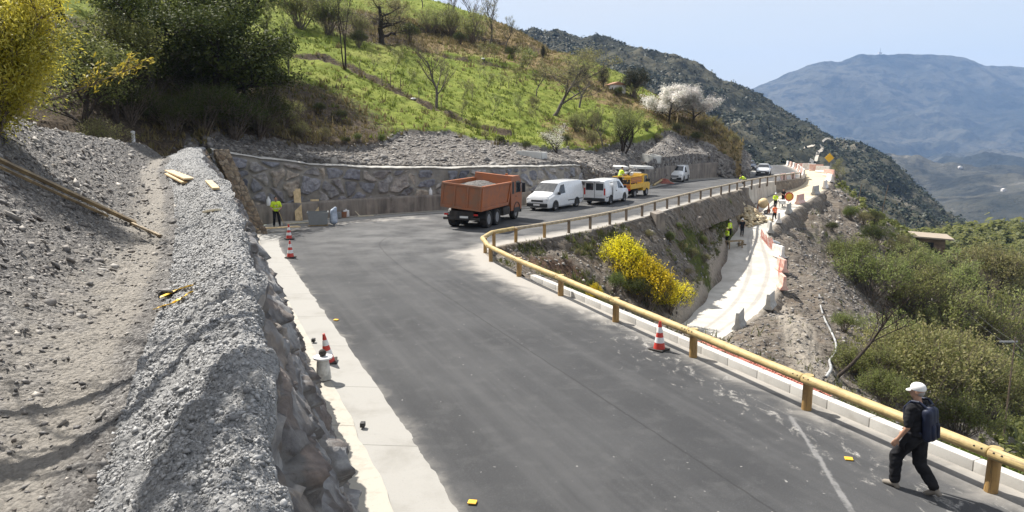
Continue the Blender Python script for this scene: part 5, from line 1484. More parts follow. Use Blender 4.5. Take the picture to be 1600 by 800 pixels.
for x, y, h, key, lab in [(925, 226, 26, 'mid_tan', 'brown bush at the foot of the dark bare tree'), (900, 205, 34, 'big_spring', 'pale green bush below the large leaning tree'), (925, 200, 34, 'big_spring', 'pale green bush between the leaning tree and the green tree'), (855, 222, 22, 'mid_tan', 'dry bush left of the small blossoming tree'),
                          (1010, 205, 18, 'mid_fresh', 'green bush on the slope under the round pine'), (965, 150, 16, 'mid_fresh', 'green bush left of the round pine'), (1100, 205, 22, 'mid_tan', 'dry bush under the right cherry tree'), (1060, 208, 18, 'mid_dark', 'dark bush under the left cherry tree'),
                          (1120, 200, 22, 'mid_tan', 'dry bush at the last corner of the hillside'), (1090, 222, 18, 'mid_dark', 'dark bush hanging over the gravel below the cherry trees'), (820, 236, 18, 'mid_dark', 'dark bush where the orchard grass meets the gravel'), (780, 226, 16, 'mid_dark', 'dark bush on the gravel edge below the orchard'), (886, 226, 18, 'mid_dark', 'dark bush behind the small blossoming tree'),
                          (1145, 225, 18, 'mid_tan', 'dry bush above the end of the brown concrete wall'), (760, 216, 14, 'mid_tan', 'brown brush at the lower end of the field path'), (1025, 222, 16, 'mid_tan', 'brown bush beside the upright concrete drain')]:
    plant(key, x, y, h, lab, 'shrub', 'bushes along the gravel edge')

# stakes along the field path
M['stake'] = simple('weathered_stake', (0.13, 0.10, 0.075, 1), rough=0.9, scale=12, bmp=0.4)
for x, y, lab in [(563, 118, 'thin wooden stake at the upper end of the field path'), (597, 135, 'thin wooden stake second along the field path'), (610, 136, 'thin wooden stake next to the second one on the field path'), (626, 144, 'thin wooden stake halfway to the walnut tree'), (655, 158, 'thin wooden stake left of the walnut trunk beside a white stone'), (689, 171, 'thin wooden stake right of the walnut trunk')]:
    p = hit(BV_hill, x, y)
    o = MB().tube((0, 0, -0.3), (rnd.uniform(-.05, .05), 0, 1.35), 0.045, 0.035, 6).build('fence_stake', M['stake'], loc=p)
    tag(o, lab, 'stake', 'stakes along the field path')

# yellow willow at the left edge
o = thing('willow', 'bright yellow leafy willow at the left edge above the gravel', 'tree')
sg, tp = grow(61, 3.4, 0.06, stems=13, fork=0.30, levels=2, kids=8, spread=0.5, up=0.10, start=0.05, ratio=0.40, wander=0.12)
tubes('trunk', [s for s in sg], M['twig'], o)
P, D = clump(tp, 17, 0.22, 61)
leaves('crown', P, 0.115, M['leaf_yellow'], o, 0.25, D, up=0.2, seed=61)
o.scale = (.86, .86, .95); p = W(-22, 178, 15.5); p.z = ground_at([BV_left], p.x, p.y)
o.location = p
o2 = thing('willow_branch', 'long yellow leafed branch reaching right from the willow in front of the dark trees', 'branch')
sg, tp = grow(67, 1.9, 0.02, lean=(2.6, 0.2), levels=1, kids=9, spread=0.35, up=0.1, start=0.25, ratio=0.28, wander=0.07)
tubes('stem', sg, M['twig'], o2)
P, D = clump(tp, 7, 0.06, 67)
leaves('foliage', P, 0.11, M['leaf_yellow'], o2, 0.28, D, seed=68)
o2.location = W(78, 128, 15.2)

# bare tree outside the left edge: its branches throw the shadow bands on the slope
o = thing('bare_tree', 'bare branching tree on the gravel bank that throws shadow bands over the slope and wall', 'tree')
gz = ground_at([BV_left], -9.2, 6.6)
sg = []
def limb(pts, r0, r1, twigs=0):
    L_ = poly_sample(pts, .3)
    for k_, (A, B_) in enumerate(zip(L_[:-1], L_[1:])):
        f0 = k_ / len(L_); sg.append((tuple(A), tuple(B_), r0 + (r1 - r0) * f0, r0 + (r1 - r0) * (f0 + 1 / len(L_))))
    for k_ in range(twigs):
        q_ = Vector(L_[rnd.randrange(len(L_) // 3, len(L_))]); dq = Vector((rnd.gauss(0, 1), rnd.gauss(0, 1), rnd.gauss(.2, .6))).normalized()
        m_ = q_ + dq * rnd.uniform(.4, 1.0); e_ = m_ + (dq + Vector((rnd.gauss(0, .4), rnd.gauss(0, .4), .2))) * rnd.uniform(.3, .8)
        sg.append((tuple(q_), tuple(m_), .03, .02)); sg.append((tuple(m_), tuple(e_), .02, .008))
T0 = (-9.2, 6.6, gz - .4)
limb([T0, (-9.0, 6.7, gz + 2), (-8.3, 6.5, 9.4)], .24, .17)
limb([(-8.3, 6.5, 9.4), (-7.0, 5.6, 10.4), (-5.7, 6.4, 10.6), (-5.3, 7.8, 10.3), (-5.2, 9.6, 10.5)], .24, .13, 22)
limb([(-7.9, 6.2, 9.8), (-6.6, 4.4, 9.9), (-5.4, 4.0, 9.7), (-4.6, 4.6, 9.5)], .22, .13, 18)
limb([(-6.4, 5.9, 10.5), (-5.9, 7.4, 11.6), (-5.9, 9.4, 12.2)], .12, .06, 12)
limb([(-8.4, 6.5, 9.0), (-6.8, 7.2, 9.6), (-5.6, 8.4, 9.3), (-4.7, 8.9, 9.2)], .19, .10, 14)
limb([(-7.6, 6.0, 10.0), (-6.2, 4.6, 10.6), (-4.9, 5.2, 10.2), (-4.3, 6.6, 10.3)], .20, .11, 16)
limb([(-8.6, 6.6, 8.5), (-7.6, 8.6, 10.2), (-7.0, 10.4, 11.4), (-6.6, 12.4, 12.6)], .11, .05, 10)
tubes('trunk', sg, M['bark'], o)

# ------------------------------------------------------------------ planting: island slope and valley side
plant('gorse', 975, 425, 66, 'yellow flowering gorse bush, upper one on the island slope', 'bush', 'gorse on the island slope', bv=BV_low)
plant('gorse', 1012, 478, 88, 'yellow flowering gorse bush, lower one beside the dirt track', 'bush', 'gorse on the island slope', bv=BV_low, sx=0.95)
plant('gorse', 995, 452, 66, 'yellow flowering gorse bush filling the middle of the island slope clump', 'bush', 'gorse on the island slope', bv=BV_low, sx=1.05)
plant('gorse', 1045, 488, 60, 'small yellow gorse bush at the edge of the dirt track', 'bush', 'gorse on the island slope', bv=BV_low)
plant('mid_fresh', 960, 455, 34, 'plain green bush on the left of the gorse', 'bush', bv=BV_low)
plant('gorse', 930, 474, 36, 'small sparse gorse behind the near kerb', 'bush', 'gorse on the island slope', bv=BV_low, sx=0.7)
plant('mid_dark', 995, 470, 46, 'dark green bush in the shade between the gorse bushes', 'bush', bv=BV_low)
plant('mid_fresh', 1048, 380, 20, 'low green bush on the grassy strip of the island slope', 'bush', bv=BV_low)
plant('mid_tan', 1080, 402, 18, 'dry bush on the grassy strip above the track', 'bush', bv=BV_low)
plant('mid_fresh', 1134, 326, 18, 'bright green tuft on top of the dark rock beside the rubble', 'bush', bv=BV_low)
for x, y, h, key, lab in [(1015, 372, 16, 'mid_tan', 'dry tuft bush below the brown concrete block'), (1058, 360, 14, 'mid_fresh', 'green tuft below the guardrail between the two blocks'), (1068, 392, 18, 'mid_tan', 'tan bush halfway down the grassy strip'), (1096, 382, 16, 'mid_fresh', 'green tuft beside the small dark block'), (1100, 410, 16, 'mid_tan', 'tan tuft low on the slope above the track'), (1112, 362, 14, 'mid_fresh', 'green tuft on the rock before the yellow workers'), (1075, 430, 14, 'mid_tan', 'dry tuft at the track edge right of the gorse'), (905, 400, 14, 'mid_tan', 'dry tuft on the brown earth inside the hairpin'), (925, 385, 12, 'mid_fresh', 'green tuft left of the upper gorse')]:
    plant(key, x, y, h, lab, 'bush', 'tufts on the island slope', bv=BV_low)
GV = 'bushes on the valley side'
VB = [('big_olive', 1360, 470, 95, 58, 1.05, 'olive green bush highest on the valley side below the stone hut'), ('big_spring', 1420, 490, 110, 50, 1.0, 'dense light green bush right of the bare earth bank'), ('big_tan', 1440, 650, 165, 24, 0.95, 'largest rounded tan green bush behind the walking man'),
      ('big_spring', 1530, 560, 130, 38, 1.0, 'pale green bush behind and above the largest tan bush'), ('big_spring', 1480, 540, 125, 42, 1.0, 'light green bush between the bare fallen tree and the pale bushes'), ('big_spring', 1590, 560, 120, 36, 1.0, 'pale green bush cut by the right edge above the utility pole'),
      ('big_tan', 1545, 655, 120, 24, 0.9, 'tan green bush right of the largest one'), ('big_olive', 1350, 600, 80, 28, 1.1, 'dark olive bush at the foot of the fallen tree'), ('big_spring', 1490, 470, 90, 64, 1.0, 'pale green bush below the roof of the stone hut'),
      ('big_tan', 1540, 460, 90, 72, 1.0, 'brownish bush right of the stone hut'), ('big_tan', 1590, 480, 90, 66, 1.0, 'brownish bush at the right edge below the distant green slope'), ('big_olive', 1330, 420, 60, 72, 1.0, 'small olive bush beside the bare rock slope'),
      ('big_olive', 1500, 690, 90, 17, 1.1, 'low dark green bush behind the rail right of the man'), ('big_spring', 1400, 560, 85, 36, 1.0, 'pale bush behind the largest tan bush'), ('big_olive', 1560, 610, 90, 27, 1.0, 'olive bush around the foot of the utility pole'),
      ('big_olive', 1452, 436, 44, 78, 1.0, 'olive bush just under the front wall of the stone hut'), ('mid_tan', 1400, 400, 40, 86, 1.0, 'dry bush left of the stone hut'), ('mid_dark', 1370, 385, 40, 84, 1.0, 'dark bush under the leaning stakes'), ('mid_dark', 1340, 590, 40, 30, 1.0, 'dark shrub in the shade under the fallen tree'), ('big_spring', 1425, 430, 60, 74, 1.0, 'pale grassy bush below the dark bush of the stakes'),
      ('big_olive', 1385, 640, 75, 20, 0.9, 'dark green bush right behind the rail beside the man'), ('mid_dark', 1420, 600, 60, 26, 1.2, 'dark shrub in shade below the largest tan bush'), ('big_olive', 1590, 650, 80, 20, 1.0, 'olive bush at the right edge above the rail'), ('big_tan', 1480, 620, 120, 32, 1.0, 'tan green bush rising behind the largest one'),
      ('mid_dark', 1300, 362, 18, 82, 1.0, 'small dark bush on the rock below the barriers'), ('mid_fresh', 1305, 395, 22, 72, 1.0, 'small green bush on the rock slope below the track'), ('mid_fresh', 1330, 345, 26, 94, 1.0, 'green bush on the crest below the last barriers'), ('mid_tan', 1350, 350, 24, 94, 1.0, 'dry bush on the crest left of the bare tree'), ('mid_dark', 1365, 352, 26, 92, 1.0, 'dark bush on the crest under the bare tree'), ('big_olive', 1320, 520, 40, 46, 1.0, 'olive bush at the lower end of the earth bank')]
for key, x, y, h, Yq, sx, lab in VB:
    o = plant(key, x, y, h, lab, 'bush', GV, bv=BV_low, sx=sx); print('VB', key, x, y, Yq, round(o.location.y, 1), round(o.location.z, 1), round(o.scale.z, 2))
plant('citrus', 1566, 675, 62, 'small bright yellow green bush right of the largest bushes', 'bush', Y=21, bv=BV_low)
for k, (x, y, h, lab) in enumerate([(1395, 690, 26, 'leafy plant behind the kerb just left of the man'), (1480, 706, 36, 'leafy plant behind the kerb just right of the man'), (1515, 716, 36, 'leafy plant under the rail between the man and the last post'), (1560, 738, 44, 'leafy plant behind the last rail post'), (1592, 742, 50, 'leafy plant at the right edge behind the kerb'), (1530, 700, 40, 'leafy plant in the second row behind the last rail post'), (1230, 612, 18, 'leafy plant beside the red netting'), (1585, 715, 44, 'leafy plant in the second row at the right edge')]):
    plant('groundleaf', x, y, h, lab, 'plant', 'leafy plants behind the near kerb', bv=BV_low, Y=[17, 13.6, 13.0, 12.2, 11.9, 14, 20, 13.2][k])
plant('bare', 1415, 345, 60, 'bare tree standing against the far valley beside the stone hut', 'tree', Y=98, bv=BV_low)
plant('bare2', 1365, 345, 44, 'small bare tree on the crest left of the stone hut', 'tree', Y=98, bv=BV_low)
plant('bare2', 1232 + 80, 325, 50, 'thin bare tree on the crest just below the last barriers', 'tree', Y=104, bv=BV_low)
plant('bare', 1545, 440, 60, 'bare grey tree among the brownish bushes at the right', 'tree', Y=80, bv=BV_low)
plant('bare2', 1500, 430, 46, 'small bare tree right of the stone hut roof', 'tree', Y=92, bv=BV_low)
for x, y, h, Yq, dx, lab in [(1374, 362, 50, 88, 0.3, 'tall leaning stake on the crest beside the dark bush'), (1335, 362, 40, 84, 0.2, 'leaning stake on the crest above the green bush'), (1468, 398, 22, 84, 0.0, 'short post at the corner of the stone hut')]:
    p = W(x, y, Yq); p.z = ground_at(BV_low, p.x, p.y) - 0.4
    tag(MB().tube((0, 0, 0), (dx * 2, 0, 0.4 + h * Yq / FOC), 0.07, 0.05, 6).build('wooden_stake', M['stake'], loc=p), lab, 'stake', 'stakes on the crest')
# fallen bare tree
o = thing('fallen_tree', 'bare grey fallen tree leaning up out of the earth bank', 'tree')
sg, tp = grow(83, 3.3, 0.075, lean=(1.15, 0.25), levels=3, kids=5, spread=0.5, up=0.15, start=0.55, ratio=0.42, wander=0.06)
tubes('trunk', sg, M['barkdark'], o)
p = W(1298, 592, 25); p.z = ground_at(BV_low, p.x, p.y); o.location = p

# wood on the opposite green slope and far scrub on the ridge: too many to count
def scrub(name, label, P, size, mat, k=7, seed=0, tall=0.8):
    r = np.random.default_rng(seed)
    n = len(P)
    C_ = np.repeat(P, k, 0); s_ = np.repeat(size, k)
    off = r.normal(0, 0.30, (n * k, 3)) * s_[:, None]; off[:, 2] = np.abs(off[:, 2]) * tall * 1.3
    o = leaves(name, C_ + off, 1.0, mat, None, 0.8, seed=seed)
    me = o.data
    co = np.empty(len(me.vertices) * 3, np.float32); me.vertices.foreach_get('co', co); co = co.reshape(-1, 4, 3)
    c = co.mean(1, keepdims=True); co = c + (co - c) * (s_ * 0.62)[:, None, None]
    me.vertices.foreach_set('co', co.ravel()); me.update()
    return tag(o, label, 'undergrowth', kind='stuff')
def pick(o, n, wf, seed):
    me = o.data
    c = np.empty(len(me.polygons) * 3, np.float32); me.polygons.foreach_get('center', c); c = c.reshape(-1, 3)
    a = np.empty(len(me.polygons), np.float32); me.polygons.foreach_get('area', a)
    wt = a * wf(c); wt = wt / wt.sum()
    r = np.random.default_rng(seed)
    k = r.choice(len(wt), n, p=wt)
    return c[k] + r.normal(0, 0.3, (n, 3)) * np.sqrt(a[k])[:, None] * np.array([1, 1, 0.1]), r
P, r = pick(ridge, 34000, lambda c: (c[:, 1] > 250) * (0.15 + sstep(-0.15, 0.45, fbm(c[:, 0] * 0.02, c[:, 1] * 0.02, 4, 201))) * (c[:, 0] / c[:, 1] > -0.02), 5)
M['leaf_far'] = leaf_mat('ridge_scrub_leaves', g_((0.018, 0.025, 0.014), (0.030, 0.039, 0.019), (0.048, 0.053, 0.028), (0.024, 0.031, 0.017)), 0.1)
scrub('ridge_scrub', 'dark green scrub covering the middle ridge', P, np.minimum(r.lognormal(0.38, 0.45, len(P)), 3.4), M['leaf_far'], 7, 6)
P, r = pick(lower, 9000, lambda c: (c[:, 1] > 105) * (c[:, 0] > 55) * (0.12 + sstep(-0.2, 0.4, fbm(c[:, 0] * 0.04, c[:, 1] * 0.03, 4, 203))), 7)
scrub('far_wood', 'loose green wood on the opposite valley slope at the right edge', P, r.lognormal(0.35, 0.35, len(P)), M['leaf_olive'], 30, 8, 1.1)
P, r = pick(lower, 1700, lambda c: (c[:, 1] > 14) * (c[:, 1] < 110) * sstep(12, 17, c[:, 0] - 0.30 * c[:, 1]) , 9)
scrub('valley_undergrowth', 'low green and tan undergrowth between the bushes of the valley side', P, r.lognormal(-0.75, 0.35, len(P)), M['leaf_olive'], 26, 10, 0.9)

# grass on the hillside and the island slope
def blades(name, label, P, h, mat, seed, per=7, wd=0.05):
    r = np.random.default_rng(seed)
    n = len(P); Q = np.repeat(P, per, 0); hh = np.repeat(h, per) * r.uniform(0.5, 1.2, n * per)
    Q = Q + np.stack([r.normal(0, 0.10, n * per), r.normal(0, 0.10, n * per), np.full(n * per, -0.03)], -1) * (np.repeat(h, per) / 0.3)[:, None]
    a = r.uniform(0, 6.28, n * per); d = np.stack([np.cos(a), np.sin(a), 0 * a], -1) * (wd * hh / 0.3)[:, None]
    tip = Q + np.stack([r.normal(0, 0.3, n * per), r.normal(0, 0.3, n * per), np.ones(n * per)], -1) * hh[:, None]
    V = np.stack([Q - d, Q + d, tip], 1).reshape(-1, 3)
    o = link(bpy.data.objects.new(name, mesh_np(name, V, np.arange(len(V)).reshape(-1, 3), mat)))
    return tag(o, label, 'grass', kind='stuff')
M['grass'] = leaf_mat('meadow_grass', g_((0.15, 0.20, 0.03), (0.20, 0.24, 0.042), (0.135, 0.18, 0.026), (0.25, 0.26, 0.07)), 0.4)
M['olivegrass'] = leaf_mat('slope_grass', g_((0.10, 0.12, 0.03), (0.16, 0.15, 0.06), (0.07, 0.09, 0.02), (0.20, 0.18, 0.09)), 0.35)
M['drygrass'] = leaf_mat('dry_grass', g_((0.24, 0.19, 0.09), (0.17, 0.14, 0.06), (0.30, 0.24, 0.12), (0.12, 0.12, 0.035)), 0.35)
HX, HY, HZ, Hg, Hb, Hd = HILL
def hw(c):
    return 0
Pc = np.dstack([HX, HY, HZ])
p, nn = scatter_grid(Pc, 26000, lambda c: (1 - Hg[1:, 1:]) * np.clip(1 - Hb[1:, 1:], 0, 1) * np.clip(1.15 - Hd[1:, 1:], 0.05, 1) / np.maximum(c[..., 1], 20) ** 1.0 * (np.abs(c[..., 0] / c[..., 1] + 0.05) < 0.45) * (0.25 + vnoise(c[..., 0] * 0.7, c[..., 1] * 0.4, 9)))
blades('meadow_grass', 'bright green spring grass on the hillside meadows', p, rng.lognormal(-1.55, 0.4, len(p)), M['grass'], 12)
p, nn = scatter_grid(Pc, 9000, lambda c: (1 - Hg[1:, 1:]) * (np.clip(Hd[1:, 1:] - 0.25, 0, 1) + 0.4 * np.clip(Hb[1:, 1:], 0, 1)) / np.maximum(c[..., 1], 20) * (np.abs(c[..., 0] / c[..., 1] + 0.05) < 0.45))
blades('dry_grass', 'dry tan grass on the hillside banks and the knoll', p, rng.lognormal(-1.2, 0.4, len(p)), M['drygrass'], 13)
p, nn = scatter_grid(Pc, 14000, lambda c: Hg[1:, 1:] / np.maximum(c[..., 1], 20) * (c[..., 0] / c[..., 1] > -0.5))
tag(chips('bank_gravel', p, nn, 0.065 * rng.lognormal(0, 0.6, len(p)), M['chip'], 0.6), 'grey broken stones on the bank above the boulder wall', 'gravel', kind='stuff')
LX, LY, LZ, Lg = LOW
Pl = np.dstack([LX, LY, LZ])
inl = in_poly(LX, LY, roadpoly) | in_poly(LX, LY, trackpoly)
p, nn = scatter_grid(Pl, 12000, lambda c: (~inl[1:, 1:]) * np.clip(Lg[1:, 1:], 0, 1) / np.maximum(c[..., 1], 8) ** 1.3 * (c[..., 1] < 130) * (seg_dist(c[..., 0], c[..., 1], INNER[::10]) > 0.7))
blades('slope_grass', 'green and tan grass tufts on the slopes below the road', p, rng.lognormal(-1.75, 0.4, len(p)), M['olivegrass'], 14, 7, 0.025)
p, nn = scatter_grid(Pl, 16000, lambda c: (~inl[1:, 1:]) * np.clip(1.1 - Lg[1:, 1:], 0.05, 1) / np.maximum(c[..., 1], 8) ** 1.2 * (c[..., 1] < 120))
dist = p[:, 1]
p2, nn2 = scatter_grid(Pl, 5000, lambda c: (~inl[1:, 1:]) * (c[..., 0] / c[..., 1] < .3) * (c[..., 1] > 30) * (c[..., 1] < 74) * (c[..., 0] - .27 * c[..., 1] < 1) * sstep(-.1, .5, fbm(c[..., 0] * .35, c[..., 1] * .35, 4, 207)) / np.maximum(c[..., 1], 8))
blades('island_grass', 'dry and green grass tufts on the rocky slope inside the hairpin', p2, rng.lognormal(-2.0, 0.4, len(p2)), M['olivegrass'], 15, 9, 0.04)
tag(chips('slope_rubble', p, nn, np.minimum((0.012 + 0.0012 * dist) * rng.lognormal(0, 0.7, len(p)), 0.004 * dist), M['chip'], 0.6), 'broken rock strewn over the earth slopes below the road', 'rubble', kind='stuff')
# ------------------------------------------------------------------ vehicles
M['white'] = flat('white_paint', (0.72, 0.73, 0.74, 1), 0.28, 0, 0.5, 0.6)
M['orange'] = simple('orange_truck_paint', (0.36, 0.115, 0.038, 1), (0.27, 0.105, 0.052, 1), 0.5, 2.5, 0.1, spec=0.4)
M['orangedirty'] = simple('dusty_orange_steel', (0.30, 0.115, 0.055, 1), (0.22, 0.12, 0.075, 1), 0.65, 1.8, 0.2)
M['yellowpaint'] = simple('yellow_truck_paint', (0.72, 0.44, 0.035, 1), (0.58, 0.33, 0.03, 1), 0.45, 3)
M['darkblue'] = flat('dark_blue_paint', (0.02, 0.03, 0.055, 1), 0.3, 0.2, 0.5, 0.5)
M['silver'] = flat('silver_paint', (0.62, 0.63, 0.65, 1), 0.32, 0.3, 0.5, 0.5)
M['glass'] = flat('dark_glass', (0.02, 0.024, 0.028, 1), 0.08, 0, 0.7)
M['plastic'] = flat('black_plastic', (0.022, 0.022, 0.023, 1), 0.6)
M['rubber'] = simple('tyre_rubber', (0.022, 0.021, 0.020, 1), (0.05, 0.045, 0.04, 1), 0.9, 5)
M['rim'] = flat('steel_rim', (0.32, 0.32, 0.33, 1), 0.4, 0.6)
M['chassis'] = simple('dark_chassis', (0.025, 0.023, 0.022, 1), (0.055, 0.047, 0.04, 1), 0.8, 4)
M['red'] = flat('red_lens', (0.45, 0.02, 0.015, 1), 0.25)
M['lamp'] = flat('clear_lens', (0.62, 0.64, 0.66, 1), 0.15)
M['plate'] = flat('plate_white', (0.7, 0.7, 0.68, 1), 0.4)
M['blackhole'] = flat('dark_interior', (0.012, 0.012, 0.012, 1), 0.9)

def wheel(parent, x, y, r, wd, side):
    RM = Matrix.Translation((x, y, r)) @ Matrix.Rotation(math.pi / 2 * (1 if side < 0 else -1), 4, 'X')
    h = wd / 2
    o = MB().lathe([(r * 0.62, -h), (r * 0.95, -h), (r, -h * 0.6), (r, h * 0.6), (r * 0.95, h), (r * 0.62, h), (r * 0.60, h * 0.7), (r * 0.3, h * 0.65)], 26, RM).build('wheel', M['rubber'], parent, 40)
    MB().lathe([(0.02, h * 0.55), (r * 0.16, h * 0.92), (r * 0.2, h * 0.6), (r * 0.42, h * 0.45), (r * 0.58, h * 0.72), (r * 0.61, h * 0.88), (r * 0.625, h * 0.85)], 22, RM).build('rim', M['rim'], o, 40)
    return o

def shell(name, st, mat, parent, smooth=32):
    """st: list of (x, zbot, zbelt, ztop, half width low, half width belt, half width top)"""
    bm = bmesh.new(); rows = []
    for x, zb, zm, zt, wl, wm, wt in st:
        half = [(wl * 0.93, zb), (wl, zb + 0.10), (wm, (zb + zm) / 2), (wm, zm), (wt, zt - 0.09), (wt - 0.05, zt - 0.025), (wt - 0.16, zt), (wt * 0.45, zt + 0.012)]
        ring = [(x, y, z) for y, z in half] + [(x, -y, z) for y, z in half[::-1]]
        rows.append([bm.verts.new(p) for p in ring])
    for a, b in zip(rows[:-1], rows[1:]):
        n = len(a)
        for k in range(n): bm.faces.new([a[k], a[(k + 1) % n], b[(k + 1) % n], b[k]])
    bm.faces.new(rows[0]); bm.faces.new(rows[-1][::-1])
    m = MB(); m.bm.free(); m.bm = bm
    return m.build(name, mat, parent, smooth)

def side_panel(name, st, pts, mat, parent, side, off=0.008):
    """pts: (x, f) with f 0 at the belt .. 1 at the top edge, or ('z') absolute below belt"""
    xs = [s[0] for s in st]; o_ = np.argsort(xs)
    def P(x, f):
        g = lambda k: np.interp(x, np.array(xs)[o_], np.array([s[k] for s in st])[o_])
        if f >= 0:
            return (x, side * (g(5) + (g(6) - g(5)) * f + off), g(2) + (g(3) - 0.09 - g(2)) * f)
        return (x, side * (g(5) + off), g(2) + f)
    bm = MB(); 
    outer = [P(*p) for p in pts]
    bm.poly(outer)
    r = bmesh.ops.extrude_face_region(bm.bm, geom=bm.bm.faces[:])
    bmesh.ops.translate(bm.bm, vec=(0, -side * 0.02, 0), verts=[v for v in r['geom'] if isinstance(v, bmesh.types.BMVert)])
    return bm.build(name, mat, parent)

def quad_panel(name, q, mat, parent, n, off=0.008, th=0.015):
    n = Vector(n).normalized(); bm = MB()
    A = [bm.bm.verts.new(Vector(p) + n * off) for p in q]; B_ = [bm.bm.verts.new(Vector(p) - n * th) for p in q]
    bm.bm.faces.new(A); bm.bm.faces.new(B_[::-1])
    for k in range(len(q)): bm.bm.faces.new([A[k], B_[k], B_[(k + 1) % len(q)], A[(k + 1) % len(q)]])
    return bm.build(name, mat, parent)

def place(o, x, y, hx, hy):
    o.location = (x, y, float(rz(y)) + 0.012)
    o.rotation_euler = (0, 0, math.atan2(hy, hx))

def van(name, label, cat, x, y, hx, hy, L=4.9, H=1.93, wd=1.88, short=False, door_open=False, group=None, paint='white', car=False):
    t = thing(name, label, cat, group=group)
    h = wd / 2; f = L / 2
    if car:
        st = [(f, 0.28, 0.52, 0.66, h * .80, h * .82, h * .78), (f - .12, 0.2, 0.62, 0.80, h * .95, h * .96, h * .88), (f - 1.05, 0.2, 0.86, 0.98, h, h, h * .9), (f - 1.15, .2, .90, 1.02, h, h, h * .88), (f - 1.95, .2, .93, H - .03, h, h, h * .70), (f - 2.6, .2, .95, H, h, h, h * .72), (-f + .75, .22, .98, H - .08, h, h, h * .70), (-f + .15, .26, .95, 1.05, h * .97, h * .97, h * .8), (-f, .32, .8, .92, h * .9, h * .9, h * .8)]
        ws = (f - 1.15, 1.02, f - 1.95, H - .03)
    elif short:
        st = [(f, 0.3, 0.62, 0.78, h * .82, h * .84, h * .80), (f - .12, 0.22, 0.78, 0.98, h * .96, h * .97, h * .88), (f - .82, 0.22, 1.02, 1.18, h, h, h * .9), (f - .9, .22, 1.04, 1.22, h, h, h * .88), (f - 1.75, .22, 1.06, H - .06, h, h, h * .80), (f - 2.2, .22, 1.08, H, h, h, h * .82), (-f + .25, .25, 1.08, H - .02, h, h, h * .84), (-f, .32, 1.05, H - .12, h * .96, h * .97, h * .8)]
        ws = (f - .9, 1.22, f - 1.75, H - .06)
    else:
        st = [(f, 0.3, 0.66, 0.82, h * .82, h * .84, h * .80), (f - .12, 0.22, 0.84, 1.02, h * .96, h * .97, h * .88), (f - .75, 0.22, 1.04, 1.20, h, h, h * .9), (f - .82, .22, 1.06, 1.24, h, h, h * .88), (f - 1.62, .22, 1.08, H - .07, h, h, h * .82), (f - 2.1, .22, 1.10, H, h, h, h * .84), (-f + .3, .25, 1.10, H - .01, h, h, h * .86), (-f, .34, 1.08, H - .10, h * .97, h * .98, h * .84)]
        ws = (f - .82, 1.24, f - 1.62, H - .07)
    shell('body', st, M[paint], t)
    w0, w1 = st[3][6] * 0.93, st[4][6] * 0.93
    n = (ws[3] - ws[1], 0, ws[0] - ws[2])
    lerp = lambda a: (ws[0] + (ws[2] - ws[0]) * a, ws[1] + (ws[3] - ws[1]) * a)
    a0, a1 = lerp(0.05), lerp(0.93)
    quad_panel('windscreen', [(a0[0], -w0, a0[1]), (a0[0], w0, a0[1]), (a1[0], w1, a1[1]), (a1[0], -w1, a1[1])], M['glass'], t, n, 0.014)
    for s in (-1, 1):
        x1 = ws[0] - 0.42; x2 = ws[2] - (0.62 if not car else 0.5)
        side_panel('side_window', st, [(x1, .06), (x2, .06), (x2, .86), (ws[2] - .16, .86)], M['glass'], t, s)
        if car or short:
            side_panel('side_window', st, [(x2 - .10, .06), (x2 - .95, .06), (x2 - .95 + (.1 if car else 0), .84), (x2 - .10, .84)], M['glass'], t, s) if car else None
        for k, xw in enumerate((f - .92, -f + (.95 if not car else .85))):
            r = 0.335 if not car else .32
            arch = MB()
            arch.prism([(xw + (r + .07) * math.cos(q), r + (r + .07) * math.sin(q)) for q in np.linspace(-0.25, math.pi + 0.25, 18)], s * (h - .25), s * (h + .006))
            arch.build('wheel_arch', M['plastic'], t)
            wheel(t, xw, s * (h - .085), r, .21, s)
        mb = MB().box((ws[0] - .35, s * (h + .12), 1.18 if not car else 1.02), (.12, .2, .2), .03)
        mb.build('mirror', M['plastic'] if paint == 'white' else M[paint], t)
        hl = MB().box((f - .09, s * h * .70, (.80 if not car else .64)), (.16, .34, .15), .03).build('headlight', M['lamp'], t)
        tl = MB().box((-f + .03, s * h * .88, 1.0 if not car else .86), (.1, .12, .5 if not car else .14), .02).build('tail_light', M['red'], t)
        if not car:
            mb = MB().box(((ws[2] - .9 - f) / 2, s * (h + .004), .60), (abs(ws[2] - .9 + f) * .9, .02, .05)).build('side_trim', M['plastic'], t)
    MB().box((f + .0, 0, .42), (.14, wd * .86, .26), .05).build('front_bumper', M['plastic'], t)
    MB().box((f - .015, 0, .70 if not car else .55), (.07, wd * .50, .13), .02).build('grille', M['plastic'], t)
    MB().box((-f - .02, 0, .42), (.14, wd * .92, .22), .05).build('rear_bumper', M['plastic'], t)
    MB().box((f + .075, 0, .44), (.02, .5, .11)).build('number_plate', M['plate'], t)
    MB().box((-f - .045, -0.3 if not car else 0, .80 if not car else .62), (.03, .5, .11)).build('number_plate', M['plate'], t)
    if not car:
        g = MB()
        for s in (-1, 1): g.box((-f - .0, s * h * .44, 1.35), (.05, h * .66, .5), .03)
        g.build('rear_window', M['glass'], t)
        MB().box((-f - .012, 0, 1.1), (.03, .02, 1.5)).build('door_gap', M['plastic'], t)
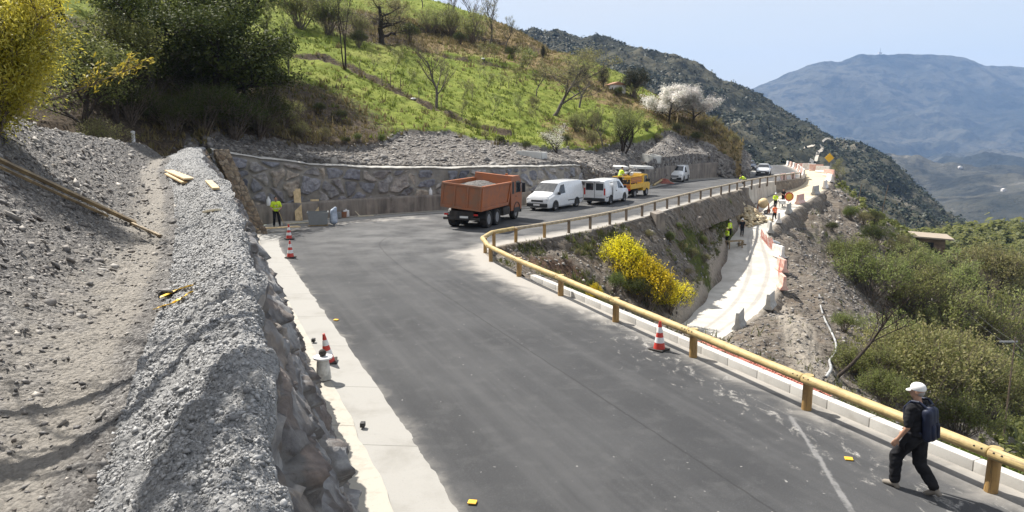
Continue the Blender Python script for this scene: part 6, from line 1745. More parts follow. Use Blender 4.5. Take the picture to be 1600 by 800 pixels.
    if door_open:
        s = -1
        side_panel('door_opening', st, [(ws[2] - .95, -.72), (ws[2] - 2.0, -.72), (ws[2] - 2.0, .84), (ws[2] - .95, .84)], M['blackhole'], t, s, 0.004)
        dr = MB().box((ws[2] - 1.52, s * (h + .10), 1.06), (.62, .06, 1.42), .03).build('sliding_door', M[paint], t)
        MB().box((ws[2] - 1.30, s * (h + .14), 1.0), (.14, .03, .05)).build('door_handle', M['plastic'], dr)
        MB().box((-f - .1, h * .50, H - .12), (.12, 1.9, .05)).build('tailgate_edge', M[paint], t)
        MB().box((-f - .30, h * .45, H - .06), (.55, 1.7, .045), .015).build('raised_tailgate', M[paint], t)
    place(t, x, y, hx, hy)
    return t

van('panel_van', 'white panel van facing the camera beside the front of the orange truck', 'van', 3.05, 52.6, -0.55, -0.835)
van('panel_van', 'white panel van with its side door open, in front of the yellow truck', 'van', 7.2, 56.6, 0.5, 0.866, L=4.6, H=1.85, wd=1.8, door_open=True)
van('small_van', 'small white delivery van parked by the brown concrete wall', 'van', 18.9, 85.0, -0.40, -0.916, L=4.3, H=1.82, wd=1.8, short=True)
van('car', 'silver white car coming down the far road', 'car', 33.6, 100, -0.35, -0.937, L=4.4, H=1.48, wd=1.8, paint='silver', car=True)
van('car', 'dark blue car behind the end of the brown wall on the far road', 'car', 36.8, 116, -0.25, -0.97, L=4.3, H=1.5, wd=1.8, paint='darkblue', car=True)

# orange tipper truck
t = thing('tipper_truck', 'dusty orange tipper truck seen from behind in the hairpin', 'truck')
MB().box((3.2, 0, .92), (7.3, .95, .32)).box((1.9, 0, .70), (1.6, 2.0, .45), .05).build('chassis', M['chassis'], t)
MB().box((-.55, 0, .62), (.12, 2.3, .16), .02).box((-.5, 0, .85), (.08, 1.5, .4)).build('rear_underrun_bar', M['chassis'], t)
for x in (0.75, 2.10, 5.55):
    for s in (-1, 1):
        o = wheel(t, x, s * 1.02, .51, .46 if x < 5 else .32, s)
        MB().prism([(x + .60 * math.cos(q), .53 + .60 * math.sin(q)) for q in np.linspace(0.1, math.pi - 0.1, 12)] + [(x + .57 * math.cos(q), .53 + .57 * math.sin(q)) for q in np.linspace(math.pi - 0.1, 0.1, 12)], s * .78, s * 1.26).build('mudguard', M['plastic'], t)
for s in (-1, 1):
    MB().box((-.60, s * .95, .86), (.06, .26, .11), .02).build('tail_light', M['red'], t)
    MB().box((3.7, s * 1.0, .72), (1.2, .5, .5), .08).build('fuel_tank', M['chassis'], t)
MB().box((-.62, -.2, .72), (.03, .52, .12)).build('number_plate', M['plate'], t)
# tipping body: floor, sides, tail gate, head board
tb = bpy.data.objects.new('tipper_body', None); link(tb, t); tb.location = (0, 0, 1.18); tb.rotation_euler = (math.radians(5.0), 0, 0)
LB, HB, WB = 4.75, 1.42, 1.25
MB().box((LB / 2 - .6, 0, .06), (LB, 2 * WB - .12, .14)).build('floor', M['orangedirty'], tb)
for s in (-1, 1):
    m = MB()
    m.prism([(-.6, .0), (LB - .95, .0), (LB - .62, HB), (-.6, HB)], s * (WB - .07), s * WB)
    m.box((LB / 2 - .62, s * (WB + .02), HB - .03), (LB - .1, .14, .11), .015)
    m.box((-.56, s * (WB + .015), HB / 2), (.13, .12, HB), .015)
    m.box((LB / 2 - .8, s * (WB + .015), .10), (LB - .5, .12, .18), .015)
    m.prism([(LB - 1.10, .18), (LB - .92, .18), (LB - .60, HB - .06), (LB - .78, HB - .06)], s * WB, s * (WB + .07))
    m.build('side_board', M['orange'], tb, 30)
m = MB().box((-.63, 0, HB / 2), (.07, 2 * WB, HB - .02))
m.box((-.68, 0, HB - .05), (.10, 2 * WB + .08, .12), .015).box((-.68, 0, .07), (.10, 2 * WB + .04, .14), .015)
for yy_ in (-1.20, -.42, .42, 1.20): m.box((-.68, yy_, HB / 2), (.085, .11, HB - .1), .012)
m.build('tail_gate', M['orangedirty'], tb, 30)
m = MB().prism([(LB - .95, .0), (LB - .88, .0), (LB - .50, HB + .30), (LB - .58, HB + .30)], -WB, WB)
m.box((LB - .42, 0, HB + .30), (.32, 2 * WB + .06, .07), .015)
m.build('head_board', M['orange'], tb, 30)
# cab
m = MB()
m.prism([(4.55, .62), (6.45, .62), (6.55, 1.35), (6.42, 2.35), (6.05, 2.78), (4.75, 2.78), (4.55, 2.55)], -1.22, 1.22)
cb = m.build('cab', M['orange'], t, 30)
for s in (-1, 1):
    MB().prism([(5.35, 1.72), (6.32, 1.72), (6.26, 2.3), (6.05, 2.45), (5.35, 2.45)], s * 1.20, s * 1.232).build('side_window', M['glass'], cb)
    MB().box((4.9, s * 1.226, 2.05), (.34, .02, .75)).build('vent_panel', M['plastic'], cb)
    MB().box((6.35, s * 1.42, 2.0), (.12, .22, .62), .03).tube((6.3, s * 1.2, 2.3), (6.35, s * 1.42, 2.28), .02).build('mirror', M['plastic'], cb)
    MB().box((5.55, s * 1.14, .62), (1.15, .22, .34), .05).build('step', M['plastic'], cb)
    MB().box((6.50, s * .95, .78), (.12, .36, .2), .03).build('headlight', M['lamp'], cb)
    MB().box((5.42, s * 1.235, 1.5), (.16, .02, .05)).build('door_handle', M['plastic'], cb)
MB().prism([(6.50, 1.70), (6.53, 1.70), (6.44, 2.33), (6.41, 2.33)], -1.1, 1.1).build('windscreen', M['glass'], cb)
MB().box((6.50, 0, .60), (.16, 2.4, .42), .05).build('front_bumper', M['plastic'], cb)
for s in (-1, 1): MB().box((5.1, s * .7, 2.86), (.16, .16, .14), .03).build('beacon', M['orange'], cb)
place(t, -2.65, 41.8, 0.37, 0.929); t.scale = (.9, .96, .97); bpy.context.view_layer.update()
# load lying in the body
gx_ = np.linspace(-.52, 3.75, 60); gy_ = np.linspace(-1.15, 1.15, 34)
GX_, GY_ = np.meshgrid(gx_, gy_)
GZ_ = 1.12 + .36 * np.exp(-((GX_ - 2.2) / 1.3) ** 2 - (GY_ / .9) ** 2) - .25 * (GX_ < .2) + .08 * fbm(GX_ * 2.5, GY_ * 2.5, 4, 301)
MS = t.matrix_basis @ tb.matrix_basis
ld = grid('gravel_load', np.dstack([GX_, GY_, GZ_]), M['slope'], dict(path=0 * GX_))
bpy.context.view_layer.update()
ld.matrix_world = tb.matrix_world.copy()
tag(ld, 'grey gravel heaped inside the orange tipper truck', 'gravel')

# yellow works truck
t = thing('works_truck', 'yellow road works truck with loaded open bed beyond the open white van', 'truck')
MB().box((-.2, 0, .62), (5.0, .8, .25)).box((-.9, 0, .55), (1.0, 1.7, .35)).build('chassis', M['chassis'], t)
for x in (-1.45, 1.55):
    for s in (-1, 1): wheel(t, x, s * .86, .38, .26, s)
bd = MB().box((-1.05, 0, .92), (3.1, 2.0, .1))
for s in (-1, 1): bd.box((-1.05, s * .98, 1.14), (3.1, .05, .36))
bd.box((-2.58, 0, 1.14), (.05, 2.0, .36)).build('bed', M['yellowpaint'], t)
m = MB().prism([(.55, .55), (2.3, .55), (2.42, 1.15), (2.0, 1.32), (1.65, 2.1), (.62, 2.15), (.55, 2.0)], -.95, .95)
cb = m.build('cab', M['yellowpaint'], t, 30)
for s in (-1, 1):
    MB().prism([(.85, 1.35), (1.85, 1.35), (1.58, 1.98), (.85, 1.98)], s * .93, s * .962).build('side_window', M['glass'], cb)
    MB().box((1.8, s * 1.08, 1.5), (.1, .2, .28), .03).build('mirror', M['plastic'], cb)
    MB().box((-2.64, s * .8, .8), (.05, .25, .14)).build('tail_light', M['red'], t)
MB().box((.62, 0, 1.75), (.02, 1.5, .4)).build('rear_window', M['glass'], cb)
MB().box((1.1, 0, 2.22), (.3, 1.0, .12), .04).build('light_bar', M['lamp'], cb)
rk = MB()
for x in (-2.5, -1.3, .3):
    for s in (-1, 1): rk.tube((x, s * .9, .95), (x, s * .9, 2.0), .03)
    rk.tube((x, -.9, 2.0), (x, .9, 2.0), .03)
for s in (-1, 1): rk.tube((-2.5, s * .9, 2.0), (.3, s * .9, 2.0), .03).tube((-2.5, s * .9, 1.55), (.3, s * .9, 1.55), .03)
rk.build('rack', M['yellowpaint'], t)
sb = MB()
for zq in (1.46, 1.60, 1.74, 1.88): sb.box((-1.1, -.93, zq), (2.7, .035, .09), .008)
sb.build('slat_side', M['orange'], t)
eq = MB()
for kk in range(14): eq.box((rnd.uniform(-2.3, .2), rnd.uniform(-.75, .75), 1.05 + rnd.uniform(0, .35)), (rnd.uniform(.2, .6), rnd.uniform(.15, .4), rnd.uniform(.2, .5)), .03, None)
eq.build('tool_load', M['chassis'], t)
ch = MB()
for k in range(5): ch.prism([(-2.62 + 0, .75 + k * .12), (-2.62, .81 + k * .12), (-2.60, .81 + k * .12), (-2.60, .75 + k * .12)], -.95, .95)
ch.build('chevron_bars', M['red'], t)
place(t, 10.0, 62.4, 0.52, 0.854); t.scale = (.86, .86, .86); bpy.context.view_layer.update()
TW = t.matrix_world.copy()
for k, (x, y) in enumerate([(-.9, .3), (-.5, -.3), (-.1, .2)]):
    o = MB().tube((-.5, 0, 0), (.5, 0, .03), .16, .15, 10).build('sack_roll', flat('roll_cloth_%d' % k, [(0.6, .58, .54, 1), (.5, .5, .48, 1), (.05, .05, .05, 1)][k], .8))
    o.matrix_world = TW @ Matrix.Translation((x - .3, y, 2.20)) @ Matrix.Rotation(.3 * k, 4, 'Z')
    tag(o, ['pale roll lying at the rear of the yellow truck rack', 'off white roll lying in the middle of the yellow truck rack', 'dark roll lying nearest the cab on the yellow truck rack'][k], 'roll', 'rolls on the yellow truck rack')

# ------------------------------------------------------------------ guardrail
M['wood'] = None
def m_wood(name, c1, c2, scale=3.0, st=(1, 1, .06)):
    m, nt, b = mk(name)
    v = ocoord(nt)
    n1 = noise(nt, v, scale, 6, 0.6, 0.5); n2 = noise(nt, ocoord(nt, st), 26, 6, 0.75)
    col = mixc(nt, rampf(nt, n1, 0.35, 0.66), c1, c2)
    col = mixc(nt, mth(nt, 'MULTIPLY', rampf(nt, n2, 0.53, 0.64), 0.7), col, tuple(x * 0.38 for x in c2[:3]) + (1,))
    kn = rampf(nt, noise(nt, v, 6.5, 2, 0.5), 0.72, 0.77)
    col = mixc(nt, mth(nt, 'MULTIPLY', kn, 0.8), col, (0.10, 0.055, 0.02, 1))
    nt.links.new(col, b.inputs['Base Color']); b.inputs['Roughness'].default_value = 0.62
    bump(nt, b, n2, 0.7, 0.012)
    return m
M['wood'] = m_wood('treated_pine', (0.50, 0.38, 0.17, 1), (0.34, 0.245, 0.105, 1))
M['woodpost'] = m_wood('treated_post', (0.36, 0.22, 0.075, 1), (0.22, 0.135, 0.055, 1))
M['woodgrey'] = m_wood('weathered_pine', (0.40, 0.33, 0.23, 1), (0.26, 0.21, 0.145, 1))
M['woodgreypost'] = m_wood('weathered_post', (0.17, 0.125, 0.085, 1), (0.10, 0.075, 0.055, 1))
M['steel'] = flat('galvanised_steel', (0.30, 0.30, 0.30, 1), 0.5, 0.7)
NEARP = [(12.6, -0.4), (11.05, 3.3), (9.35, 7.0), (7.48, 10.85), (5.94, 14.29), (4.49, 17.78), (3.04, 21.19), (1.65, 24.65), (.27, 27.96), (-.9, 31.2)]
FARP = [(-1.22, 33.4), (-.86, 35.2), (.19, 36.6), (1.68, 38.2), (3.07, 39.9), (4.4, 41.6), (5.75, 43.5), (7.0, 45.4), (8.35, 47.6), (9.6, 49.9), (10.9, 52.2), (12.2, 54.4), (13.5, 56.6), (15.0, 59.2), (16.5, 61.8), (18.1, 64.5), (19.6, 67.2), (21.1, 69.9), (22.6, 72.6), (24.2, 75.3), (25.9, 78.0), (27.6, 80.7), (29.4, 83.3), (31.3, 86.0), (33.3, 88.6), (35.2, 91.2)]
gr = thing('guardrail', 'long round timber guardrail on posts following the inside of the hairpin', 'guardrail', (0, 0, 0))
allp = [(p, 0.70, True) for p in NEARP] + [(p, 0.70, False) for p in FARP]
for k, (p, h, near) in enumerate(allp):
    zb = float(rz(p[1]))
    r = 0.10 if k < 9 else 0.085
    Z0 = -0.3
    m = MB().tube((0, 0, Z0), (0, 0, h + .02), r, r * .97, 14)
    q = allp[max(0, k - 1)][0]; q2 = allp[min(len(allp) - 1, k + 1)][0]
    po = m.build('post', M['woodpost'] if k < 14 else M['woodgreypost'], gr, 40, (p[0], p[1], zb))
    po.rotation_euler = (rnd.uniform(-.02, .02), rnd.uniform(-.02, .02), rnd.uniform(0, 6))
    if k < 9:
        d = Vector((q2[0] - q[0], q2[1] - q[1], 0)).normalized(); n = Vector((-d.y, d.x, 0))
        MB().tube(n * .0 + Vector((0, 0, h - .02)), n * .0 + Vector((0, 0, h + .03)), .115, .10, 14).build('cap', M['wood'], po, 40)
for k in range(len(allp) - 1):
    a, b_ = allp[k], allp[k + 1]
    def top(i):
        p = Vector((allp[i][0][0], allp[i][0][1], float(rz(allp[i][0][1])) + .70))
        q = allp[max(0, i - 1)][0]; q2 = allp[min(len(allp) - 1, i + 1)][0]
        d = Vector((q2[0] - q[0], q2[1] - q[1], 0)).normalized()
        return p + Vector((-d.y, d.x, 0)) * (.15 if i < 9 else .12) + Vector((0, 0, -.02))
    A, B_ = top(k), top(k + 1)
    far = k >= 12
    r = .092 if k < 9 else (.10 if not far else .085)
    d = (B_ - A).normalized()
    loc = A.copy(); L_ = (B_ - A).length
    m = MB()
    prof = [(r * .82, .006)] + [(r * (1 + .035 * math.sin(k * 2.1 + j * .9)), (.03 if j == 0 else (L_ - .03 if j == 10 else L_ * j / 10))) for j in range(11)] + [(r * .82, L_ - .006)]
    m.lathe(prof, 18)
    ro = m.build('rail', M['wood'] if not far else M['woodgrey'], gr, 50, loc); qr = d.to_track_quat('Z', 'Y'); ro.rotation_euler = qr.to_euler(); Mi = qr.to_matrix().inverted()
    if k < 9:
        bt_ = MB()
        for fq in (.03, .955):
            for s in (0.9, 1.2):
                c = (B_ - A) * fq + Vector((0, 0, 0)); n = Vector((-d.y, d.x, 0))
                q = c + n * r * .86 + Vector((0, 0, r * .5)) + d * (s - 1) * .4
                bt_.tube(Mi @ (q - n * .012), Mi @ (q + n * .006), .016, .016, 8)
        bt_.build('bolt', M['plastic'], ro)

# ------------------------------------------------------------------ cones, barriers, markers
M['conered'] = flat('cone_red', (0.52, 0.045, 0.03, 1), 0.45)
M['conewhite'] = flat('cone_white', (0.72, 0.72, 0.72, 1), 0.4)
M['conegrey'] = simple('scuffed_white_plastic', (0.62, 0.61, 0.57, 1), (0.40, 0.39, 0.36, 1), 0.6, 6)
def mk_cone():
    t = thing('traffic_cone', None, None)
    H = .75
    def rr(z): return .15 - .122 * (z - .04) / (H - .04)
    MB().box((0, 0, .02), (.40, .40, .04), .012).build('base', M['rubber'], t)
    MB().lathe([(rr(z), z) for z in (.04, H)] + [(.012, H + .004)], 20).build('body', M['conered'], t, 50)
    for z0, z1 in ((.20, .34), (.46, .60)):
        MB().lathe([(rr(z0) + .003, z0), (rr(z1) + .003, z1)], 20).build('reflective_band', M['conewhite'], t, 50)
    return t
cone0 = mk_cone(); used_cone = [False]
def cone(x, y, label, tilt=(0, 0), bv=None, Y=None):
    p = G(x, y) if bv is None and Y is None else W(x, y, Y)
    o = cone0 if not used_cone[0] else copy_tree(cone0)
    used_cone[0] = True
    o.location = (p.x, p.y, p.z + .012); o.rotation_euler = (tilt[0], tilt[1], rnd.uniform(0, 1.5))
    return tag(o, label, 'traffic cone', 'red and white traffic cones')
cone(1030, 547, 'red and white traffic cone standing in front of the near guardrail')
cone(514, 567, 'red and white traffic cone leaning behind the white tub on the gutter', (.10, -.12))
cone(452, 374, 'rear red and white cone of the pair by the worker with a shovel').location.z = .02
cone(454, 403, 'front red and white cone of the pair on the inside of the hairpin').location.z = .02
cone(586, 336, 'red and white cone standing at the foot of the boulder wall').location.z = .05
# white tub with a wide rim and a dark lump on top
p = G(506, 597)
t = thing('white_tub', 'upturned white tapered tub with a wide rim on the cream strip', 'tub', (p.x, p.y, .08))
MB().lathe([(.165, 0), (.172, .02), (.125, .48), (.12, .50), (.05, .51)], 26).build('body', M['conegrey'], t, 40)
MB().lathe([(.20, .47), (.215, .485), (.215, .515), (.12, .525), (.03, .525)], 26).build('rim', M['conewhite'], t, 40)
o = MB().ball((0, 0, 0), .085, 3, (1, 1, .95)).build('dark_lump', M['chassis'], None, 60)
for v in o.data.vertices: v.co *= 1 + .14 * (rnd.random() - .5)
o.location = (p.x, p.y, .68); tag(o, 'dark round lump sitting on the white tub', 'lump')
for x, y, lab in [(490, 537, 'small black block on the gutter joint behind the leaning cone'), (567, 671, 'small black block on the gutter joint in front of the white tub')]:
    q = G(x, y); tag(MB().box((0, 0, .05), (.09, .12, .09), .012).build('spacer_block', M['plastic'], loc=(q.x, q.y, .05)), lab, 'block', 'small black blocks on the gutter')
M['marker'] = flat('yellow_marker', (0.80, 0.45, 0.03, 1), 0.5)
for x, y, lab in [(738, 787, 'yellow square road marker nearest the bottom of the picture'), (1326, 719, 'yellow square road marker in front of the walking man'), (525, 501, 'yellow square road marker at the gutter edge above the leaning cone'), (905, 434 + 60, None)]:
    if lab is None: continue
    q = G(x, y)
    o = MB().box((0, 0, .012), (.13, .12, .02), .006).build('road_marker', M['marker'], loc=(q.x, q.y, .016)); o.rotation_euler.z = rnd.uniform(-.3, .3)
    tag(o, lab, 'road marker', 'yellow road markers')

M['barrier'] = simple('concrete_barrier', (0.42, 0.41, 0.39, 1), (0.30, 0.29, 0.27, 1), 0.9, 3, 0.3)
M['barrierwhite'] = simple('white_barrier_plastic', (0.72, 0.70, 0.67, 1), (0.58, 0.53, 0.49, 1), 0.6, 3)
M['barrierred'] = simple('faded_red_barrier_plastic', (0.56, 0.30, 0.24, 1), (0.64, 0.46, 0.40, 1), 0.6, 3)
def barrier(x, y, Yq, hx, hy, mat, label, L=1.5, H=.85):
    o = MB().prism([(-.28, 0), (.28, 0), (.28, .10), (.13, .32), (.09, H), (-.09, H), (-.13, .32), (-.28, .10)], -L / 2, L / 2)
    o = o.build('barrier', M[mat])
    es = o.modifiers.new('bev', 'BEVEL'); es.width = .02; es.segments = 2
    p = W(x, y, Yq)
    d = np.hypot(TRd[:, 0] - p.x, TRd[:, 1] - p.y); p.z = TRd[int(d.argmin()), 2] + .03
    o.location = p; o.rotation_euler.z = math.atan2(hy, hx) - math.pi / 2
    return tag(o, label, 'barrier', 'barriers along the dirt track')
BR = [(1155, 512, 39.0, .45, .9, 'barrier', 'pale concrete barrier nearest the guardrail at the edge of the track'), (1203, 481, 45.0, .5, .86, 'barrier', 'grey concrete barrier second nearest on the edge of the track'),
      (1222, 451, 53.0, .15, 1, 'barrierred', 'red and white barrier end where the track begins to bend'), (1221, 424, 60, 0, 1, 'barrierred', 'reddish barrier end in the middle of the bend'), (1215, 402, 65, -.2, 1, 'barrierwhite', 'white barrier in the bend above the reddish ones'),
      (1202, 364, 73.5, .2, 1, 'barrier', 'grey barrier beside the rubble heap'), (1216, 348, 77, .3, .95, 'barrierwhite', 'pale barrier just past the rubble heap'), (1232, 334, 80.5, .45, .9, 'barrier', 'grey barrier by the round sign'),
      (1250, 318, 85, .6, .8, 'barrierred', 'reddish barrier above the round sign'), (1274, 304, 89, .6, .8, 'barrier', 'grey barrier on the outer edge of the upper track'), (1289, 295, 93, .5, .86, 'barrierwhite', 'white barrier where the upper track bends back'),
      (1296, 284, 99, .1, 1, 'barrierwhite', 'white barrier at the outermost point of the upper track'), (1295, 276, 106, -.3, .95, 'barrierred', 'reddish barrier below the yellow sign'), (1285, 270, 112, -.7, .7, 'barrierwhite', 'white barrier left of the yellow sign'),
      (1275, 267, 115, -.95, .3, 'barrierred', 'reddish barrier in the far row at the head of the track'), (1264, 265.5, 118, -1, .1, 'barrierwhite', 'white barrier in the far row at the head of the track'), (1252, 265, 120, -1, 0, 'barrierred', 'reddish barrier at the left end of the far row')]
for b_ in BR: barrier(b_[0], b_[1], Ytrack(b_[1]), *b_[3:], L=2.0 if b_[2] > 80 else 1.5, H=.95)
# barriers along the far road edge
for k, f in enumerate(np.linspace(.02, .98, 9)):
    i = int(NR * (19.6 + 2.2 * f) / 22) - 1; p = INNER[min(i, NR - 1)]; d = INNER[min(i + 4, NR - 1)] - INNER[max(0, i - 4)]
    o = MB().prism([(-.25, 0), (.25, 0), (.12, .32), (.09, .85), (-.09, .85), (-.12, .32)], -1.2, 1.2).build('barrier', M['barrierred'] if k % 2 else M['barrierwhite'], loc=(p[0], p[1], float(rz(p[1]))))
    o.rotation_euler.z = math.atan2(d[1], d[0]) - math.pi / 2
    tag(o, ('reddish' if k % 2 else 'white') + ' barrier in the row along the far edge of the road', 'barrier', ('reddish' if k % 2 else 'white') + ' barriers along the far road edge')
for k, f in enumerate(np.linspace(.15, .85, 4)):
    i = int(NR * (18.35 + .6 * f) / 22); p = INNER[i] + (EDGE[i] - INNER[i]) * .1; d = INNER[i + 3] - INNER[i - 3]
    o = MB().prism([(-.22, 0), (.22, 0), (.12, .3), (.08, .75), (-.08, .75), (-.12, .3)], -.8, .8).build('barrier', M['barrierred'] if k % 2 else M['barrierwhite'], loc=(p[0], p[1], float(rz(p[1]))))
    o.rotation_euler.z = math.atan2(d[1], d[0]) - math.pi / 2
    tag(o, ('second ' if k > 1 else 'first ') + ('reddish' if k % 2 else 'white') + ' barrier behind the guardrail above the brown stone wall', 'barrier', 'barriers behind the end of the guardrail')
# ------------------------------------------------------------------ people
M['skin'] = flat('skin', (0.42, 0.24, 0.16, 1), 0.55)
M['black'] = simple('black_cloth', (0.012, 0.012, 0.014, 1), (0.022, 0.022, 0.025, 1), 0.9, 7, 0.3, spec=0.15)
M['navy'] = simple('navy_nylon', (0.010, 0.017, 0.045, 1), (0.007, 0.010, 0.026, 1), 0.6, 6, 0.2)
M['cap'] if False else None
M['capwhite'] = flat('white_cotton', (0.74, 0.73, 0.71, 1), 0.85)
M['hivis'] = simple('hi_vis_yellow', (0.62, 0.80, 0.03, 1), (0.48, 0.66, 0.03, 1), 0.7, 9)
M['hivisorange'] = simple('hi_vis_orange', (0.85, 0.16, 0.04, 1), (0.7, 0.12, 0.03, 1), 0.7, 9)
M['band'] = flat('reflective_tape', (0.62, 0.62, 0.60, 1), 0.4)
M['shoe'] = flat('grey_tan_shoe', (0.21, 0.185, 0.155, 1), 0.8)
M['boot'] = flat('dark_boot', (0.03, 0.025, 0.02, 1), 0.8)
M['hair'] = flat('grey_hair', (0.30, 0.28, 0.26, 1), 0.8)
M['helmet'] = flat('helmet_yellow', (0.75, 0.70, 0.20, 1), 0.35)
M['helmetwhite'] = flat('helmet_white', (0.75, 0.75, 0.73, 1), 0.35)
M['brownskin'] = flat('bare_skin', (0.36, 0.20, 0.13, 1), 0.55)

def body_mesh(caps, balls, voxel, name, mat, parent, smooth_it=4, fold=0.0):
    """capsules (p0,p1,r0,r1) and ellipsoids (c,(rx,ry,rz)) fused into one continuous surface"""
    bm = bmesh.new()
    for p0, p1, r0, r1 in caps:
        t = bmesh.new()
        bmesh.ops.create_icosphere(t, subdivisions=2, radius=r0, matrix=Matrix.Translation(p0))
        bmesh.ops.create_icosphere(t, subdivisions=2, radius=r1, matrix=Matrix.Translation(p1))
        h = bmesh.ops.convex_hull(t, input=t.verts)
        bmesh.ops.delete(t, geom=[v for v in t.verts if not v.link_faces], context='VERTS')
        inner = [g for g in h['geom_interior'] if isinstance(g, bmesh.types.BMVert) and g.is_valid]
        bmesh.ops.delete(t, geom=inner, context='VERTS')
        tm = bpy.data.meshes.new('tmp'); t.to_mesh(tm); t.free(); bm.from_mesh(tm); bpy.data.meshes.remove(tm)
    for c, r in balls:
        bmesh.ops.create_icosphere(bm, subdivisions=3, radius=1, matrix=Matrix.Translation(c) @ Matrix.Diagonal((r[0], r[1], r[2], 1)))
    bmesh.ops.recalc_face_normals(bm, faces=bm.faces)
    me = bpy.data.meshes.new(name); bm.to_mesh(me); bm.free()
    o = link(bpy.data.objects.new(name, me))
    m = o.modifiers.new('r', 'REMESH'); m.mode = 'VOXEL'; m.voxel_size = voxel
    s = o.modifiers.new('s', 'SMOOTH'); s.factor = 0.5; s.iterations = smooth_it
    dg = bpy.context.evaluated_depsgraph_get()
    me2 = bpy.data.meshes.new_from_object(o.evaluated_get(dg))
    o.modifiers.clear(); o.data = me2; bpy.data.meshes.remove(me)
    me2.materials.clear(); me2.materials.append(mat)
    me2.polygons.foreach_set('use_smooth', np.ones(len(me2.polygons), bool))
    me2.name = name
    if fold:
        co = np.empty(len(me2.vertices) * 3, np.float32); me2.vertices.foreach_get('co', co); co = co.reshape(-1, 3)
        nr_ = np.empty(len(me2.vertices) * 3, np.float32); me2.vertices.foreach_get('normal', nr_); nr_ = nr_.reshape(-1, 3)
        w_ = 1 - np.abs(fbm(co[:, 0] * 7 + co[:, 1] * 6, co[:, 2] * 11 + co[:, 1] * 4, 3, 17)) * 2
        co += nr_ * (fold * w_)[:, None]
        me2.vertices.foreach_set('co', co.ravel().astype(np.float32)); me2.update()
    o.parent = parent
    return o

def hand(caps, wrist, d, palm_n, side, s=1.0, curl=0.6):
    """palm and five fingers hanging along d; palm_n = direction the palm faces"""
    d = Vector(d).normalized(); pn = Vector(palm_n); pn = (pn - d * pn.dot(d)).normalized(); ax = d.cross(pn).normalized()
    w = Vector(wrist); k = w + d * .085 * s
    for a in (-.028, -.009, .010, .028):
        caps.append((w + ax * a * .6 * s, k + ax * a * s, .017 * s, .0135 * s))
    for a, L in zip((-.030, -.010, .011, .031), (.062, .078, .083, .072)):
        p = k + ax * a * s; dd = d.copy()
        for j in range(3):
            dd = (dd + pn * curl * (.45 + .2 * j)).normalized()
            q = p + dd * L * s * (.45, .32, .25)[j]
            caps.append((p, q, (.0105 - .001 * j) * s, (.0100 - .001 * j) * s)); p = q
    p = w + d * .025 * s + ax * .024 * s * side
    q = p + (d * .6 + ax * .75 * side + pn * .35).normalized() * .042 * s
    r = q + (d * .95 + ax * .1 * side + pn * .5).normalized() * .032 * s
    caps.append((p, q, .014 * s, .012 * s)); caps.append((q, r, .0115 * s, .0095 * s))

